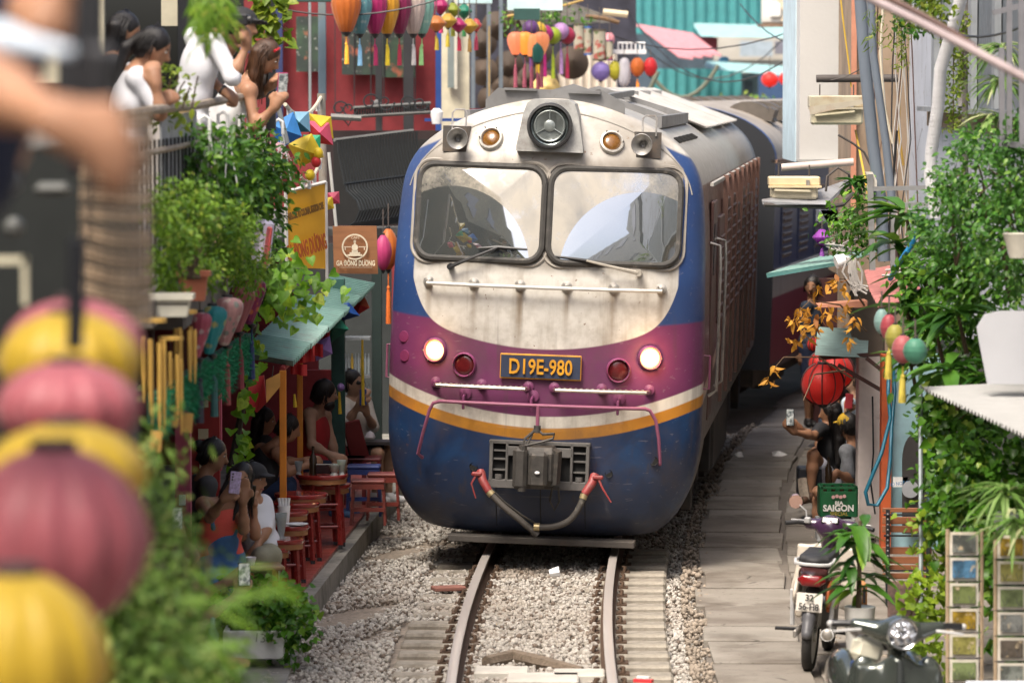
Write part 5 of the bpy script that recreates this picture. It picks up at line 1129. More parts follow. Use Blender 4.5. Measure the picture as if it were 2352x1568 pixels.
for(x,y0,y1,h_,c,lab)in((-5.3,17,36,9.0,(.34,.30,.22),'cream street house rising above the balcony on the left'),(-5.3,-14,16.8,8.5,(.30,.22,.18),'plastered street house left of the camera side of the track'),(4.6,-14,27.8,8.5,(.26,.27,.28),'plastered street house on the right behind the green wall'),(6.0,28.4,40,9.5,(.25,.25,.26),'upper storey of the grey house on the right')):  # unseen houses added to block sky, darken the street and reflect in the windscreens
    hh_=thing('street_house',lab,'building',(x,(y0+y1)/2,0));zb=6.4 if x in(-5.3,6.0)and y0>10 else 0;cm_=M('street_%d_%d'%(x*10,y0),c,.9,var=.2,bump=.3);MB().box((x,(y0+y1)/2,(zb+h_)/2),(2.0,y1-y0,h_-zb)).build('wall',cm_,hh_)
    for i in range(int((y1-y0)/3.2)):MB().box((x+(1.01 if x<0 else-1.01),y0+1.8+i*3.2,7.4),(.06,1.2,1.1),bev=.01).build('window',M('far_window2',(.20,.20,.24),.4),hh_)
panel('window_frame',60,-30,70,250,22,.06,M('cream_frame',(.62,.58,.42),.6),parent=t);panel('wall_panel',-20,-40,240,190,23,.05,M('cream_wall',(.62,.57,.42),.7),parent=t);panel('wall_panel',370,-40,410,60,29,.05,M('cream_wall',(.62,.57,.42)),parent=t)
t=thing('cabinet','dark cabinet with cream window frame at the left edge','cabinet',P(60,600,12.5));panel('cabinet_body',-80,330,300,1600,14.6,.4,M('cabinet_dark',(.010,.013,.012),.6),parent=t)
for r_ in((-20,590,62,606),(50,590,62,700)):panel('window_frame',*r_,11.6,.03,M('cream_frame',(.62,.58,.42)),parent=t)
for r_ in((5,395,45,450),(60,330,140,350),(5,500,50,545),(75,420,160,450)):panel('shelf_item',*r_,13.2,.1,M('pale_item',(.10,.105,.10),.5),parent=t,bev=.02)
fgp=leafmat('fore_leaf',(.06,.15,.02),(.18,.30,.06),(.34,.42,.14),.5,.3)
t=thing('foreground_plant','blurred green plant mass below the foreground lanterns','plant',P(380,1500,15));L=cloud([(P(350,1300,15.5),(.15,.3,.24)),(P(330,1480,14.5),(.22,.3,.30)),(P(395,1450,15.5),(.10,.3,.33)),(P(345,1130,16),(.06,.2,.22)),(P(355,1020,17),(.05,.2,.22)),(P(300,1600,14),(.35,.3,.2)),(P(270,1430,14),(.1,.1,.25))],5200,.055)
leaves(t,L,'lance',fgp,60,.5)
q=MB();[q.tube([P(300+i*22,1620,15),P(320+i*20+rnd.uniform(-20,20),1450,15),P(300+i*26,1250,15.2)],.006,5)for i in range(8)];q.build('stem',M('stem_brown',(.09,.06,.035)),t)
t=thing('foreground_plant','long blurred grass blades reaching across the selfie takers','plant',P(520,1350,19));L=[]
for i in range(20):a=rnd.uniform(-1.5,.6);L.append((P(rnd.uniform(400,620),rnd.uniform(1240,1500),rnd.uniform(11.5,14)),vec((math.cos(a),-.2,math.sin(a)*.7)),rnd.uniform(.07,.16),vec((0,-.8,.5))+rv(.4)))
leaves(t,L,'strap',leafmat('blade_leaf',(.10,.24,.02),(.22,.40,.05),None,.4,.4),80,.4)
# near building behind foreground, hides the void
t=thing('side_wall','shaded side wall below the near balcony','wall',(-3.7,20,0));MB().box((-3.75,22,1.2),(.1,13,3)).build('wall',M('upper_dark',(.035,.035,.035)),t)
# ---------------------------------------------------------------- far houses along the curve
def house(name,label,Y,cat='building'):return thing(name,label,cat,P(1200,700,Y))
h=house('red_house','red painted house front with dark food posters and black posts',52)
panel('wall',560,-60,1012,1010,52,.2,redw,parent=h)
panel('blue_trim',1000,-60,1014,400,51.8,.1,M('trim_blue',(.02,.07,.28),.6),parent=h);panel('blue_trim',628,-60,650,400,51.8,.1,M('trim_navy',(.02,.03,.10),.6),parent=h)
pm_=Mat('food_poster');n_=pm_.noise(2.2,5);kk=pm_.mix((n_-.5)*5,(.035,.045,.04),(.06,.11,.06));kk=pm_.mix((pm_.noise(5,3,off=4)-.58)*9,kk,(.38,.12,.07));kk=pm_.mix((pm_.noise(14,4,off=6)-.62)*9,kk,(.4,.4,.36));pm_.col(kk);pm_.set(rough=.35)
for i,(u0,v0,u1,v1)in enumerate(((680,38,735,165),(785,60,865,172),(870,70,955,178))):panel('poster',u0,v0,u1,v1,51.8,.03,pm_.m,parent=h)
for u in(707,742,768,812,850,880,952):panel('panel_joint',u,-60,u+3,260,51.78,.02,blackm,parent=h)
panel('wall_post',862,-40,878,300,51.3,.1,blackm,parent=h);panel('wall_post',926,-40,950,300,51.3,.1,blackm,parent=h)
MB().lathe([(0,0),(.055,0),(.055,.02),(.03,.03),(0,.03)],P(866,240,51.2),16,(0,-1,0)).build('door_knocker',M('iron_ring',(.12,.12,.12),.4,metal=.7),h,smooth=True)
post('steel_post',740,-40,740,230,47,.085,M('blue_grey_post',(.13,.19,.24),.6,dirt=(.2,.22,.2)),'thick blue grey post left of the hanging lanterns');post('steel_post',712,-40,712,270,48,.03,M('grey_pipe',(.22,.24,.25)),'thin grey post in front of the left poster')
post('steel_post',616,-40,616,150,46,.06,M('teal_post',(.06,.20,.20),.6),'thin teal post at the upper left behind the climber')
t=thing('roof_edge','dark green roof edge at the top over the red house','roof',P(700,0,46));panel('roof_beam',640,-40,840,3,46,.6,M('beam_green',(.02,.07,.06),.6),parent=t)
t=thing('roof_edge','pale blue translucent roof edge above the small lanterns','roof',P(1200,0,50));panel('roof_beam',1050,-40,1130,8,50.5,.6,M('roof_blue',(.42,.58,.60),.5),parent=t);panel('roof_beam',1165,-40,1292,24,51,.6,M('roof_blue2',(.55,.72,.72),.4),parent=t);panel('awning_side',1180,20,1240,46,50.8,.4,M('beam_green',(.02,.07,.06)),parent=t)
h=house('cream_column_house','cream wall strip with a narrow glazed slit beside the red house',54);panel('wall',1012,-60,1078,700,54,.3,M('cream_plaster',(.60,.56,.42),.8,dirt=(.4,.36,.26),da=.35,bump=.3),parent=h);panel('window',1028,-30,1046,202,53.9,.05,M('slit_glass',(.20,.24,.24),.15),parent=h);panel('window_frame',1043,-30,1050,205,53.85,.05,M('pale_frame',(.55,.53,.45),.6),parent=h)
panel('low_panel',1078,250,1110,300,54,.1,redw,parent=h)
h=house('hat_shop','dark shop front full of conical straw hats',60);panel('back_wall',1060,-80,1460,800,62,.2,M('shop_dark',(.035,.035,.05),.9,var=.5,scale=3),parent=h)
for u in(1082,1118,1146):panel('wall_post',u,-40,u+9,260,58,.1,M('shop_post',(.13,.16,.19),.6),parent=h)
panel('door_frame',1122,60,1125,250,57.9,.05,M('ochre',(.42,.26,.05),.6),parent=h)
hatm=M('straw_hat',(.065,.042,.026),.75,var=.25,scale=3,dirt=(.04,.027,.018),da=.4,rv=.6)
hs=[(1108,100),(1112,165),(1150,200),(1180,235),(1215,80),(1235,120),(1210,180),(1225,215),(1270,232),(1170,150),(1140,60),(1195,30),(1130,228),(1252,190),(1190,195)]
HL=['far left in the middle row','far left below the middle row','lower left, right of the far left pair','bottom row, left of the centre','upper middle behind the lit lanterns','right of centre under the lit lanterns','centre, just below the lit lanterns','bottom centre','lowest on the right','left of centre behind the tassels','upper left under the small lanterns','topmost in the middle','bottom row, far left','right side beside the lone large hat','centre left, low']
for i,(u,v)in enumerate(hs):
    p=P(u,v,60.5);r_=.21
    o=MB().lathe([(r_,0),(r_*1.0,.01),(r_*.5,.09),(.005,.17)],p,22,(rnd.uniform(-.3,.3),-1,rnd.uniform(-.2,.3))).build('conical_hat',hatm,smooth=True);tag(o,'straw conical hat on the dark shop wall, %s'%HL[i],'hat','conical hats in the dark shop')
o=MB().lathe([(.235,0),(.24,.01),(.12,.09),(.005,.17)],P(1313,145,59),26,(.1,-1,.25)).build('conical_hat',hatm,smooth=True);tag(o,'large straw conical hat hanging alone in front of the cream curtain','hat')
o=MB().lathe([(.2,0),(.2,.01),(.1,.09),(.005,.17)],P(1412,205,59),26,(.1,-1,.25)).build('painted_hat',M('painted_hat',(.55,.38,.14),.6,var=.9,scale=4),smooth=True);o.location=P(1300,0,59)-P(1412,0,59)+vec((-.28,0,0));tag(o,'conical hat painted with colourful flowers at shop bottom','hat')
h=house('curtain_house','house bay with a cream pleated curtain under the round lanterns',61);q=MB();a,b=P(1282,125,60.6),P(1418,125,60.6);n_=40;z1=P(0,330,60.6).z
q.add([(a.x+(b.x-a.x)*i/n_,60.6+.05*math.sin(i*1.1),z)for i in range(n_+1)for z in(a.z,z1)],[(2*i,2*i+2,2*i+3,2*i+1)for i in range(n_)]);q.build('curtain',M('curtain_cream',(.62,.55,.46),.8),h,smooth='all')
panel('wall',1380,-60,1452,500,63,.2,M('pale_plaster',(.42,.45,.44),.8,dirt=(.2,.2,.2)),parent=h)
panel('door',1395,-60,1442,100,62.9,.05,M('door_green',(.10,.24,.16),.6),parent=h);panel('door_post',1366,-60,1378,130,62.5,.1,M('pale_post',(.50,.50,.47),.6),parent=h);panel('pillar',1425,10,1452,240,62.3,.3,M('pillar_grey',(.42,.43,.42),.7,dirt=(.2,.2,.2)),parent=h);panel('red_drape',1400,-60,1448,18,62.1,.05,M('drape_red',(.30,.01,.04),.6),parent=h)
# thatch-like roof over the hat shop
t=thing('shop_roof','ragged dark shop roof with sticks above the small round lanterns','roof',P(1330,40,57));MB().prism([P(1180,18,57),P(1290,0,58),P(1415,44,57),P(1410,52,57),P(1200,62,56)],(0,.5,.02)).build('roof_sheet',M('roof_old',(.09,.08,.065),.9,var=.5,scale=8),t)
MB().tube([P(1345,38,56.8),P(1385,42,56.8),P(1422,52,56.8)],.03,7).build('branch',M('stem_brown2',(.17,.10,.05),.8),t,smooth=True);MB().tube([P(1385,28,56.6),P(1442,34,56.6)],.045,8).build('bamboo_pole',M('pale_bamboo',(.6,.5,.33),.5),t,smooth=True);MB().tube([P(1165,38,56),P(1300,12,56),P(1340,0,56)],.018,6).build('yellow_cord',M('ochre',(.42,.26,.05)),t)
t=thing('hanging_plant','dark leaves along the shop roof edge','plant',P(1230,40,56));leaves(t,cloud([(P(1220,45,56.5),(.5,.2,.12)),(P(1290,50,56.5),(.4,.2,.12))],350,.07),'oval',bush,0)
# teal corrugated houses
tl=M('teal_corrugated',(.05,.24,.25),.55,var=.12,dirt=(.10,.30,.31),da=.4,ds=1.5)
def corr_wall(u0,v0,u1,v1,Y,mat,parent,pitch=.22,name='corrugated_wall'):
    a,b,c=P(u0,v0,Y),P(u1,v0,Y),P(u0,v1,Y);n_=4
    for i in range(n_):MB().corr(a.lerp(b,i/n_),a.lerp(b,(i+1)/n_),c+(a.lerp(b,i/n_)-a),.03,pitch).build(name,mat,parent)
h=house('teal_house','upper teal corrugated metal house wall far behind the train',90);corr_wall(1452,-80,1840,78,90,tl,h);corr_wall(1452,78,1840,900,91.5,M('far_dark',(.07,.10,.13),.9),h,1.0,'lower_wall')
h=house('teal_shed','lower teal corrugated shed with pale eave behind the coach',82);corr_wall(1500,158,1704,700,82,tl,h);MB().prism([P(1628,146,81),P(1840,160,81),P(1840,178,80),P(1620,158,80)],(0,.6,.05)).build('eave',M('eave_teal',(.28,.47,.46),.5),h)
panel('dark_opening',1455,96,1520,700,84,.2,M('far_dark',(.07,.10,.13)),parent=h);panel('side_wall',1704,168,1740,700,81.5,.2,M('side_grey_blue',(.17,.25,.30),.8),parent=h);panel('shutter',1710,185,1728,240,81.4,.05,M('shutter_dark',(.05,.08,.11),.7,var=.8,scale=20),parent=h);panel('dark_opening',1742,172,1835,700,83,.2,M('far_blue',(.04,.08,.17),.9),parent=h)
h=house('far_house','far pale house with teal roofs and an open upper room',87);panel('wall',1640,80,1840,170,88,.2,M('far_cream',(.45,.43,.38),.8,var=.3,scale=1),parent=h);MB().prism([P(1595,62,86),P(1840,68,86),P(1840,88,85),P(1610,84,85)],(0,.4,.08)).build('roof',M('eave_teal',(.28,.47,.46)),h);panel('window',1700,95,1775,130,87.5,.1,M('far_window',(.35,.42,.48),.4),parent=h);panel('window',1780,95,1830,125,87.5,.1,M('far_window2',(.20,.20,.24),.4),parent=h);panel('floor_slab',1640,138,1840,158,86.5,.5,M('far_slab',(.5,.48,.43),.8),parent=h);panel('blue_tub',1652,130,1675,145,86,.3,M('tub_blue',(.10,.35,.60),.5),parent=h,bev=.05);panel('red_cloth',1602,86,1648,118,85.5,.05,M('cloth_maroon',(.25,.04,.06),.7),parent=h)
t=thing('pink_awning','faded pink corrugated awning sloping down between the teal houses','awning',P(1550,100,78));pkm=M('awning_pink',(.52,.22,.24),.6,dirt=(.42,.17,.19))
a,b,c,d=P(1458,56,78),P(1590,78,82),P(1560,132,76),P(1648,122,80)
for i in range(4):f0=a.lerp(b,i/4);f1=a.lerp(b,(i+1)/4);MB().corr(f0,f1,c.lerp(d,i/4),.02,.2).build('roof_sheet',pkm,t)
t=thing('air_conditioner','white air conditioner unit on a bracket at the top right of centre','air conditioner',P(1785,30,70));MB().box(P(1784,20,70),(.50,.35,.50),bev=.03).build('casing',M('ac_white',(.66,.66,.63),.5,dirt=(.4,.38,.34)),t);MB().box(P(1782,25,69.8),(.20,.1,.24),bev=.03).build('side_cover',M('ac_white2',(.75,.75,.72),.5),t);MB().box(P(1784,59,70),(.62,.4,.05)).build('bracket',M('rust_pole2',(.22,.14,.09),.8),t);MB().tube([P(1790,-5,69.8),P(1805,30,69.7),P(1798,50,69.7)],.04,6).build('pipe',M('pale_pipe',(.45,.38,.28),.7),t)
for i,(a,b,sg_,r_,lab)in enumerate(((P(1425,45,70),P(1840,40,70),1.0,.012,'black cable sagging across the teal wall'),(P(1478,140,74),P(1650,150,74),.6,.04,'thick sagging rope in front of the teal shed'),(P(1478,235,70),P(1512,165,70),0,.04,'ochre stick leaning below the red lantern'))):tag(MB().tube(sag(a,b,sg_),r_,6).build('cable',M('rope_dull',(.13,.14,.10),.8)if i else blackm),lab,'cable')
t=thing('hanging_plant','small flowering plants on the coach side of the teal shed','plant',P(1720,250,76));leaves(t,cloud([(P(1722,240,76),(.22,.2,.12)),(P(1690,246,76),(.12,.2,.10))],160,.09),'oval',leafmat('far_flower',(.10,.30,.05),(.35,.35,.05),(.6,.2,.1)),0)
kite(P(1815,235,68),.28,.40,CL('coral',(.75,.16,.10)),CL('coral',(.75,.16,.10)),'coral pennant beside the white wall above the coach',.5)
# lantern strings in the background
hg='silk lanterns hung in a row at the top'
for(u,c,tc,lab)in((795,CL('orange2',(.72,.16,.02),pat=((.55,.2,.02),)),(.85,.38,.03),'orange balloon lantern, leftmost of the top row'),(826,clothmat('cloth_bluegrey',(.13,.32,.36),pat=((.35,.45,.45),)),(.25,.52,.75),'grey blue balloon lantern beside the orange one'),(861,CL('magenta',(.42,.01,.13)),(.40,.02,.10),'bright magenta balloon lantern, third of the top row'),(889,CL('gold',(.72,.36,.02)),(.70,.52,.02),'golden yellow balloon lantern in the top row'),(917,CL('crimson',(.26,.01,.08)),(.38,.02,.05),'dark crimson balloon lantern in the top row'),(949,CL('beige',(.62,.50,.45)),(.55,.52,.5),'beige balloon lantern in the top row'),(969,clothmat('cloth_mint',(.28,.52,.44),pat=((.45,.6,.5),)),(.30,.60,.22),'mint green balloon lantern, rightmost of the large ones')):
    Y=45+(u-795)*.006;w=(70 if u<800 else 58)/S(Y);v_=22 if u<800 else 26;lantern('balloon',P(u,v_,Y),w,104/S(Y),c,lab,TS('r%d'%u,tc),.30,14,.08,.4,hg)
hg2='small silk diamond lanterns right of the large row'
for(u,v,w,h,c,tc,lab)in((1002,54,50,36,CL('copper',(.50,.17,.03)),(.35,.25,.02),'copper diamond lantern, lowest left of the small group'),(1029,48,44,34,CL('oldgold',(.52,.32,.03)),(.45,.35,.03),'old gold diamond lantern beside the copper one'),(1012,14,42,38,CL('magenta',(.42,.01,.13)),(.5,.03,.12),'magenta diamond lantern, top left of the small group'),(1040,24,38,34,CL('olive',(.27,.32,.02)),(.28,.30,.03),'olive green diamond lantern in the small group'),(1066,26,38,32,CL('emerald',(.01,.22,.13)),(.05,.25,.08),'emerald diamond lantern in the small group'),(1053,58,40,32,CL('magenta',(.42,.01,.13)),(.55,.03,.08),'magenta diamond lantern, lower middle of the small group'),(1078,60,44,34,CL('oldgold',(.52,.32,.03)),(.35,.2,.05),'old gold diamond lantern, lower right of the small group'),(1094,58,26,30,CL('rosered',(.6,.08,.08)),(.5,.05,.1),'rose red diamond lantern, rightmost of the small group')):
    Y=48+(u-1000)*.01-(v-30)*.01;lantern('diamond',P(u,v,Y),w/S(Y),h/S(Y),c,lab,TS('s%d%d'%(u,v),tc),.20,10,.08,.3,hg2)
hg3='lit silk lanterns of the hat shop'
for(u,v,c,e,lab)in((1184,100,(.50,.16,.10),1.6,'lit copper lantern, leftmost in the hat shop'),(1206,100,(.72,.28,.06),1.2,'lit orange lantern, second in the hat shop'),(1221,104,(.55,.22,.12),1.6,'lit rose lantern, third in the hat shop'),(1234,118,(.04,.26,.24),0,'teal lantern below the lit ones in the hat shop'),(1243,100,(.60,.25,.14),.8,'pale orange lantern, rightmost of the lit ones')):
    lantern('balloon',P(u,v,52),38/S(52),52/S(52),clothmat('lit%d'%u,c,.4,emis=e),lab,TS('lt%d'%u,(.35,.08,.12)),.38,12,.06,.3,hg3)
hg4='small round silk lanterns under the shop roof'
for(u,v,c,lab)in((1219,66,(.12,.04,.18),'dark violet round lantern under the shop roof'),(1236,70,(.70,.45,.02),'yellow round lantern under the shop roof'),(1252,78,(.42,.01,.16),'magenta round lantern under the shop roof'),(1270,82,(.35,.45,.02),'lime round lantern under the shop roof'),(1288,72,(.50,.28,.55),'lilac round lantern under the shop roof'),(1303,82,(.42,.02,.07),'deep red round lantern under the shop roof')):
    lantern('round',P(u,v,54-(1300-u)*.006),40/S(54),42/S(54),clothmat('rd%d'%u,c),lab,TS('rt%d'%u,c),.42,10,.06,.3,hg4)
for(u,v,w,h,lab)in((1330,86,24,58,'first cream print cylinder lantern beside the round ones'),(1350,94,18,62,'blue rimmed cylinder lantern, second of the printed ones'),(1377,104,30,68,'green print cylinder lantern above the lilac paper lantern'),(1400,116,16,44,'smallest cylinder lantern with purple rims')):
    p=P(u,v,55);t=thing('cylinder_lantern',lab,'lantern',p,'printed cylinder lanterns');w/=S(55);h/=S(55);MB().lathe([(w/2,-h/2),(w/2,h/2)],p,20).build('shade',clothmat('print%d'%u,(.58,.54,.42),pat=((.10,.16,.05),(.45,.06,.05)),pscale=9),t,smooth=True)
    rc=M('rim%d'%u,(.05,.12,.35)if u==1350 else(.14,.04,.14)if u==1400 else(.10,.08,.05),.6);MB().lathe([(w*.51,-h*.53),(w*.51,-h*.46)],p,20).build('rim',rc,t);MB().lathe([(w*.51,h*.46),(w*.51,h*.53)],p,20).build('rim',rc,t);MB().tube([p+vec((0,0,h/2)),p+vec((0,0,h/2+.3))],.005,4).build('hanging_cord',cordm,t)
hg5='round paper lanterns in a row over the train roof'
for(u,v,w,h,c,k_,lab)in((1380,164,48,46,(.40,.30,.72),'round','lilac round paper lantern over the train roof'),(1412,162,32,46,(.68,.62,.05),'round','yellow round paper lantern over the train roof'),(1434,166,32,66,(.78,.76,.82),'oval','white oval paper lantern over the train roof'),(1464,154,36,46,(.80,.22,.04),'round','orange round paper lantern over the train roof'),(1494,154,34,46,(.75,.03,.04),'round','red round paper lantern over the train roof')):
    lantern(k_,P(u,v,57),w/S(57),h/S(57),clothmat('pp%d'%u,c,.45),lab,None if u!=1464 else TS('ppt',(.8,.25,.03)),.2,0,0,.12,hg5,rings=9)
t=thing('shelf_rack','white plant shelf rack above the round paper lanterns','rack',P(1440,115,57));panel('shelf',1378,114,1484,124,57,.3,M('cup_white',(.85,.85,.85)),parent=t)
for i in range(7):MB().tube([P(1420+i*10,98,57),P(1420+i*10,116,57)],.01,4).build('bar',M('cup_white',(.85,.85,.85)),t)
MB().tube([P(1420,99,57),P(1482,99,57)],.012,5).build('top_bar',M('cup_white',(.85,.85,.85)),t)
sdf('plush_toy',[('e',P(1384,98,56.9),(.13,.1,.08)),('e',P(1400,90,56.9),(.07,.07,.09)),('e',P(1372,94,56.9),(.06,.06,.06)),('e',P(1388,82,56.9),(.03,.03,.05))],M('plush_pink',(.72,.30,.33),.8),None,.015);tag(bpy.data.objects['plush_toy'],'small pink soft toy lying on the white shelf','toy')
q=MB()
pl_=M('lit_far_red',(.75,.04,.04),.6)
for(u,v,lab)in((1768,183,'far red round lantern by the teal shed, the left one'),(1808,181,'far red round lantern close to the white wall, the right one')):lantern('round',P(u,v,72),40/S(72),36/S(72),clothmat('far_red',(.85,.05,.04),.5,emis=.25),lab,None,.2,12,.05,.3,'far red lanterns')
# wrought iron balcony with bulging bars
ib=M('iron_black',(.013,.016,.017),.5,dirt=(.06,.06,.055),da=.35)
t=thing('iron_balcony','black wrought iron balcony with bulging curved bars','balcony',P(850,500,43));n_=26
a0,a1=P(768,322,43.6),P(948,300,44.4)
prof=[(0,0),(-.0,-.10),(.07,-.42),(.10,-.52),(.22,-.62),(.26,-.72),(.20,-.84),(.05,-.93)]
for i in range(n_+1):
    f=i/n_;b_=a0.lerp(a1,f);MB().tube([b_+vec((x*.9+.04,-x*.6,z))for x,z in prof],.0115,5).build('bar',ib,t,smooth=True)
MB().tube([a0,a1],.02,6).build('top_rail',M('iron_worn',(.14,.14,.13),.5),t);MB().tube([a0+vec((.10,-.06,-.45)),a1+vec((.10,-.06,-.45))],.014,6).build('mid_rail',ib,t);MB().box((a0+a1)/2+vec((.05,.2,-1.0)),((a1-a0).length+.2,.8,.07),rot=rz(.23)).build('floor_slab',M('slab_grey_dark',(.09,.09,.085),.8),t)
MB().box((a0+a1)/2+vec((.1,.7,-.5)),(1.1,.05,.9)).build('back_panel',M('pocket_black',(.012,.012,.012)),t)  # black sheet standing for the shaded dark behind the bars
t=thing('iron_fence_panel','black iron fence panel with scrollwork above the bulging balcony','fence',P(880,250,45));b0,b1=P(812,248,45),P(988,237,45.5);c0,c1=P(812,268,45),P(988,258,45.5)
for s_,e_ in((b0,b1),(c0,c1)):MB().tube([s_,e_],.02,5).build('rail',M('iron_worn',(.14,.14,.13)),t)
for i in range(30):f=(i+.5)/30;MB().tube([b0.lerp(b1,f),c0.lerp(c1,f)],.012,4).build('bar',ib,t)
def spiral(c,r_,turns,sg=1,a0=0):return[c+vec((r_*(1-.8*i/20)*math.cos(a0+sg*2*math.pi*turns*i/20),0,r_*(1-.8*i/20)*math.sin(a0+sg*2*math.pi*turns*i/20)))for i in range(21)]
for(u,v,sg,r_)in((780,250,1,.09),(802,250,-1,.09),(850,235,1,.10),(885,235,-1,.10),(935,238,1,.09),(965,238,-1,.09)):MB().tube(spiral(P(u,v,45),r_,1.2,sg),.009,5).build('scroll',ib,t)
MB().tube([P(760,268,44.8),P(830,272,44.8)],.035,7).build('pipe_end',M('iron_worn',(.14,.14,.13)),t);MB().tube([P(780,262,45),P(800,288,45),P(815,262,45)],.010,5).build('scroll',ib,t)
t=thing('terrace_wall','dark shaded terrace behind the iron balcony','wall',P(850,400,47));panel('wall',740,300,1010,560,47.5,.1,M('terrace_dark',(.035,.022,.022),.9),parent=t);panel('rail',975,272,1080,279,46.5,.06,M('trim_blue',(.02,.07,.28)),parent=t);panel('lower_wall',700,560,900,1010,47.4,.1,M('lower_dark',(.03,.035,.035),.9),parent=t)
tag(MB().lathe([(0,0),(.05,0),(.07,.12),(.072,.13),(.03,.17),(0,.17)],P(1003,285,46),14).build('takeaway_cup',M('cup_white',(.85,.85,.85)),smooth=True),'white takeaway cup on the blue terrace rail','cup')
# ---------------------------------------------------------------- right hand houses
gw=Mat('grey_plaster');n1=gw.noise(1.2,6);n2=gw.noise(9,5,off=3);n3=gw.noise(1.1,6,off=7,dist=.5);v_=gw.voro(1.3,'DISTANCE_TO_EDGE',(1,1,.8));z_=gw.xyz()[2]
kk=gw.mix((n1-.35)*2.2,(.44,.47,.53),(.34,.36,.40));kk=gw.mix((n3-.60).mx(0)*30*z_.lt(1.0,.8),kk,(.22,.18,.13));kk=gw.mix((n3-.66).mx(0)*30*z_.lt(1.0,.8),kk,(.05,.045,.035));kk=gw.mix(v_.lt(.006,.01)*n1.gt(.5,.05),kk,(.08,.07,.06));kk=gw.mix((n2-.6).mx(0)*4,kk,(.2,.18,.15));gw.col(kk);gw.set(rough=.9);gw.bump(n2,.3,.01);gw=gw.m
wp_=M('white_plaster',(.50,.495,.48),.85,var=.06,scale=1.5,bump=.3,bs=25,dirt=(.5,.48,.44),da=.38,ds=1.2);br=M('brown_concrete',(.27,.20,.14),.9,var=.3,scale=3,bump=.6,bs=30,dirt=(.14,.10,.075),da=.48,ds=2,stretch=(1,1,.5))
h=thing('grey_house','grey blue plastered house with a dark window on the right','building',(4.6,34,0))
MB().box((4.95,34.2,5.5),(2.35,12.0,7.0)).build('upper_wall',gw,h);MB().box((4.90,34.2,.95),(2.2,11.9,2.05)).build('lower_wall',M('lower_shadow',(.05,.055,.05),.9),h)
def XP(u,X):return F*X/(u-1176)
def side_rect(name,u0,v0,u1,v1,X,th,mat,parent,bev=0):
    """slab on a wall that runs along the street at distance X"""
    Y0,Y1=XP(u1,X),XP(u0,X);a=P(u0,v0,Y1);z0_=CAMZ-(v0-195)/S((Y0+Y1)/2);z1_=CAMZ-(v1-195)/S((Y0+Y1)/2);return MB().box((X-th/2,(Y0+Y1)/2,(z0_+z1_)/2),(th,Y1-Y0,abs(z0_-z1_)),bev=bev).build(name,mat,parent)
w=side_rect('window',2150,-40,2400,250,3.76,.05,M('shutter_grey',(.13,.15,.17),.5),h)
for u in(2150,2180,2195,2235,2290):side_rect('frame',u,-40,u+7,250,3.70,.05,M('frame_grey',(.24,.26,.28),.6),w)
side_rect('sill',2130,250,2400,262,3.74,.10,M('frame_grey',(.24,.26,.28)),w);side_rect('pane',2200,-40,2232,245,3.69,.02,M('pane_dark',(.03,.035,.04),.1),w)
side_rect('wall_band',2135,262,2400,300,3.77,.03,br,h)
h=thing('brown_pillar_house','brown stained concrete pillar wall with cables, right of the white wall','building',(3.5,41,0));MB().box((3.52,41.2,3.9),(.56,1.6,4.8)).build('pillar',br,h);a_,b_=P(1958,-60,40.35),P(1972,330,40.35)
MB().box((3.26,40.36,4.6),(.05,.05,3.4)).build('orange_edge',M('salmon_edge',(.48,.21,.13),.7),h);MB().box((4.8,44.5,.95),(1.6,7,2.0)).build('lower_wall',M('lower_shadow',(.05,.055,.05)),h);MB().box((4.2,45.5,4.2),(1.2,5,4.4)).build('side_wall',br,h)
h=thing('white_house','plain white plastered wall beside the coach at the top right','building',(3.1,43,0));a_,b_=P(1838,-60,42.3),P(1962,372,42.3)
MB().box(((a_.x+b_.x)/2,43.3,(a_.z+b_.z)/2),(b_.x-a_.x,2.0,a_.z-b_.z)).build('wall',wp_,h);panel('side_strip',1828,-60,1846,372,42.8,2.0,M('pale_blue_wall',(.46,.58,.64),.8),parent=h);panel('ledge',1832,366,1962,372,42.2,.15,M('ledge_grey',(.35,.35,.34),.8),parent=h)
panel('hood',1882,478,1932,515,43.0,.5,M('hood_grey',(.48,.52,.58),.5),parent=h,bev=.02);MB().prism([P(1882,478,43),P(1934,478,43),P(1926,516,43),P(1902,516,43)],(0,.01,0)).build('hood_front',M('hood_grey',(.48,.52,.58)),h);panel('post',1926,470,1952,640,43.4,.2,wp_,parent=h)
h=thing('far_right_wall','shadowed wall behind the seated onlookers on the right','wall',(4.6,52,0));MB().box((4.95,52,1.0),(.2,14,2.3)).build('wall',M('dark_red_wall',(.05,.012,.012),.8),h);panel('red_panel',1870,640,1990,1000,47.5,.1,M('dark_red_wall',(.05,.012,.012)),parent=h);panel('dark_back',1900,800,2040,1150,46.8,.1,M('pocket_black',(.012,.012,.012)),parent=h)
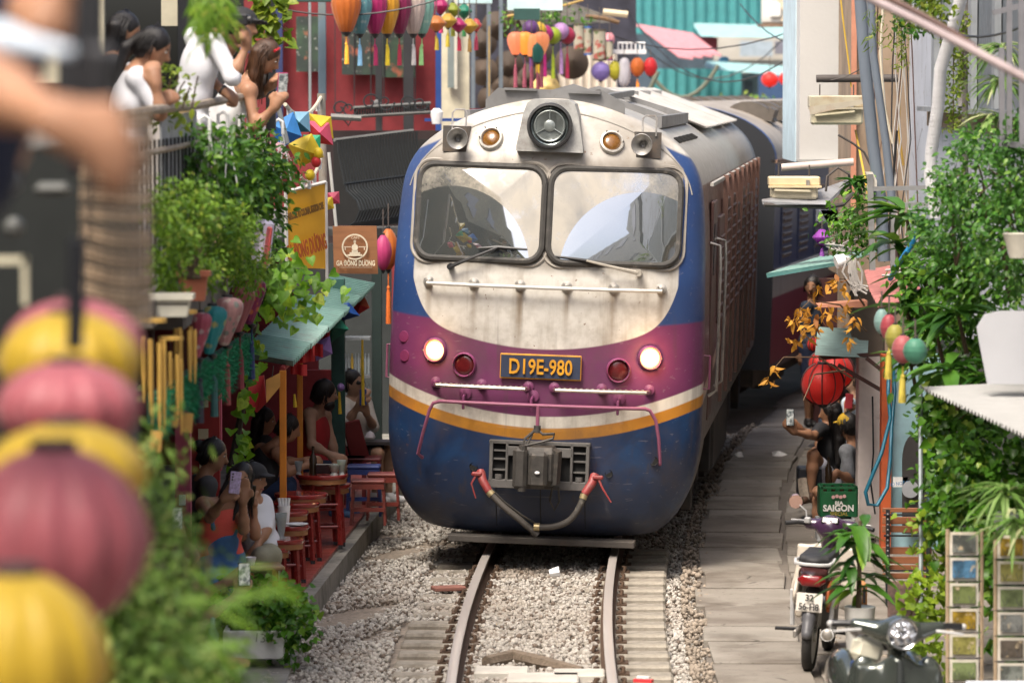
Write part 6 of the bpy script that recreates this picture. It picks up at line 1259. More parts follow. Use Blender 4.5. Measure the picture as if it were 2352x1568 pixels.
# pipes and cables
pvc=M('pvc_grey',(.15,.18,.22),.35,var=.1,scale=3)
for(pts,r_,m_,lab,nm)in(([P(1975,-20,36),P(1985,130,36),P(2005,330,36),P(2025,480,36),P(2030,600,36)],.052,pvc,'thick grey plastic drain pipe left of the grey wall','drain_pipe'),([P(2000,-20,35.6),P(2005,120,35.6),P(2035,330,35.6),P(2050,480,35.6)],.034,pvc,'thinner grey plastic pipe strapped along the drain pipe','drain_pipe'),([P(2212,-20,29.5),P(2190,60,29.6),P(2160,160,29.8),P(2155,240,29.8),P(2140,340,30),P(2136,400,30),P(2150,500,30)],.045,M('wrapped_white',(.62,.62,.64),.7,var=.1,bump=.8,bs=40,stretch=(.3,.3,3)),'white wrapped curved pipe in front of the grey house','wrapped_pipe'),([P(1965,-20,20),P(2100,45,19.6),P(2225,110,19.3),P(2370,188,19)],.021,M('mauve_pipe',(.33,.27,.27),.5,dirt=(.2,.15,.14)),'long diagonal pale pipe crossing the top right corner','pipe'),([P(2010,-20,20.5),P(2110,30,20.3),P(2190,75,20.2),P(2240,110,20)],.016,M('rust_brown_pipe',(.10,.055,.045),.6),'dark brown pipe just above the diagonal pale pipe','pipe'),([P(1875,181,39),P(2062,180,39)],.036,M('rust_dark',(.07,.06,.055),.7),'dark horizontal pole holding the upper lamp box','pole'),([P(1795,385,38),P(1960,372,38)],.034,M('pink_pole',(.58,.47,.42),.5),'pale pink horizontal pole holding the lower lamp box','pole'),([P(2030,300,39),P(2050,480,36.5),P(2060,640,36)],.02,M('rust_brown_pipe',(.10,.055,.045)),'thin brown vertical pipe beside the crack in the plaster','pipe'),([P(2215,10,30.5),P(2218,450,30.5)],.022,M('grey_brown',(.20,.18,.17),.6),'thin grey vertical post in front of the dark window','post')):
    tag(MB().tube(pts,r_,12).build(nm,m_,smooth=True),lab,nm.split('_')[-1])
def cable(pts,r_,m_,lab):tag(MB().tube(pts,r_,6).build('cable',m_,smooth=True),lab,'cable','cables on the right hand houses')
yel=M('cable_yellow',(.55,.36,.04),.5)
cable([P(1930,-10,39),P(1938,60,39),P(1950,150,39),P(1955,200,39)],.008,yel,'yellow cable running down the white wall to the lamp box')
cable([P(1965,300,38.5),P(1985,400,38),P(2000,480,37.6),P(2008,560,37.5)],.010,yel,'yellow cable crossing the brown pillar')
cable([P(2075,60,38),P(2068,200,38),P(2064,300,38),P(2075,380,38)],.011,M('ochre',(.42,.26,.05)),'ochre cable down the edge of the grey wall')
cable([P(2028,20,37),P(2022,120,37),P(2030,240,37),P(2050,330,37)],.011,M('cream_cable',(.6,.54,.42)),'cream cable winding down beside the drain pipe')
cable([P(1908,185,38.9),P(1940,178,38.9),P(1975,160,38.9),P(2020,110,38.9)],.006,M('rust_dark',(.07,.06,.055)),'thin dark wire rising from the horizontal pole')
cable([P(1925,310,36.5),P(1960,330,36.5),P(1985,350,36.5),P(2005,390,36.5),P(2012,420,36)],.011,M('rust_dark',(.07,.06,.055)),'bare dark twig against the white wall')
cable([P(2060,300,36),P(2040,560,36),P(2066,700,35)],.012,blackm,'black cable behind the aluminium frame')
tcb=thing('cable_bundle','many thin dark cables hanging along the pipes and brown pillar','cables',P(2030,300,37.5))
for i in range(14):
    u=rnd.choice([1985,2015,2060,2080])+rnd.uniform(-12,12);MB().tube([P(u,-20,37.5),P(u+rnd.uniform(-14,14),150,37.6),P(u+rnd.uniform(-22,22),320,37.6),P(u+rnd.uniform(-18,30),460+rnd.uniform(0,120),37.4)],rnd.uniform(.004,.008),5).build('cable',rnd.choice([blackm,M('cable_grey',(.38,.36,.34),.6),M('rust_brown_pipe',(.10,.055,.045))]),tcb,smooth=True)
for i,(a,b,sg_,lab)in enumerate(((P(1230,-10,60),P(1850,60,52),.5,'upper thin black cable crossing the top centre'),(P(1440,20,62),P(1840,110,50),.7,'sagging thin black cable over the pink awning'),(P(1700,10,60),P(1975,90,41),.3,'thin black cable reaching the white wall'),(P(2080,10,34),P(2352,60,27),.15,'thin black cable behind the diagonal pipe'),(P(640,20,45),P(1020,-5,45),.12,'thin black cable above the large hanging lanterns'))):tag(MB().tube(sag(a,b,sg_),.009,5).build('cable',blackm,smooth=True),lab,'cable')
hosem=M('hose_blue',(.012,.12,.19),.4)
tag(MB().tube([P(2042,830,36.4),P(2040,900,36.2),P(2045,960,36.2),P(2025,1040,36),P(2000,1100,36),P(1988,1130,36),P(1994,1158,36),P(2015,1160,36),P(2038,1120,36),P(2045,1050,36.2),P(2048,980,36.4),P(2055,900,36.5),P(2052,850,36.6)],.017,8).build('garden_hose',hosem,smooth='all'),'teal blue garden hose hanging in a long loop','hose')
tag(MB().tube([P(2110,530,30),P(2085,575,30),P(2055,620,30.4),P(2045,640,30.6)],.020,8).build('blue_tube',M('tube_blue',(.02,.22,.48),.4),smooth=True),'bright blue slanting tube behind the dracaena leaves','tube')
# lamp boxes
def lampbox(u0,v0,u1,v1,Y,label,old):
    a,b=P(u0,v0,Y),P(u1,v1,Y);c=(a+b)/2;w,h=b.x-a.x,a.z-b.z;t=thing('lamp_box',label,'lamp box',c,'plastic boxes on the poles');m1=M('box_lid'+str(old),(.68,.55,.34)if not old else(.42,.38,.28),.45,dirt=(.30,.17,.07)if old else(.55,.4,.22),da=.5,ds=4);m2=M('box_body'+str(old),(.62,.56,.42)if not old else(.60,.56,.40),.35,dirt=(.45,.40,.28))
    MB().box(c+vec((0,0,h*.28)),(w,.25,h*.40),bev=.012).build('lid',m1,t);MB().box(c-vec((0,0,h*.2)),(w*.92,.22,h*.56),bev=.02).build('body',m2,t);MB().box(c+vec((0,-.135,h*.06)),(w*1.04,.03,.02)).build('rim',m1,t);MB().box(c+vec((-w*.05,-.13,-h*.10)),(w*.70,.04,.018),rot=ry(.03 if not old else-.10)).build('hinge_bar',m2,t)
    MB().box(c+vec((w*.25,-.13,h*.2)),(.03,.03,.06)).build('latch',steel,t)
    for x in(-.3,.3):MB().tube([c+vec((w*x,0,h*.48)),c+vec((w*x,0,h*.48+.10))],.006,4).build('hook',M('rust_dark',(.07,.06,.055)),t)
    return t
lampbox(1857,218,1986,288,38.4,'stained cream box hanging under the dark pole on the white wall',1);lampbox(1765,404,1882,458,37.0,'clean cream plastic box hanging under the pink pole',0)
t=thing('open_lid','grey sheet metal flap above the stained cream box','flap',P(1920,250,38.1));MB().prism([P(1857,246,38.1),P(1985,228,38.1),P(1985,238,38.1),P(1862,264,38.1)],(0,.02,0)).build('flap',M('flap_grey',(.42,.38,.30),.6,dirt=(.3,.15,.08)),t)
t=thing('metal_canopy','grey metal canopy under the clean cream box with a black edge','canopy',P(1850,440,37.5));MB().prism([P(1882,440,37.2),P(1958,412,38.4),P(1958,420,38.4),P(1900,470,36.8),P(1752,470,36.8),P(1750,462,36.8)],(0,.03,.015)).build('sheet',M('canopy_grey',(.33,.34,.36),.5,metal=.3,dirt=(.15,.12,.10)),t);MB().tube([P(1755,470,36.8),P(1900,476,36.9),P(1935,470,37),P(1958,445,37.5)],.022,6).build('edge_pipe',M('rust_dark',(.07,.06,.055)),t,smooth=True);MB().tube([P(1897,440,37),P(1900,405,37),P(1925,385,37),P(1950,400,37),P(1955,440,37.2)],.012,6).build('bent_hose',M('rust_dark',(.07,.06,.055)),t,smooth=True)
# aluminium frame
t=thing('aluminium_frame','aluminium ladder like frame standing before the pipes','frame',P(2050,500,34));al=M('aluminium',(.42,.42,.42),.35,metal=.6,dirt=(.25,.24,.22))
for(a,b,r_)in((P(1992,434,34),P(2200,430,34),.022),(P(1996,470,34),P(2200,470,34),.022),(P(1998,400,34),P(2004,620,34),.028),(P(2052,470,34),P(2050,620,34),.022),(P(2100,470,34),P(2095,560,34),.018)):L_=b-a;MB().box((a+b)/2,(r_*2,r_*1.6,L_.length),rot=L_.to_track_quat('Z','Y').to_matrix()).build('bar',al,t)
MB().prism([P(1988,395,34),P(2004,395,34),P(2014,415,34),P(2014,430,34),P(1992,430,34),P(1994,410,34)],(0,.05,0)).build('bracket',M('bracket_cream',(.55,.52,.46),.6),t)
# small awnings
def cawn(label,a,b,c,mat,th=.004,n_=3,amp=.012,pitch=.09,name='awning',par=None):
    t=par or thing(name,label,'awning',(a+c)/2)
    for i in range(n_):MB().corr(a.lerp(b,i/n_),a.lerp(b,(i+1)/n_+.005),c+(a.lerp(b,i/n_)-a),amp,pitch,th).build('roof_sheet',mat,t)
    return t
t=cawn('small teal metal awning jutting out beside the coach',P(1760,628,36),P(1935,605,36.4),P(1880,590,38.5),tealroof,n_=2,amp=.006);MB().prism([P(1760,628,36),P(1935,600,36.4),P(1935,608,36.4),P(1762,638,36)],(0,.02,0)).build('front_edge',M('edge_teal',(.10,.26,.25),.5),t)
pkr=M('pink_red_sheet',(.36,.14,.13),.6,dirt=(.25,.1,.09));t=cawn('faded red corrugated awning, upper piece over the pillar',P(1985,622,35.0),P(1998,670,34.2),P(2080,605,35.2),pkr,n_=2);t=cawn('faded red corrugated awning, lower piece over the paper lanterns',P(2000,672,34.2),P(2018,706,33.6),P(2105,648,34.4),pkr,n_=2)
cawn('pale teal corrugated awning above the big red lantern',P(1878,752,38.2),P(1872,812,37.4),P(1996,758,38.4),M('pale_teal',(.40,.55,.52),.5,dirt=(.3,.4,.38)),n_=2,pitch=.07)
tag(MB().prism([P(1992,690,36),P(1878,700,36),P(1880,706,36),P(1992,706,36)],(0,.3,0)).build('pink_ledge',M('salmon_edge',(.48,.21,.13))),'pink ledge with dried leaves above the pale teal awning','ledge')
t=thing('awning_bracket','rusty steel bracket struts under the pale teal awning','bracket',P(1990,850,37));rb=M('rust_bracket',(.08,.035,.03),.7)
for a,b in((P(1880,822,37.6),P(2035,812,37.6)),(P(1925,838,37.6),P(2040,905,37.6)),(P(1990,822,37.4),P(2040,862,37.4))):L_=b-a;MB().box((a+b)/2,(.035,.035,L_.length),rot=L_.to_track_quat('Z','Y').to_matrix()).build('strut',rb,t)
wsh=M('white_sheet',(.36,.36,.355),.55,var=.06,dirt=(.45,.44,.40),da=.4)
t=cawn('white corrugated awning at the right edge',P(2120,892,27),P(2400,1022,24.4),P(2440,876,27.4),wsh,n_=3,amp=.014,pitch=.075)
t=thing('white_board','cut out white board leaning above the white awning','board',P(2300,800,26.5));MB().prism([P(2262,722,26.5),P(2300,714,26.5),P(2380,714,26.5),P(2380,882,26.5),P(2268,882,26.5),P(2262,850,26.5),P(2250,790,26.5),P(2244,752,26.5)],(0,.03,0)).build('board',M('board_white',(.46,.47,.50),.6,var=.03),t)
# pillar, blue wall, orange jamb
t=thing('pink_pillar','peeling pinkish white pillar beside the blue hose','pillar',G(2008,1232,0));a,b=P(1972,815,38),P(2026,1234,38);MB().box(((a.x+b.x)/2,38.15,(a.z)/2),(b.x-a.x,.3,a.z),bev=.01).build('pillar',M('pink_plaster',(.80,.70,.66),.9,var=.1,bump=.8,bs=18,dirt=(.38,.18,.12),da=.38,ds=3),t);MB().box((P(1996,700,38).x,38.2,P(0,745,38).z),(.30,.3,.6),bev=.02).build('capital',M('cap_stain',(.18,.14,.11),.9,dirt=(.5,.2,.12),da=.4),t);MB().tube([P(2004,910,37.9),P(2006,1040,37.9),P(2000,1110,37.9),P(2010,1180,37.9)],.008,5).build('wire',blackm,t)
t=thing('blue_house','pale blue painted wall with an orange red door jamb','building',G(2080,1250,0));panel('wall',2044,815,2200,1260,37,.2,M('sky_blue_wall',(.38,.60,.68),.85,var=.15,dirt=(.45,.47,.45),da=.35,ds=1.5),parent=t);panel('door_jamb',2026,815,2046,1260,36.9,.2,M('jamb_orange',(.55,.11,.03),.6,dirt=(.35,.07,.03)),parent=t)
q=MB();o_=[P(2073,1225,36.85)]+[P(2100-27*math.cos(math.pi*i/12),1060-62*math.sin(math.pi*i/12),36.85)for i in range(13)]+[P(2127,1225,36.85)];q.prism(o_,(0,.05,0));q.build('arched_door',M('door_dark_wood',(.06,.055,.055),.6),t);MB().lathe([(0,0),(.075,0),(.075,.01),(0,.01)],P(2091,1123,36.8),24,(0,-1,0)).build('round_plate',M('plate_grey',(.42,.44,.48),.4),t)
sg_=panel('notice',2051,1095,2085,1118,36.85,.01,M('cup_white',(.85,.85,.85)),parent=t);tx('DO NOT SIT',.045,M('notice_blue',(.05,.25,.55),.5),t,P(2067,1110,36.82)-org(t),(math.pi/2,-.12,0),'notice_text',.001,.8)
# paper lanterns on the right
for(u,v,w,h,c,Y,lab)in((2025,738,38,62,(.28,.45,.42),32.4,'pale green pleated paper lantern, leftmost of the right hand row'),(2042,752,44,66,(.45,.07,.09),32.0,'dull red pleated paper lantern in the right hand row'),(2056,775,50,66,(.42,.38,.07),31.6,'olive yellow pleated paper lantern in the right hand row'),(2074,802,56,70,(.52,.14,.15),31.2,'rose pleated paper lantern with gold tassel'),(2102,806,60,64,(.10,.33,.22),30.8,'green pleated paper lantern, rightmost of that row')):Y-=4.0;lantern('round',P(u,v,Y),w/S(Y),h/S(Y),clothmat('rp%d'%u,c,.3),lab,TS('rgold',(.45,.36,.05))if u in(2042,2074)else None,.24,0,0,.12,'pleated paper lanterns by the dracaena',rings=11)
redl=clothmat('red_lantern_cloth',(.70,.035,.03),.5,emis=.10)
for(u,v,w,Y,lab)in((1890,882,102,38.0,'large red round lantern hanging in front of the onlookers'),(1918,852,90,39.2,'second red lantern, half hidden behind the large one'),(1884,835,56,40.2,'orange red lantern just above the large red one'),(1870,790,34,41,'smallest red lantern left of the pale teal awning')):
    t=lantern('round',P(u,v,Y),w/S(Y),w*.98/S(Y),redl,lab,None,.2,0,0,.1,'red round lanterns on the right')
    c=P(u,v,Y);r_=w/S(Y)/2
    for i in range(10):q=MB();a=2*math.pi*i/10+.2;q.tube([c+vec((r_*1.015*math.cos(b_)*math.cos(a),r_*1.015*math.cos(b_)*math.sin(a),r_*.99*math.sin(b_)))for b_ in[R(x)for x in range(-70,71,14)]],.006,4);q.build('rib',M('rib_dark',(.07,.02,.02),.6),t)
lantern('diamond',P(1888,545,40),44/S(40),38/S(40),clothmat('violet_l',(.36,.06,.48),.4),'small violet diamond lantern under the grey hood',TS('viol',(.2,.05,.3)),.12,10,.08,.15)
t=thing('spot_lamp','white bullet lamp with tangled cables on the teal awning','lamp',P(1942,600,35.8));MB().lathe([(0,0),(.03,0),(.055,.04),(.06,.10),(.055,.12),(0,.12)],P(1950,594,35.8),18,(-.9,-.2,-.25)).build('lamp_head',M('cup_white',(.85,.85,.85)),t,smooth=True)
for i in range(16):
    u=1950+rnd.uniform(-8,20);MB().tube([P(u,590+rnd.uniform(0,10),35.7),P(u+rnd.uniform(-10,14),625,35.7),P(u+rnd.uniform(0,30),655,35.7),P(u+rnd.uniform(10,40),680-rnd.uniform(0,30),35.7)],.010,5).build('cable',M('cable_grey',(.38,.36,.34),.6),t,smooth=True)
for i in range(10):MB().tube([P(1895+i*3,560+rnd.uniform(-6,6),37),P(1930,575+rnd.uniform(-12,12),36.6),P(1950+i*3,560+rnd.uniform(-20,25),36.4)],.009,5).build('cable',M('cable_grey',(.38,.36,.34)),t,smooth=True)
t=thing('cable_bundle','tangled grey cables lying on the faded red awning','cables',P(2060,630,34))
for i in range(12):MB().tube([P(2050+rnd.uniform(-30,10),620+rnd.uniform(-10,15),33.6),P(2090,625+rnd.uniform(-12,12),33.5),P(2140+rnd.uniform(-10,30),640+rnd.uniform(-10,15),33.4)],.009,5).build('cable',M('cable_grey',(.38,.36,.34)),t,smooth=True)
# crates
t=thing('beer_crate','green plastic beer crate with white lettering, on the grey crate','crate',P(1927,1187,37.5));cg=M('crate_green',(.008,.10,.035),.35);a,b=P(1886,1128,37.4),P(1968,1187,37.4);w=b.x-a.x;hh=a.z-b.z;c=(a+b)/2
for nm,o_,d_ in(('front_panel',(0,0,0),(w,.02,hh)),('back_panel',(0,.34,.0),(w,.02,hh*1.35)),('side_panel',(-w/2,.17,.02),(.02,.34,hh*1.15)),('side_panel',(w/2,.17,.02),(.02,.34,hh*1.15))):MB().box(c+vec(o_),d_,bev=.004).build(nm,cg,t)
MB().box(c+vec((0,.0,hh*.64)),(w,.03,.02)).build('handle_bar',cg,t);[MB().box(c+vec((x*w*.48,0,hh*.57)),(.02,.03,.07)).build('handle_post',cg,t)for x in(-1,1)]
for i in range(4):
    for j in range(3):MB().lathe([(0,0),(.03,0),(.03,.14),(.012,.19),(.012,.25),(0,.25)],c+vec((-w*.36+i*w*.24,.07+j*.1,-hh/2+.01)),10).build('bottle',M('brown_glass',(.03,.018,.01)),t,smooth=True)
o_=org(t);wl_=M('print_white',(.75,.75,.72),.6);tx('BIA',.045,wl_,t,P(1927,1155,37.38)-o_-vec((0,.0,0)),(math.pi/2,0,0),'print_text',.001,1.1,bold=.001);tx('SAIGON',.078,wl_,t,P(1926,1167,37.38)-o_,(math.pi/2,0,0),'print_text',.001,.95,bold=.003);tx('SPECIAL',.045,M('print_gold',(.35,.26,.05),.6),t,P(1927,1180,37.38)-o_,(math.pi/2,0,0),'print_text',.001,1.0,bold=.001)
q=MB();[q.lathe([(0,0),(.016,0),(.016,.003),(0,.003)],P(1914+i*8.5,1141-(i%2)*2,37.37),12,(0,-1,0))for i in range(4)];q.build('print_emblem',M('emblem_mix',(.62,.35,.35),.6),t)
t=thing('grey_crate','grey plastic crate under the green beer crate','crate',P(1920,1235,37.3));cgy=M('crate_grey',(.36,.37,.38),.4);a,b=P(1880,1192,37.2),P(1962,1243,37.2);w=b.x-a.x;hh=a.z-b.z;c=(a+b)/2
for nm,o_,d_ in(('front_panel',(0,0,0),(w,.02,hh)),('back_panel',(0,.30,0),(w,.02,hh)),('side_panel',(-w/2,.15,0),(.02,.3,hh)),('side_panel',(w/2,.15,0),(.02,.3,hh))):MB().box(c+vec(o_),d_,bev=.004).build(nm,cgy,t)
for i in range(5):MB().box(c+vec((-w*.38+i*w*.19,-.015,0)),(.018,.02,hh*.9)).build('rib',cgy,t)
panel('inner_floor',1884,1200,1960,1243,37.35,.01,M('crate_shadow',(.1,.1,.1),.8),parent=t)  # upright dark sheet standing for the shade inside the crate
tag(MB().box(P(1858,1110,39.5)+vec((0,0,0)),(.22,.3,.32),bev=.015).build('black_box',M('plastic_black2',(.03,.035,.045),.5)),'dark box on the path by the sandals of the seated people','box')
tag(MB().tube([P(1843,1100,39.3),P(1850,1150,39.2)],.05,6).build('stone_block',M('rubble',(.3,.25,.2))),'small rough stone beside the dark box','stone')
for(u,v,lab)in((1789,1045,'scrap of clear plastic litter on the path beside the train'),(1697,1047,'white paper scrap beside the rubble strip')):q=MB();c=G(u,v,.03);q.add([c+rv(.03)+vec((.05*math.cos(i),.05*math.sin(i),.02*(i%2)))for i in range(6)]+[c+vec((0,0,.05))],[(i,(i+1)%6,6)for i in range(6)]);tag(q.build('litter',M('cup_white',(.85,.85,.85))),lab,'litter')
# folding slatted chair / bench leaning on the wall
t=thing('folding_chair','brown wooden slatted folding chair with black metal frame','chair',P(2090,1330,33));ws=M('slat_wood',(.26,.10,.045),.5,var=.25,scale=4,stretch=(.5,4,4),rv=.2);bk=M('black_frame',(.02,.022,.025),.4)
for(v0,v1)in((1166,1176),(1187,1203),(1207,1222),(1256,1272),(1278,1294),(1297,1312),(1316,1329)):panel('slat',2027,v0,2140,v1,33,.02,ws,parent=t,bev=.003)
for u in(2035,2128):panel('frame_bar',u,1170,u+8,1400,32.95,.02,bk,parent=t);
for v in(1180,1228,1308):panel('cross_bar',2030,v,2140,v+4,32.94,.015,bk,parent=t)
for v in range(1180,1330,12):MB().ell(P(2039,v,32.92),.008,6,4).build('bolt',M('bolt_silver',(.5,.5,.52),.3,metal=.8),t)
t=thing('marble_slab','rough brown stone slab leaning below the folding chair','slab',P(2080,1370,32));panel('slab',2040,1335,2120,1430,32.2,.05,M('brown_stone',(.14,.09,.075),.6,var=.9,scale=9),parent=t)
panel('brick_pile',1942,1340,1992,1400,30.5,.3,M('brick_orange',(.48,.22,.08),.9),'orange hollow bricks stacked behind the motorbike','bricks',bev=.01)
for i in range(4):MB().box(P(1958+i*9,1365,30.48),(.018,.02,.12)).build('brick_hole',blackm,bpy.data.objects['brick_pile'])
# postcard racks
def rack(u0,u1,Y,label,off):
    t=thing('postcard_rack',label,'rack',P((u0+u1)/2,1568,Y),'postcard racks');wh=M('rack_white',(.66,.62,.54),.5,dirt=(.4,.32,.2))
    for i in range(8):
        v0=1222+off+i*58.5;v1=v0+52;c=(P(u0,v0,Y)+P(u1,v1,Y))/2;fr_=panel('card_frame',u0,v0,u1,v1,Y,.02,wh,parent=t)
        pc=Mat('postcard_%d_%d'%(u0,i));n_=pc.noise(9,4,off=i*3.1+u0);base=[(.20,.22,.20),(.10,.25,.42),(.16,.20,.07),(.42,.28,.03),(.36,.34,.10),(.22,.28,.12),(.22,.23,.22),(.12,.10,.08)][(i+(3 if u0>2280 else 0))%8]
        k_=pc.mix((n_-.42)*5,base,tuple(x*.35 for x in base));k_=pc.mix((pc.noise(16,3,off=i+2)-.6)*9,k_,(.55,.45,.3));pc.col(k_);pc.set(rough=.25)
        panel('postcard',u0+6,v0+6,u1-6,v1-6,Y-.012,.008,pc.m,parent=fr_)
        for u in(u0+16,u1-16):MB().tube([P(u-6,v0+28,Y-.03),P(u,v1-6,Y-.05),P(u+6,v0+30,Y-.03)],.0025,4).build('wire_clip',blackm,fr_)
        MB().tube([P(u0-8,v1+2,Y-.03),P(u1+8,v1+2,Y-.03)],.003,4).build('wire_shelf',blackm,t)
    for u in(u0-6,u1+8):MB().tube([P(u,1215+off,Y+.02),P(u,1600,Y+.02)],.012,6).build('upright',M('upright_tan',(.40,.30,.20),.6),t)
rack(2182,2247,25.8,'white postcard rack column left of the hanging vines',0);rack(2292,2356,25.2,'second postcard rack column at the right edge',8)
tag(MB().box(P(2310,1590,24.2),(.44,.3,.10),bev=.01).build('white_table',M('table_white',(.62,.66,.74),.4)),'white table top at the bottom right corner','table')
# ---------------------------------------------------------------- plants on the right
pg='plants of the green wall on the right'
def plant(label,blobs,n,size,kind_,mat,nparts=0,name='leafy_plant',cat='plant',stems=0,bend=.25,droop=.3,shell=.5):
    t=thing(name,label,cat,blobs[0][0],pg);leaves(t,cloud(blobs,n,size,droop,shell),kind_,mat,nparts,bend)
    for i in range(stems):b=rnd.choice(blobs);c=vec(b[0]);MB().tube([c+vec((0,.1,-b[1][2])),c+rv(.08),c+vec((rnd.uniform(-1,1)*b[1][0],0,rnd.uniform(.1,.8)*b[1][2]))],[.012,.008,.004],5).build('branch',M('stem_brown',(.09,.06,.035)),t)
    return t
shr=leafmat('shrub_leaf',(.03,.115,.018),(.085,.25,.035),(.22,.42,.08),.34,.3);drm=leafmat('dracaena_leaf',(.03,.11,.018),(.09,.24,.03),(.20,.36,.05),.3,.25);spm=leafmat('spider_leaf',(.12,.27,.06),(.28,.44,.18),(.55,.62,.42),.4,.35);potm=leafmat('pothos_leaf',(.035,.125,.012),(.12,.32,.03),(.32,.48,.08),.28,.3)
plant('large bright shrub with small leaves at the upper right',[(P(2270,420,27.5),(.36,.4,.28)),(P(2200,520,28),(.26,.4,.26)),(P(2320,560,27),(.26,.4,.34)),(P(2290,330,27.5),(.22,.3,.12)),(P(2180,430,28.5),(.14,.3,.12)),(P(2340,400,27),(.2,.3,.3))],5200,.046,'oval',shr,60,'shrub','shrub',16)
plant('dark leafy mass behind the paper lanterns',[(P(2200,650,30),(.45,.3,.35)),(P(2300,700,29),(.4,.3,.4)),(P(2180,820,29.5),(.28,.3,.35))],2600,.07,'oval',bush,0,'shrub','shrub')
plant('glossy pothos vines covering the wall below the white awning',[(P(2195,1050,30),(.18,.3,.40)),(P(2225,1150,29),(.28,.3,.32)),(P(2290,1100,28.3),(.34,.3,.36)),(P(2175,930,31),(.14,.3,.2)),(P(2320,1230,28),(.3,.3,.25)),(P(2200,980,29.5),(.25,.3,.25)),(P(2340,1330,27),(.14,.2,.5)),(P(2250,1290,27.6),(.18,.2,.2))],4600,.065,'heart',potm,300,'pothos_vine','vine',6,.2,.5)
plant('yellow green ivy creeping up the grey post at the bottom right',[(P(2125,1250,29),(.05,.1,.25)),(P(2120,1400,28.5),(.06,.1,.3)),(P(2165,1330,29),(.10,.1,.15)),(P(2135,1520,28),(.07,.1,.2))],420,.06,'heart',leafmat('lime_leaf',(.14,.28,.02),(.35,.50,.05),None,.4,.4),160,'ivy_plant','vine',2)
tag(MB().tube([P(2114,860,29.5),P(2116,1600,28.5)],.016,8).build('metal_post',M('post_galv',(.30,.34,.36),.4,metal=.5),smooth=True),'thin galvanised post beside the ivy at lower right','post')
def rosette(p,n,L_,kind_,mat,label,name='dracaena',group=None,up=.5,sc_=(.6,1.1),bend=.5,nparts=60,pot_=None,cat='plant',t=None):
    t=t or thing(name,label,cat,p,group);Ls=[]
    for i in range(n):
        a=2*math.pi*rnd.random();el=rnd.uniform(-.2,1.0)*up*1.6;Ls.append((vec(p)+rv(.015),vec((math.cos(a),math.sin(a)*.8,el)),L_*rnd.uniform(*sc_),vec((0,0,1))))
    leaves(t,Ls,kind_,mat,nparts,bend);return t
for i,(u,v,n_,L_,Y,lab)in enumerate(((2080,490,14,.42,30.5,'long leaved dracaena by the aluminium frame, top one'),(2060,560,14,.42,31,'long leaved dracaena left of the shrub, middle height'),(2130,640,16,.40,30,'long leaved dracaena over the cable bundle'),(2080,700,14,.38,30,'long leaved dracaena above the paper lanterns'),(2150,760,18,.36,29,'long leaved dracaena right of the paper lanterns'),(2200,720,16,.36,28.5,'long leaved dracaena beside the white board'),(2180,850,18,.36,28,'long leaved dracaena just over the white awning'),(2220,600,14,.36,29,'long leaved dracaena under the shrub'),(2090,830,12,.30,29.5,'low dracaena beside the green paper lantern'))):
    t=rosette(P(u,v,Y),n_,L_,'lance',drm,lab,'dracaena',pg,.45);MB().tube([P(u,v,Y),P(u+20,v+90,Y+.1)],[.012,.018],6).build('stem',M('stem_brown',(.09,.06,.035)),t)
for(u,v,n_,L_,Y,lab)in((2300,110,46,.22,28,'variegated spider plant, uppermost at the right edge'),(2300,190,50,.24,28,'variegated spider plant in the middle of the right edge column'),(2290,270,40,.22,28,'variegated spider plant lowest of the hanging column'),(2310,1130,60,.30,25.5,'variegated spider plant in the hanging pot over the postcards'),(2340,1200,40,.26,25,'second spider plant at the right edge above the postcards')):rosette(P(u,v,Y),n_,L_,'strap',spm,lab,'spider_plant','variegated spider plants',.55,(.6,1.1),.9,60)
MB();t=thing('plant_pot','translucent white pot of the spider plant','plant pot',P(2310,1190,25.5));MB().lathe([(0,-.12),(.05,-.12),(.085,.0),(.09,.01),(0,.0)],P(2310,1180,25.5),20).build('bowl',M('pot_clear',(.55,.58,.6),.3),t,smooth=True)
t=thing('plant_pot','white hanging pot at the right edge beside the shrub','plant pot',P(2345,560,26));MB().lathe([(0,-.14),(.07,-.14),(.11,.0),(.115,.01),(0,.0)],P(2345,540,26),20).build('bowl',M('pot_cream2',(.6,.57,.48),.5),t,smooth=True)
# hanging vines at the top
def hangvine(u,v0,v1,Y,n,size,mat,label,spread=14,kind_='oval',nparts=0):
    t=thing('hanging_vine',label,'vine',P(u,v0,Y),'vines hanging at the top right');Ls=[]
    for i in range(n):q=rnd.random();Ls.append((P(u+rnd.gauss(0,spread),v0+(v1-v0)*q,Y+rnd.uniform(-.1,.1)),rv()+vec((0,-.2,-.6)),size*rnd.uniform(.6,1.2),rv()))
    leaves(t,Ls,kind_,mat,nparts);MB().tube([P(u,v0,Y),P(u,v1,Y)],.004,4).build('stem',M('stem_brown',(.09,.06,.035)),t)
hv=leafmat('vine_yellow',(.10,.20,.02),(.30,.40,.05),(.4,.45,.1),.4,.4)
hangvine(2090,-20,80,30,260,.05,shr,'leafy vine at the top beside the diagonal pipe',30);hangvine(2070,30,160,33,200,.045,hv,'thin yellow green vine hanging along the grey wall',10,'lance');hangvine(2140,-20,60,29,260,.05,hv,'yellow green leaf cluster at the top over the window',26)
hangvine(2190,80,300,30.2,420,.035,hv,'long stringy vine hanging before the dark window',12);hangvine(2212,30,200,30.4,220,.035,hv,'second stringy vine beside the wrapped pipe',7);hangvine(2015,20,110,33,60,.08,hv,'sparse strap leaves hanging at the pipe top',16,'strap')
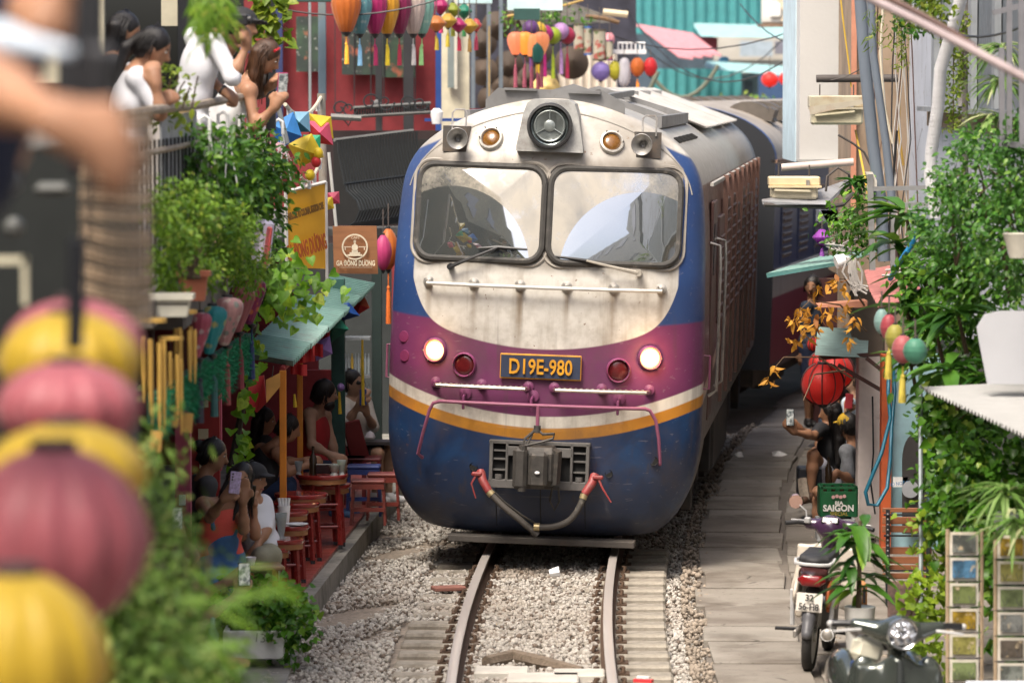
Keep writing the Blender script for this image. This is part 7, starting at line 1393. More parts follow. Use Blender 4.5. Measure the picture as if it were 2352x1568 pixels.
# window cage at the top right corner
t=thing('window_cage','grey metal plant cage at the top right corner','cage',P(2330,50,27));
for(a,b)in((P(2280,30,27),P(2360,10,27)),(P(2318,-10,27),P(2318,330,27)),(P(2300,110,27),P(2302,330,27)),(P(2345,-10,26.6),P(2348,330,26.6)),(P(2300,330,27),P(2360,335,26.8))):L_=b-a;MB().box((a+b)/2,(.035,.035,L_.length),rot=L_.to_track_quat('Z','Y').to_matrix()).build('bar',M('cage_grey',(.24,.24,.26),.5,metal=.4),t)
# dried yellow leaves
t=thing('dried_branch','dry branch of curled orange yellow leaves above the red lantern','branch',P(1900,720,35.5));dm=leafmat('dry_leaf',(.42,.20,.03),(.62,.36,.06),(.25,.10,.03),.6,.3);Ls=[]
for(cu,cv,n_,sp)in((1910,650,9,10),(1940,660,9,10),(1880,660,5,7),(1850,710,10,9),(1825,730,12,9),(1880,715,14,12),(1910,720,13,12),(1940,710,8,9),(1845,760,10,8),(1820,780,10,8),(1870,750,8,9),(1960,740,8,8),(1955,780,7,6),(1772,870,5,5),(1780,845,5,5),(1870,770,3,5)):
    for _ in range(n_):Ls.append((P(cu+rnd.gauss(0,sp),cv+rnd.gauss(0,sp),35.5+rnd.uniform(-.15,.15)),rv(.5)+vec((0,0,-.8)),rnd.uniform(.05,.085),rv()))
leaves(t,Ls,'curl',dm,160,.9)
for pts in([P(1990,760,36),P(1930,700,35.6),P(1860,690,35.5),P(1830,720,35.5)],[P(1985,700,36),P(1940,640,35.6),P(1900,640,35.5)],[P(1960,870,36),P(1880,820,35.6),P(1800,820,35.5),P(1775,850,35.5)],[P(1940,850,36),P(1870,860,35.6),P(1845,920,35.5)]):MB().tube(pts,[.010,.007,.005,.003][:len(pts)],5).build('twig',M('twig',(.13,.08,.045),.8),t,smooth=True)
rosette(P(1965,420,36),24,.16,'oval',shr,'small plant on the brown pillar by the cream bracket','leafy_plant',pg,.5,nparts=24);plant('small glossy plant between the pillar and the frame',[(P(1955,500,36),(.16,.2,.14)),(P(1960,560,36),(.18,.2,.18)),(P(1975,450,36),(.10,.2,.10))],500,.06,'oval',bush,60)
rosette(P(2270,870,27.8),20,.25,'lance',drm,'low dracaena leaves under the white awning edge','dracaena',pg,.3,nparts=20)
# potted dracaena by the scooters
t=thing('potted_dracaena','potted dracaena with drooping broad leaves between the two motorbikes','plant',P(1975,1420,27.5));Ls=[]
c=P(1972,1300,27.5)
for i in range(42):
    a=2*math.pi*rnd.random();zz=rnd.uniform(-.18,.28);Ls.append((c+vec((rnd.gauss(0,.03),rnd.gauss(0,.03),zz)),vec((math.cos(a),math.sin(a)*.6-.2,rnd.uniform(-.1,.7))),rnd.uniform(.14,.25),vec((0,0,1))))
leaves(t,Ls,'oval',drm,50,.9);MB().tube([c+vec((0,0,-.35)),c+vec((.01,0,.3))],[.02,.012],7).build('stem',M('stem_brown',(.09,.06,.035)),t)
for o in kids(t):
    if o.name.startswith('leaf'):o.scale.x*=.8
pb=P(1975,1392,27.5);MB().lathe([(0,-.66),(.07,-.66),(.10,-.02),(.105,0),(.09,0),(0,-.02)],pb,24).build('pot',M('pot_white',(.62,.62,.60),.4,dirt=(.4,.4,.36)),t,smooth=True)
# ---------------------------------------------------------------- parked motorbike seen from behind
def wheel(t,c,r_,w,ax=(1,0,0),spokes=0):
    a=vec(ax).normalized();up=vec((0,0,1));f=a.cross(up);wh=MB();n=36;m=10;vs=[]
    for i in range(n):
        d=f*math.cos(2*math.pi*i/n)+up*math.sin(2*math.pi*i/n)
        for j in range(m):q=2*math.pi*j/m;vs.append(vec(c)+d*(r_-w/2+w/2*math.cos(q))+a*(w/2*math.sin(q)))
    wh.add(vs,[(i*m+j,((i+1)%n)*m+j,((i+1)%n)*m+(j+1)%m,i*m+(j+1)%m)for i in range(n)for j in range(m)])
    wo=wh.build('wheel',M('tyre',(.022,.021,.02),.85,bump=1.0,bs=90,dirt=(.07,.06,.05)),t,smooth='all')
    MB().lathe([(r_-w,-w*.3),(r_-w*.8,-w*.32),(r_-w*.8,w*.32),(r_-w,w*.3)],vec(c),30,a).build('rim',M('chrome',(.5,.5,.5),.15,metal=.95),wo,smooth=True);MB().lathe([(0,-.04),(.05,-.04),(.05,.04),(0,.04)],vec(c),14,a).build('hub',steel,wo,smooth=True)
    q=MB();[q.cyl(vec(c),vec(c)+(f*math.cos(2*math.pi*i/18)+up*math.sin(2*math.pi*i/18))*(r_-w*.9),.0025,n=4)for i in range(18)];sp=q.build('spokes',M('chrome',(.5,.5,.5)),wo);sp['kind']='stuff'
    return wo
mt=thing('motorbike','parked motorbike seen from behind with brown tail light and number plate','motorbike',(0,0,0))
plum,cream_,chrome=M('plum_plastic',(.045,.02,.05),.22,coat=.5),M('cream_panel',(.58,.52,.44),.35,coat=.2,dirt=(.35,.18,.10),da=.42,ds=4),M('chrome',(.5,.5,.5))
wheel(mt,(0,0,.28),.28,.075);wheel(mt,(0,1.2,.28),.28,.07)
sdf('rear_mudguard',[('c',(0,-.02,.60),(0,-.20,.45),.055,.05),('c',(0,-.20,.45),(0,-.27,.32),.05,.04),('c',(0,.2,.62),(0,-.02,.60),.05,.055)],M('guard_grey',(.10,.10,.11),.4),mt,.012)
sdf('tail_body',[('b',(0,.05,.74),(.105,.16,.055)),('e',(0,-.1,.74),(.10,.12,.06)),('c',(0,.35,.70),(0,.6,.55),.09,.05)],M('brown_tail',(.05,.018,.018),.3,coat=.4),mt,.012)
sdf('tail_light',[('e',(0,-.17,.715),(.105,.06,.042)),('b',(0,-.16,.715),(.07,.06,.04))],M('tail_red',(.22,.01,.012),.2,coat=.5),mt,.009)
sdf('seat',[('b',(0,.22,.84),(.115,.30,.045)),('e',(0,.0,.85),(.11,.14,.05)),('e',(0,.5,.82),(.10,.16,.05))],M('seat_black',(.02,.02,.022),.6),mt,.014)
sdf('side_panel',[('b',(-.12,.25,.58),(.025,.25,.12)),('e',(-.12,.0,.6),(.03,.15,.10))],cream_,mt,.012);sdf('side_panel',[('b',(.12,.25,.58),(.025,.25,.12)),('e',(.12,.0,.6),(.03,.15,.10))],M('orange_panel',(.45,.12,.04),.3),mt,.012)
sdf('leg_shield',[('b',(-.17,.86,.62),(.07,.02,.24)),('b',(.17,.86,.62),(.07,.02,.24)),('e',(-.20,.86,.48),(.07,.03,.2)),('e',(.2,.86,.48),(.07,.03,.2)),('e',(0,.88,.78),(.16,.04,.12))],cream_,mt,.014)
sdf('handlebar_cover',[('c',(-.16,.84,1.02),(.16,.84,1.02),.045,.045),('e',(0,.84,1.0),(.11,.10,.10)),('c',(0,.86,.98),(0,.90,.72),.08,.055)],plum,mt,.012)
for sx in(-1,1):MB().tube([(sx*.15,.84,1.02),(sx*.24,.80,1.03),(sx*.33,.76,1.02)],[.016,.017,.018],9).build('hand_grip',blackm,mt,smooth=True);MB().tube([(sx*.17,.88,1.04),(sx*.30,.86,1.04)],.006,5).build('brake_lever',chrome,mt);sx<0 and MB().tube([(sx*.18,.84,1.03),(sx*.19,.83,1.12),(sx*.24,.82,1.16)],.006,6).build('mirror_stem',chrome,mt,smooth=True)
MB().lathe([(0,0),(.05,0),(.058,.012),(.04,.03),(0,.035)],(-.27,.82,1.185),20,(0,1,.05)).build('mirror',M('mirror_chrome',(.7,.5,.45),.08,metal=.95),mt,smooth=True);pass
MB().box((-.17,.80,1.05),(.05,.05,.05),bev=.01).build('switch_box',M('switch_grey',(.35,.35,.35),.4),mt);MB().box((0,.78,1.06),(.13,.03,.06),rot=rx(-.6),bev=.01).build('speedometer',M('dial_black',(.02,.02,.02),.15),mt)
MB().tube([(-.115,.2,.84),(-.14,-.05,.85),(-.12,-.2,.84),(-.05,-.25,.84),(.05,-.25,.84),(.12,-.2,.84),(.14,-.05,.85),(.115,.2,.84)],.013,8).build('grab_rail',chrome,mt,smooth=True)
np_=MB().box((0,-.235,.555),(.19,.008,.14),rot=rx(-.15),bev=.004).build('number_plate',M('plate_white',(.66,.62,.56),.4,dirt=(.4,.35,.28)),mt);blk=M('plate_ink',(.03,.03,.03),.6)
tx('32',.068,blk,mt,(0,-.252,.590),(math.pi/2-.15,0,0),'plate_text',.001,.9,bold=.002);tx('56-H8',.068,blk,mt,(0,-.262,.525),(math.pi/2-.15,0,0),'plate_text',.001,.85,bold=.002)
MB().tube([(.12,.35,.30),(.135,0,.30),(.14,-.20,.32)],[.02,.045,.048],14).build('exhaust',chrome,mt,smooth=True);MB().lathe([(0,0),(.04,0),(.02,.01),(0,.01)],(.14,-.205,.32),16,(0,-1,0)).build('exhaust_end',steel,mt,smooth=True)
for sx in(-1,1):MB().tube([(sx*.14,0,.35),(sx*.15,-.05,.62)],.018,8).build('shock_absorber',chrome,mt,smooth=True);MB().tube([(sx*.12,.35,.27),(sx*.30,.30,.27)],.014,7).build('foot_peg',blackm,mt);MB().box((sx*.10,.1,.30),(.03,.5,.06),bev=.01).build('swing_arm',steel,mt);MB().box((sx*.05,.05,.44),(.01,.16,.2)).build('guard_stay',steel,mt)
sdf('engine',[('b',(0,.62,.36),(.11,.16,.10)),('c',(0,.65,.36),(0,.9,.42),.07,.06)],M('engine_grey',(.2,.2,.2),.5,metal=.5,dirt=(.08,.07,.06)),mt,.016)
mt.location=(2.07,29.3,.0);mt.rotation_euler=(0,R(3.5),R(-11));mt.scale=(.96,.96,.93)
# ---------------------------------------------------------------- dark green grey scooter facing the camera
st_=thing('scooter','glossy dark green grey scooter facing the camera at the bottom right','scooter',(0,0,0))
pg_=M('scooter_paint',(.085,.10,.09),.12,metal=.55,var=.05,coat=.8);bl_=M('scooter_black',(.012,.012,.013),.3,coat=.3)
sdf('front_shield',[('e',(0,0,.50),(.20,.09,.24)),('b',(-.12,.03,.48),(.12,.045,.20)),('b',(.12,.03,.48),(.12,.045,.20)),('e',(-.19,.06,.50),(.10,.06,.24)),('e',(.19,.06,.50),(.10,.06,.24)),('c',(0,-.03,.70),(0,-.05,.30),.06,.05)],pg_,st_,.012,.04)
MB().tube([(0,-.085,.72),(0,-.125,.55),(0,-.125,.40),(0,-.11,.30)],[.018,.028,.028,.02],8).build('shield_ridge',M('ridge_dark',(.03,.035,.035),.3),st_,smooth=True)
sdf('handlebar_cover',[('e',(0,0,.88),(.115,.12,.10)),('c',(-.10,.02,.88),(-.25,.06,.915),.06,.028),('c',(.10,.02,.88),(.25,.06,.915),.06,.028),('c',(0,.03,.82),(0,.05,.68),.06,.05)],pg_,st_,.010,.03)
hl=MB().lathe([(.088,-.02),(.092,.02),(.088,.035),(.080,.03),(.078,.0)],(0,-.10,.885),36,(0,-1,.08)).build('headlight_ring',M('ring_chrome',(.55,.56,.57),.1,metal=.95),st_,smooth=True)
lm=Mat('headlight_glass');v1=lm.voro(34,stretch=(1,.2,1));lm.col(lm.mix(v1.lt(.45,.3),(.72,.74,.78),(.16,.17,.2)));lm.set(rough=.06,metal=.75);lm.bump(v1,.9,.02)
MB().lathe([(.080,.02),(.07,.035),(.045,.047),(.02,.052),(.001,.053)],(0,-.10,.885),30,(0,-1,.08)).build('headlight_lens',lm.m,st_,smooth=True)
for sx in(-1,1):
    MB().tube([(sx*.24,.06,.912),(sx*.30,.075,.915),(sx*.38,.09,.91)],[.018,.021,.021],10).build('hand_grip',bl_,st_,smooth=True);MB().tube([(sx*.22,.02,.89),(sx*.30,.0,.885),(sx*.38,.01,.875)],[.010,.008,.006],7).build('brake_lever',M('chrome',(.5,.5,.5)),st_,smooth=True);MB().ell((sx*.39,.09,.91),.020,8,6).build('bar_end',M('chrome',(.5,.5,.5)),st_)
    sdf('rear_cowl',[('e',(sx*.20,.75,.50),(.10,.34,.18))],pg_,st_,.016)
sdf('seat',[('b',(0,.72,.78),(.13,.32,.05)),('e',(0,.45,.77),(.12,.14,.05))],bl_,st_,.016);sdf('floor_board',[('b',(0,.32,.28),(.17,.28,.03)),('b',(0,.75,.42),(.15,.3,.14))],bl_,st_,.018)
sdf('front_mudguard',[('e',(0,-.05,.33),(.075,.22,.14))],pg_,st_,.014);wheel(st_,(0,-.03,.22),.21,.10);wheel(st_,(0,1.15,.22),.21,.10)
MB().box((-.17,.10,.76),(.20,.10,.15),rot=rz(.3)@ry(.25),bev=.04).build('glove_box',M('cream_plastic',(.66,.64,.52),.35),st_);MB().box((-.20,.14,.66),(.10,.1,.08),bev=.02).build('blue_cloth',M('cloth_navy',(.03,.08,.25),.7),st_)
st_.location=(2.21,24.3,.05);st_.rotation_euler=(0,R(2),R(4));st_.scale=(1.0,)*3
# ---------------------------------------------------------------- people
def skin(n,c):return M('skin_'+n,c,.5,var=.12,scale=9,sss=.08,spec=.35)
SK=[skin('tan',(.38,.20,.12)),skin('fair',(.46,.28,.19)),skin('brown',(.30,.155,.09)),skin('deep',(.20,.10,.06))]
HA={'black':M('hair_black',(.012,.010,.010),.4,var=.5,scale=20,stretch=(6,6,1),bump=.6,bs=50),'brown':M('hair_brown',(.075,.035,.018),.4,var=.6,scale=20,stretch=(6,6,1),bump=.6,bs=50)}
def hand(pr,wr,d,lat,pn,curl=.5,s=1.0):
    """palm, four unequal bent fingers and a thumb; d along the hand, lat towards the thumb, pn out of the palm"""
    pr.append(('c',wr,wr+d*.045*s,.026*s,.03*s));
    for k in(-.026,-.009,.009,.026):pr.append(('c',wr+d*.02*s+lat*k*.5*s,wr+d*.085*s+lat*k*s,.014*s,.013*s))
    for i,(k,L)in enumerate(((.029,.068),(.010,.078),(-.009,.072),(-.027,.056))):
        a=wr+d*.088*s+lat*k*s;b_=a+(d*math.cos(curl)+pn*math.sin(curl))*L*.5*s;c=b_+(d*math.cos(curl*2.1)+pn*math.sin(curl*2.1))*L*.5*s
        pr+=[('c',a,b_,.0095*s,.0088*s),('c',b_,c,.0088*s,.0072*s)]
    a=wr+d*.03*s+lat*.03*s;b_=a+(d*.6+lat*.75+pn*.3).normalized()*.038*s;c=b_+(d*.9+lat*.1+pn*.5).normalized()*.032*s
    pr+=[('c',a,b_,.013*s,.011*s),('c',b_,c,.011*s,.009*s)]
def person(label,J,sk,look,shirt=None,sleeve=.55,pants=None,leg=1.0,hair=('black','short'),group=None,curl=(.6,.6),k=1.0,face=True,cap=None,shoe=None,vox=.0105,tank=False,up=None,overall=None,build_hair=True):
    J={a:vec(b)for a,b in J.items()};look=vec(look).normalized();N=(J['ls']+J['rs'])/2;hd=J['head'];lat=(J['rs']-J['ls']);lat=lat.normalized()if lat.length>.05 else vec((1,0,0))
    hip=J.get('hip',N+vec((0,.05,-.5*k)));sp=(N-hip).normalized();h=(up and vec(up))or(hd-N+vec((0,0,.1)));h=(h-look*h.dot(look)).normalized();rt=look.cross(h).normalized();HM=Matrix((rt,look,h)).transposed()
    fw=lat.cross(sp).normalized()*-1;fw=-fw if fw.dot(look)<-.2 else fw;TM=Matrix((lat,fw,sp)).transposed()
    t=thing('person',label,'person',(hip.x,hip.y,0 if J.get('ra')is None else min(J['ra'].z,hip.z)),group)
    pr=[('e',hd+h*.018*k,(.072*k,.092*k,.098*k),HM),('e',hd+look*.022*k-h*.050*k,(.054*k,.062*k,.060*k),HM),('c',hd+look*.088*k+h*.0*k,hd+look*.106*k-h*.022*k,.009,.014),('e',hd+rt*.074*k-h*.01*k,(.010,.018,.030),HM),('e',hd-rt*.074*k-h*.01*k,(.010,.018,.030),HM),
          ('c',N+sp*.02,hd-h*.06*k-look*.01,.056*k,.050*k),('c',N+sp*.01+lat*.06,N+sp*.01-lat*.06,.055,.055)]
    tor=[('e',N-sp*.17*k,(.165*k,.105*k,.19*k),TM),('e',N-sp*.36*k,(.135*k,.10*k,.17*k),TM),('e',hip,(.16*k,.115*k,.13*k),TM),('c',J['ls']-sp*.01,J['rs']-sp*.01,.052*k,.052*k)]
    pr+=tor;slv=[]
    for s_,(a,b_,c)in enumerate((('ls','le','lw'),('rs','re','rw'))):
        if b_ not in J:continue
        S0,E0=J[a],J[b_];W0=J.get(c,E0+(E0-S0)*.9);pr+=[('c',S0,E0,.048*k,.037*k),('c',E0,E0.lerp(W0,.3),.038*k,.039*k),('c',E0.lerp(W0,.3),W0,.038*k,.024*k),('e',S0,(.058*k,)*3)]
        d=J['lh' if s_==0 else 'rh']-W0 if('lh' if s_==0 else 'rh')in J else(W0-E0);d.normalize();pn=J.get('ln' if s_==0 else 'rn',vec((0,.9,-.4)));pn=(pn-d*pn.dot(d)).normalized();la=d.cross(pn)*(-1 if s_==0 else 1);hand(pr,W0,d,la,pn,curl[s_],1.05*k)
        if sleeve>0:q=min(1,sleeve/.6)if sleeve<=.6 else 1;e0=S0.lerp(E0,q);slv+=[('c',S0,e0,.062*k,.054*k)];
        if sleeve>.6:slv.append(('c',E0,E0.lerp(W0,(sleeve-.6)/.4),.05,.038))
    lg=[];feet=[]
    for a,b_,sg in(('lk','la',-1),('rk','ra',1)):
        if a not in J:continue
        H0=hip+lat*sg*.085*k-sp*.03;K0=J[a];A0=J.get(b_,K0+vec((0,0,-.42)));lg+=[(H0,K0,A0)];pr+=[('c',H0,K0,.085*k,.055*k),('c',K0,K0.lerp(A0,.35),.054*k,.054*k),('c',K0.lerp(A0,.35),A0,.054*k,.034*k)]
        fd=vec((K0.x-H0.x,K0.y-H0.y,0));fd=fd.normalized()if fd.length>.05 else vec((0,-1,0));pr.append(('c',A0-vec((0,0,.045)),A0+fd*.15-vec((0,0,.06)),.036,.028));feet.append((A0,fd))
    body=sdf('body',pr,sk,t,vox,.03)
    if shirt is not None:
        infl=.013
        sp_=[('e',N-sp*.17*k,(.165*k+infl,.105*k+infl,.19*k+infl),TM),('e',N-sp*.36*k,(.14*k+infl,.105*k+infl,.18*k),TM),('e',hip+sp*.05,(.165*k+infl,.12*k+infl,.10*k),TM)]
        if not tank:sp_+=[('c',J['ls']-sp*.01,J['rs']-sp*.01,.052*k+infl,.052*k+infl)]+slv
        else:sp_+=[('c',N-sp*.16+lat*.085,N+sp*.035+lat*.075,.03,.018),('c',N-sp*.16-lat*.085,N+sp*.035-lat*.075,.03,.018)]
        sdf('shirt',sp_,shirt,t,.013,.035,cut=[('e',N+sp*(.085 if not tank else .06)+look*.02,(.075,.08,.06),TM)])
    if overall is not None:
        sdf('overalls',[('e',N-sp*.27+fw*.035,(.125,.105,.13),TM),('e',N-sp*.40,(.165,.13,.15),TM),('e',hip,(.19,.145,.15),TM),('c',N+lat*.085-sp*.15+fw*.09,N+lat*.08+sp*.045,.022,.020),('c',N-lat*.085-sp*.15+fw*.09,N-lat*.08+sp*.045,.022,.020)]+[('c',H0,K0,.105,.075)for H0,K0,A0 in lg],overall,t,.012,.03)
    if pants is not None and(lg or True):
        pp=[('e',hip-sp*.01,(.172*k,.128*k,.13*k),TM)]
        for H0,K0,A0 in lg:
            pp.append(('c',H0,H0.lerp(K0,min(1,leg/.55)),.100*k,.078*k if leg<.55 else .070*k))
            if leg>.55:pp.append(('c',K0,K0.lerp(A0,(leg-.55)/.45),.070,.055))
        sdf('trousers' if leg>.6 else 'shorts',pp,pants,t,.013,.03)
    for A0,fd in feet:
        if shoe is not None:sdf('shoe',[('c',A0-vec((0,0,.05))-fd*.02,A0+fd*.16-vec((0,0,.062)),.046,.036),('c',A0-vec((0,0,.02)),A0-vec((0,0,.05)),.042,.045)],shoe,t,.010,.02)
    if hair:
        hc,hs=hair;hp=[('e',hd+h*.030*k-look*.012*k,(.083*k,.098*k,.102*k),HM),('e',hd-look*.045*k-h*.01,(.076*k,.066*k,.085*k),HM)];ct=[('e',hd+look*.105*k-h*.035*k,(.085*k,.10*k,.085*k),HM)]
        if hs=='bun':hp+=[('e',hd-look*.125+h*.05,(.045,.045,.045))]
        if hs=='tail':hp+=[('c',hd-look*.10+h*.02,hd-look*.14-h*.06,.035,.04),('c',hd-look*.14-h*.06,hd-look*.13-h*.26,.04,.02)]
        if hs in('long','verylong'):
            L=.30 if hs=='long' else .46;dn=J.get('hairdir',vec((0,.05,-1))).normalized()
            for q in(-.055,-.02,.02,.055):b0=hd+rt*q-look*.055+h*.01;hp+=[('c',b0,b0+dn*L*.55-look*.02,.048,.05),('c',b0+dn*L*.55-look*.02,b0+dn*L+rt*q*.4,.05,.026)]
        if hs=='front':
            for sg in(-1,1):b0=hd+rt*sg*.068-look*.02;hp+=[('c',b0,b0-h*.14+look*.01,.028,.030),('c',b0-h*.14+look*.01,b0-h*.30+look*.05,.03,.016)]
        sdf('hair',hp,HA[hc],t,.0095,.02,cut=ct)
        st=MB();Ls_={'long':.32,'verylong':.48,'tail':.12,'front':.26}.get(hs,.09)
        for _ in range(150 if Ls_>.2 else 90):
            a=rnd.uniform(-1,1)*2.0;e1=rnd.uniform(.25,1.2);d0=(rt*math.sin(a)-look*math.cos(a));top=hd+(d0*math.cos(e1)+h*math.sin(e1))*.098*k-look*.012+h*.02;side=hd+d0*.094*k-look*.02-h*.01;end=side-vec((0,0,Ls_*rnd.uniform(.4,1)))+rv(.012)-look*.03 if Ls_>.2 else side-h*.05+rv(.008)
            st.tube([hd+h*.122*k-look*.02+rv(.01),top,side+rv(.004),end],[.0035,.004,.0035,.0015],4)
        st.build('hair_strands',HA[hc],t,smooth='all')['kind']='stuff'
    if cap is not None:
        sdf('cap',[('e',hd+h*.045*k,(.088*k,.105*k,.085*k),HM),('e',hd+h*.045*k+look*.115*k,(.065,.065,.012),HM)],cap,t,.0095,.012,cut=[('e',hd-h*.045*k+look*.03,(.11,.16,.075),HM)])
    if face:
        w=M('eye_white',(.6,.58,.55),.3);p_=M('pupil',(.02,.012,.01),.2)
        for sg in(-1,1):
            c=hd+rt*sg*.030*k+look*.080*k+h*.012*k;e_=MB().ell(c,(.010,.010,.0055),8,6).build('eye',w,t,smooth='all');MB().ell(c+look*.006,(.005,.005,.005),8,5).build('pupil',p_,e_,smooth='all')
            MB().tube([c+h*.018-rt*.014+look*.004,c+h*.022+look*.008,c+h*.017+rt*.014+look*.004],.004,5).build('eyebrow',HA['black'],t)
        MB().tube([hd+look*.079-h*.062-rt*.022,hd+look*.088-h*.064,hd+look*.079-h*.062+rt*.022],[.003,.006,.003],6).build('mouth',M('lips',(.35,.10,.09),.4),t,smooth='all')
    t['bones']=0;del t['bones'];return t,HM
def phone(c,w,h_,rot,mat,label,screen=None,case=None):
    t=thing('phone',label,'phone',c);MB().box((0,0,0),(w,.010,h_),rot=rot,bev=.004).build('case',mat,t,loc=(0,0,0));nrm=rot@vec((0,1,0))
    if screen:MB().box(nrm*-.006,(w*.88,.002,h_*.92),rot=rot).build('screen',screen,t,loc=(0,0,0))
    if case:
        for i in range(3):MB().lathe([(0,0),(.007,0),(.007,.003),(0,.003)],rot@vec((-w*.28,-.006,h_*(.38-.13*i))),10,-nrm).build('camera_lens',blackm,t,loc=(0,0,0))
    return t
scr=Mat('phone_screen');n_=scr.noise(30,3);kk=scr.mix((n_-.4)*4,(.08,.09,.09),(.45,.45,.42));scr.col(kk);scr.set(rough=.15);scr.nt.links.new(kk,scr.b.inputs['Emission Color']);scr.set(es=.5);scr=scr.m
wt=M('white_tee',(.72,.73,.78),.8,var=.04,scale=3,bump=.5,bs=8);bt=M('black_tee',(.022,.022,.025),.8,bump=.4,bs=10);gt=M('charcoal_tee',(.06,.06,.065),.8,bump=.4,bs=10)
lg_='people leaning out over the balcony rail'
# on the balcony
Y=24.6
person('woman in a white top with dark pinned hair leaning on the near rail',dict(head=P(352,112,Y-.05),ls=P(300,170,Y+.12),rs=P(318,178,Y-.16),re=P(368,262,Y-.2),rw=P(358,195,Y-.22),le=P(330,262,Y+.1),lw=P(360,240,Y),rh=P(352,160,Y-.2),hip=P(285,350,Y)),SK[0],(1,-.1,-.45),wt,.5,bt,.5,('black','tail'),lg_,k=1.0,up=(-.2,0,1))
person('dark haired person behind the woman in the white top',dict(head=P(285,75,25.8),ls=P(245,140,25.9),rs=P(265,145,25.6),hip=P(230,330,25.8)),SK[2],(1,0,-.3),bt,.5,bt,.5,('black','long'),lg_,face=False)
Y=27.2
person('man in a white tee and black cap aiming a camera from the balcony',dict(head=P(552,62,Y),ls=P(448,85,Y+.15),rs=P(493,98,Y-.18),re=P(534,178,Y-.25),rw=P(566,108,Y-.2),rh=P(566,60,Y-.2),rn=(-1,.2,0),le=P(470,170,Y+.1),lw=P(512,208,Y-.05),lh=P(545,228,Y-.05),ln=(0,0,-1),hip=P(430,290,Y),lk=P(440,430,Y),rk=P(430,430,Y),la=P(440,570,Y),ra=P(430,570,Y)),SK[0],(1,-.1,-.12),wt,.62,M('khaki_short',(.10,.08,.06),.8),.5,('black','short'),lg_,curl=(1.2,.8),cap=bt,face=False)
MB();t=thing('camera','small black camera held up by the man in the white tee','camera',P(548,45,Y-.24));MB().box(P(548,46,Y-.24),(.12,.07,.075),bev=.01).build('camera_body',M('camera_black',(.02,.02,.022),.35),t);MB().cyl(P(560,46,Y-.24),P(576,46,Y-.24),.03,n=16).build('lens',M('camera_black',(.02,.02,.022)),t,smooth=True)
p=P(512,207,Y-.05);MB().lathe([(.034,-.012),(.037,0),(.034,.012),(.030,.012),(.030,-.012)],p,18,(.8,-.1,-.5)).build('wristwatch',blackm,None,smooth=True);tag(bpy.data.objects['wristwatch'],'black wristwatch on the wrist resting on the rail','watch')
MB().lathe([(.031,-.012),(.033,0),(.031,.012),(.028,.012),(.028,-.012)],P(563,115,Y-.2),18,(.35,0,1)).build('wristband',M('band_blue',(.25,.32,.75),.5),None,smooth=True);tag(bpy.data.objects['wristband'],'light blue wristband on the raised arm','wristband')
Y=29.3
t,HM_=person('brunette woman in a strappy white top leaning far out with a phone',dict(head=P(610,132,Y),ls=P(545,196,Y+.15),rs=P(572,208,Y-.17),re=P(584,292,Y-.25),rw=P(630,248,Y-.28),rh=P(648,215,Y-.28),rn=(.3,.5,.3),le=P(590,215,Y+.15),lw=P(622,198,Y+.02),lh=P(638,180,Y),ln=(.4,-.2,-.3),hip=P(505,285,Y+.1),lk=P(500,400,Y),rk=P(495,400,Y)),SK[0],(.85,-.1,-.5),M('strap_white',(.72,.72,.72),.7),0,M('white_short',(.62,.62,.64),.8),.4,('brown','long'),lg_,curl=(.9,.9),tank=True,up=(-.35,0,1))
q=MB();c=P(632,118,Y);q.tube([c+vec((.0,-.08,0)),c+vec((.025,-.04,.015)),c+vec((.03,0,.02)),c+vec((.025,.05,.015))],.010,6);tag(q.build('sunglasses',M('glasses_red',(.5,.02,.03),.3),smooth=True),'red sunglasses pushed up on brown hair','sunglasses')
phone(P(649,192,Y-.28),.075,.15,rz(.5)@rx(.15),M('case_magenta',(.35,.04,.12),.4),'magenta cased phone held out over the rail',scr)
person('bearded onlooker in black behind the brunette, half hidden by leaves',dict(head=P(520,95,30.2),ls=P(498,150,30.3),rs=P(530,150,30.1),hip=P(510,280,30.2)),SK[2],(1,-.2,-.2),bt,.5,bt,.5,('black','short'),lg_,face=False)
# blurred foreground arms
t=thing('person','out of focus person at the left edge stretching a bare arm across','person',(-1.2,6.6,0));pr=[];s_=S(6.6)
A,B,C_=P(-230,40,6.9),P(10,220,6.6),P(125,275,6.5);pr=[('c',A,B,.052,.050),('c',B,C_,.048,.032)];d=(P(205,318,6.5)-C_).normalized();hand(pr,C_,d,vec((0,0,1))-d*d.z,vec((-.5,.5,-.7)),.55,1.05)
pr+=[('c',A,A+vec((-.12,.05,-.35)),.07,.16),('e',A+vec((-.15,.05,.02)),(.12,.1,.1)),('e',A+vec((-.25,.1,.28)),(.08,.09,.11)),('c',A+vec((-.22,.08,.05)),A+vec((-.25,.1,.22)),.055,.05)];sdf('body',pr,SK[0],t,.012,.03)
sdf('shirt_sleeve',[('c',P(-240,60,6.9),P(0,92,6.75),.035,.026),('c',P(0,92,6.75),P(160,118,6.7),.024,.012)],M('pale_blue_shirt',(.55,.64,.74),.8),t,.012,.03)
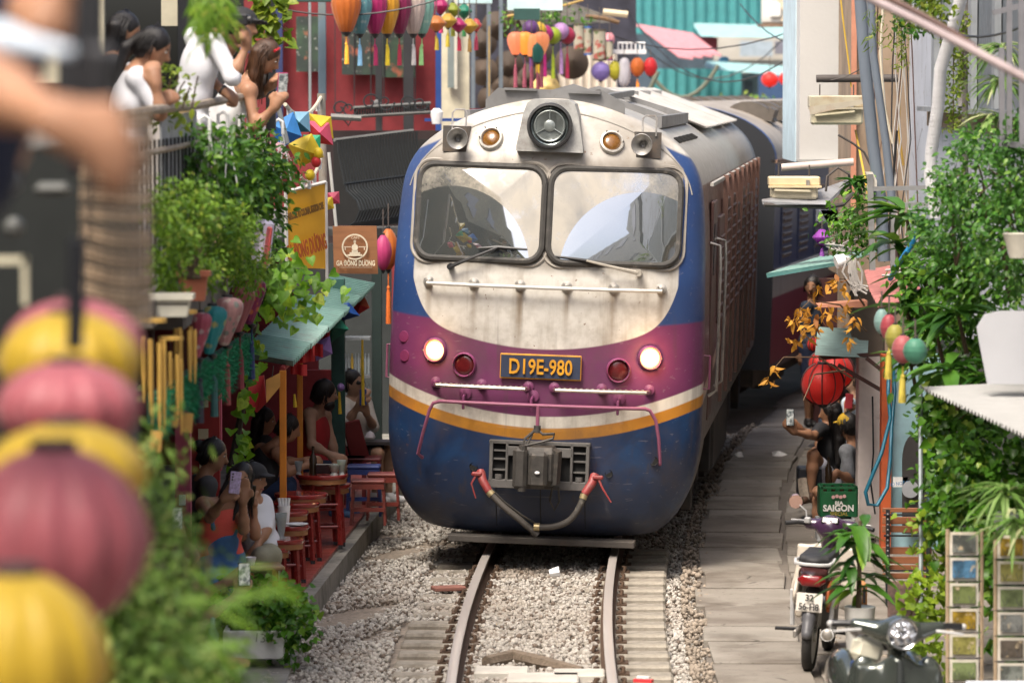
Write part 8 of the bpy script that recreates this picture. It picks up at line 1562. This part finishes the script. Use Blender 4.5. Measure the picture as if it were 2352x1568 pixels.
t=thing('person','out of focus person in a navy tee at the top left corner','person',(-1.3,8.2,0));A,B,C_=P(10,-40,8.4),P(105,62,8.1),P(150,-60,8.1);pr=[('c',A,B,.058,.048),('c',B,C_,.046,.032),('c',A,A+vec((-.1,.1,-.3)),.09,.14),('e',A+vec((-.12,.1,.3)),(.08,.09,.11)),('c',A,A+vec((-.12,.1,.2)),.06,.05)];hand(pr,C_,(C_-B).normalized(),vec((1,0,0)),vec((0,1,0)),.8,1.0);sdf('body',pr,SK[0],t,.012,.03);sdf('shirt',[('c',A,A.lerp(B,.5),.085,.075),('c',A,A+vec((-.15,.1,-.35)),.12,.17)],M('navy_tee',(.012,.018,.045),.85),t,.014,.03)
tag(MB().box(P(215,230,7.2),(.07,.06,.19),rot=ry(.12),bev=.015).build('video_camera',M('camera_black',(.02,.02,.022)),smooth=False),'black camera gear held beside the blurred hand','camera')
# cafe guests below
cgp='guests sitting at the cafe below the balcony'
Y=31.6
person('man with a black headband and charcoal tee seen in profile by the pink post',dict(head=P(490,1046,Y),ls=P(452,1108,Y+.12),rs=P(478,1112,Y-.18),re=P(470,1195,Y-.2),rw=P(520,1215,Y-.3),le=P(480,1190,Y+.2),hip=P(452,1245,Y),lk=P(540,1270,Y),rk=P(530,1280,Y-.25),la=P(545,1390,Y),ra=P(535,1400,Y-.25)),SK[2],(1,-.05,-.22),gt,.55,bt,.9,('black','bun'),cgp,shoe=blackm,k=1.05)
q=MB();c=P(487,1036,Y);q.lathe([(.094,-.02),(.098,0),(.094,.02),(.088,.02),(.088,-.02)],c,24,(-.25,0,1));tag(q.build('headband',bt,smooth=True),'black cloth headband round the dark hair','headband')
Y=30.8
t,HM_=person('woman in denim overalls and coral top taking a selfie with a lilac phone',dict(head=P(551,1100,Y),ls=P(468,1158,Y-.05),rs=P(548,1170,Y+.05),le=P(482,1188,Y-.42),lw=P(514,1146,Y-.62),lh=P(533,1122,Y-.62),ln=(.5,.6,0),re=P(560,1215,Y-.15),rw=P(558,1150,Y-.25),rh=P(560,1120,Y-.25),rn=(0,-1,.2),hip=P(505,1292,Y+.05),lk=P(480,1345,Y-.38),rk=P(530,1350,Y-.38),la=P(480,1450,Y-.3),ra=P(530,1455,Y-.3)),SK[0],(.12,-1,.05),M('coral_top',(.75,.10,.07),.7),0,None,.5,('black','front'),cgp,curl=(.8,.25),tank=True,overall=M('denim',(.055,.14,.30),.85,var=.3,scale=7,bump=.5,dirt=(.12,.22,.38),da=.45),shoe=M('cup_white',(.85,.85,.85)))
ph=phone(P(540,1108,Y-.68),.078,.16,rz(.1)@ry(.12),M('case_lilac',(.52,.42,.66),.35,var=.4,scale=60),'lilac patterned phone held up for the selfie',None,True)
Y=31.5
person('woman in a black cap and white tee with her chin on her hand',dict(head=P(583,1100,Y),ls=P(566,1160,Y-.12),rs=P(603,1155,Y+.12),re=P(612,1215,Y-.05),rw=P(585,1262,Y-.18),rh=P(575,1278,Y-.2),le=P(586,1228,Y-.3),lw=P(582,1175,Y-.32),lh=P(576,1148,Y-.32),ln=(.8,.3,0),hip=P(600,1265,Y+.1),lk=P(605,1282,Y-.35),rk=P(625,1275,Y-.3),la=P(600,1390,Y-.35),ra=P(622,1390,Y-.3)),SK[0],(.85,-.5,-.1),wt,.55,M('khaki',(.28,.27,.19),.85,var=.3),.95,('black','short'),cgp,cap=bt,shoe=blackm)
phone(P(575,1136,Y-.38),.07,.15,ry(.15),M('case_black_gold',(.03,.025,.015),.2),'dark glossy phone with gold shine held near the cap',None,True)
Y=36.4
person('woman in a black sleeveless top and jeans seen from behind',dict(head=P(662,985,Y),ls=P(600,1032,Y+.1),rs=P(638,1040,Y-.18),re=P(662,1084,Y-.2),rw=P(705,1068,Y-.1),rh=P(722,1060,Y),le=P(650,1060,Y+.2),lw=P(700,1058,Y+.15),hip=P(595,1120,Y),lk=P(662,1112,Y+.1),rk=P(660,1122,Y-.15),la=P(665,1215,Y+.1),ra=P(664,1222,Y-.15)),SK[0],(1,.2,-.3),bt,0,M('jeans_dark',(.02,.04,.10),.85),1.0,('black','short'),cgp,tank=True,shoe=M('shoe_blue',(.05,.12,.25),.7),face=False)
person('woman with long dark hair in the dark doorway of the cafe',dict(head=P(608,968,37.4),ls=P(580,1012,37.5),rs=P(610,1015,37.3),re=P(620,1065,37.2),le=P(585,1065,37.5),hip=P(590,1110,37.4)),SK[2],(1,-.2,-.1),bt,.5,bt,.5,('black','long'),cgp)
Y=38.2
person('bearded man in a red tank top turning towards the train',dict(head=P(746,905,Y),ls=P(712,952,Y-.1),rs=P(745,955,Y+.25),le=P(716,1022,Y-.35),lw=P(760,1045,Y-.4),lh=P(778,1052,Y-.4),re=P(760,1010,Y+.2),hip=P(715,1075,Y+.05),lk=P(765,1078,Y-.2),rk=P(775,1078,Y+.1),la=P(770,1165,Y-.2),ra=P(780,1165,Y+.1)),SK[1],(.95,.1,-.1),M('tank_red',(.40,.02,.025),.8),0,M('navy_short',(.02,.03,.07),.8),.5,('black','short'),cgp,k=1.1,tank=True,shoe=M('shoe_blue',(.05,.12,.25)))
sdf('beard',[('e',P(756,930,Y),(.055,.05,.055))],HA['black'],bpy.data.objects['person']if False else None,.01);b_=bpy.data.objects['beard'];pp_=[o for o in bpy.data.objects if o.get('label','').startswith('bearded man in a red')][0];b_.location-=org(pp_);b_.parent=pp_
Y=39.8
t,HM_=person('man in sunglasses and a white shirt drinking and filming beside the train',dict(head=P(811,880,Y),ls=P(792,925,Y),rs=P(838,925,Y+.05),le=P(800,968,Y-.3),lw=P(826,925,Y-.38),lh=P(836,905,Y-.38),ln=(.3,.8,0),re=P(858,980,Y-.05),rw=P(842,950,Y-.28),rh=P(838,925,Y-.3),rn=(-.8,.3,0),hip=P(818,1030,Y+.05),lk=P(868,1040,Y-.3),rk=P(888,1035,Y-.05),la=P(862,1130,Y-.25),ra=P(893,1130,Y-.05)),SK[1],(.8,-.6,.0),M('white_shirt',(.62,.58,.53),.8,var=.15,bump=.4,bs=10),.6,bt,.45,('black','short'),cgp,shoe=M('cup_white',(.85,.85,.85)),k=1.03)
hd=P(811,880,Y);q=MB();[q.ell(hd+HM_@vec((sx*.03,.092,.012)),(.024,.012,.018),10,6)for sx in(-1,1)];q.tube([hd+HM_@vec((-.03,.1,.016)),hd+HM_@vec((.03,.1,.016))],.003,4);tag(q.build('sunglasses',blackm,smooth='all'),'dark sunglasses on the man beside the train','sunglasses')
phone(P(834,912,Y-.42),.075,.15,rz(.6),M('case_blue',(.03,.08,.30),.4),'blue phone held up by the man in sunglasses',None)
tag(MB().lathe([(0,0),(.045,0),(.05,.01),(.035,.05),(.0,.07)],P(850,1006,39.2),18).build('straw_bowl',M('pale_item2',(.6,.56,.6),.5),smooth=True),'upturned pale bowl on the dark bar by the train','bowl')
tag(MB().box(P(850,1015,39.6),(.42,.3,.03)).build('bar_board',M('bar_dark',(.05,.045,.045),.5)),'dark narrow bar board in front of the man in sunglasses','board')
# arms and phones at the lower left
Y=28.6
person('person mostly hidden by leaves holding a phone with both hands',dict(head=P(425,1345,Y),ls=P(385,1405,Y+.1),rs=P(430,1410,Y-.1),le=P(450,1372,Y),lw=P(522,1335,Y-.1),lh=P(548,1318,Y-.1),ln=(.3,.8,0),re=P(470,1420,Y-.2),rw=P(545,1365,Y-.15),rh=P(570,1335,Y-.15),rn=(-.3,.8,.2),hip=P(380,1540,Y)),SK[1],(1,.2,0),M('olive_top',(.16,.14,.07),.8),.3,bt,.5,('brown','long'),cgp,curl=(.6,.9),face=False)
phone(P(561,1318,Y-.2),.085,.16,rz(.2),M('phone_black',(.012,.012,.014)),'black phone held in both hands at lower left',scr)
Y=29.2
person('person lifting a pale phone beside the pink post at lower left',dict(head=P(372,1205,Y),ls=P(365,1268,Y+.1),rs=P(405,1272,Y-.1),re=P(445,1278,Y-.2),rw=P(416,1232,Y-.25),rh=P(408,1205,Y-.25),rn=(-.4,.7,0),le=P(380,1320,Y+.1),lw=P(400,1262,Y-.1),hip=P(365,1395,Y)),SK[1],(1,.1,0),M('cream_top',(.6,.55,.45),.8),.5,bt,.5,('brown','short'),cgp,face=False)
phone(P(407,1190,Y-.28),.075,.155,rz(.3),M('case_grey',(.10,.11,.11),.3),'grey phone raised beside the pink post',scr)
Y=27.0
person('person at the bottom edge of whom only a hand with a black phone shows',dict(head=P(400,1500,Y),ls=P(370,1560,Y+.1),rs=P(420,1565,Y-.1),re=P(450,1590,Y-.2),rw=P(492,1548,Y-.3),rh=P(520,1545,Y-.3),rn=(0,.5,-.8),le=P(380,1620,Y),hip=P(370,1690,Y)),SK[1],(1,.1,0),M('olive_top',(.16,.14,.07),.8),.3,bt,.5,('black','short'),cgp,curl=(.9,.9),face=False)
phone(P(537,1556,Y-.32),.075,.155,rz(.2)@ry(-.2),M('phone_black',(.012,.012,.014)),'black phone at the bottom edge left of the paving',None)
# onlookers on the right
og='onlookers sitting along the wall on the right'
Y=39.6
person('woman with very long black hair filming with outstretched arms',dict(head=P(1908,950,Y),ls=P(1885,985,Y-.1),rs=P(1925,985,Y+.15),le=P(1868,1000,Y-.38),lw=P(1824,992,Y-.55),lh=P(1808,975,Y-.55),ln=(.4,.6,0),re=P(1876,1002,Y-.1),rw=P(1838,985,Y-.35),rh=P(1822,972,Y-.4),rn=(-.3,.6,0),hip=P(1915,1095,Y+.1),lk=P(1868,1045,Y-.3),rk=P(1875,1040,Y),la=P(1862,1130,Y-.3),ra=P(1878,1120,Y),hairdir=(.03,-.1,-1)),SK[2],(-.95,.1,-.05),bt,.4,M('skirt_white',(.62,.62,.72),.8),.35,('black','verylong'),og,curl=(.7,.7),face=False,shoe=M('sandal',(.10,.05,.03),.7))
phone(P(1815,958,Y-.6),.075,.16,rz(-.3),M('phone_black',(.012,.012,.014)),'phone with lit screen held out over the path',scr)
Y=38.9
person('man in a mustard cap and grey tee sitting behind the beer crate',dict(head=P(1948,978,Y),ls=P(1944,1035,Y-.15),rs=P(1978,1032,Y+.12),le=P(1952,1100,Y-.25),lw=P(1922,1084,Y-.35),lh=P(1908,1100,Y-.35),ln=(0,-.2,-1),re=P(1955,1120,Y-.1),rw=P(1895,1120,Y-.35),rh=P(1876,1122,Y-.4),rn=(0,-.3,-1),hip=P(1965,1150,Y+.05),lk=P(1880,1150,Y-.3),rk=P(1890,1145,Y),la=P(1878,1225,Y-.3),ra=P(1888,1215,Y)),SK[0],(-.55,.8,-.1),M('tee_grey',(.20,.21,.23),.85,var=.3,scale=20),.55,M('striped_short',(.18,.25,.30),.8,var=.4,scale=30,stretch=(.2,.2,3)),.45,('black','short'),og,curl=(.5,.8),face=False,cap=M('cap_mustard',(.50,.31,.02),.8,bump=.3),shoe=M('sandal',(.10,.05,.03)))
Y=42.5
person('dark haired person holding up a red phone behind the mustard cap',dict(head=P(1958,872,Y),ls=P(1948,925,Y-.1),rs=P(1985,925,Y+.1),le=P(1950,985,Y-.2),lw=P(1946,948,Y-.3),lh=P(1948,928,Y-.3),ln=(.3,.7,0),hip=P(1975,1060,Y)),SK[1],(-.8,-.2,0),M('pale_blue_shirt',(.55,.64,.74),.8),.55,bt,.5,('black','short'),og)
phone(P(1950,921,Y-.36),.08,.15,ry(.1),M('case_red',(.30,.03,.04),.4),'dark red phone held up in front of the wall',None)
person('person in a dark tee partly hidden behind the big red lantern',dict(head=P(1925,880,43.6),ls=P(1900,935,43.6),rs=P(1935,935,43.6),le=P(1885,1000,43.4),re=P(1930,1000,43.4),hip=P(1920,1060,43.6),lk=P(1880,1050,43.2),rk=P(1890,1050,43.4),la=P(1880,1120,43.2),ra=P(1890,1120,43.4)),SK[2],(-.9,-.1,0),M('tee_darkblue',(.02,.03,.05),.85),.55,bt,.5,('black','long'),og,face=False)
Y=47.5
person('person in a navy tee standing on the path behind the pale teal awning',dict(head=P(1866,658,Y),ls=P(1852,704,Y-.1),rs=P(1878,706,Y+.15),le=P(1848,760,Y-.1),re=P(1882,760,Y+.1),hip=P(1862,795,Y),lk=P(1856,880,Y-.05),rk=P(1868,880,Y+.05),la=P(1856,960,Y),ra=P(1868,960,Y+.1)),SK[2],(-.3,-1,-.1),M('tee_darkblue',(.02,.03,.05),.85),.55,M('navy_short',(.02,.03,.07)),.5,('black','short'),None,shoe=blackm)
tag(MB().lathe([(0,0),(.032,0),(.032,.13),(.012,.18),(.012,.235),(0,.235)],P(1903,1108,38.5),14).build('beer_bottle',M('brown_glass',(.03,.018,.01)),smooth=True),'brown beer bottle held behind the beer crate','bottle')
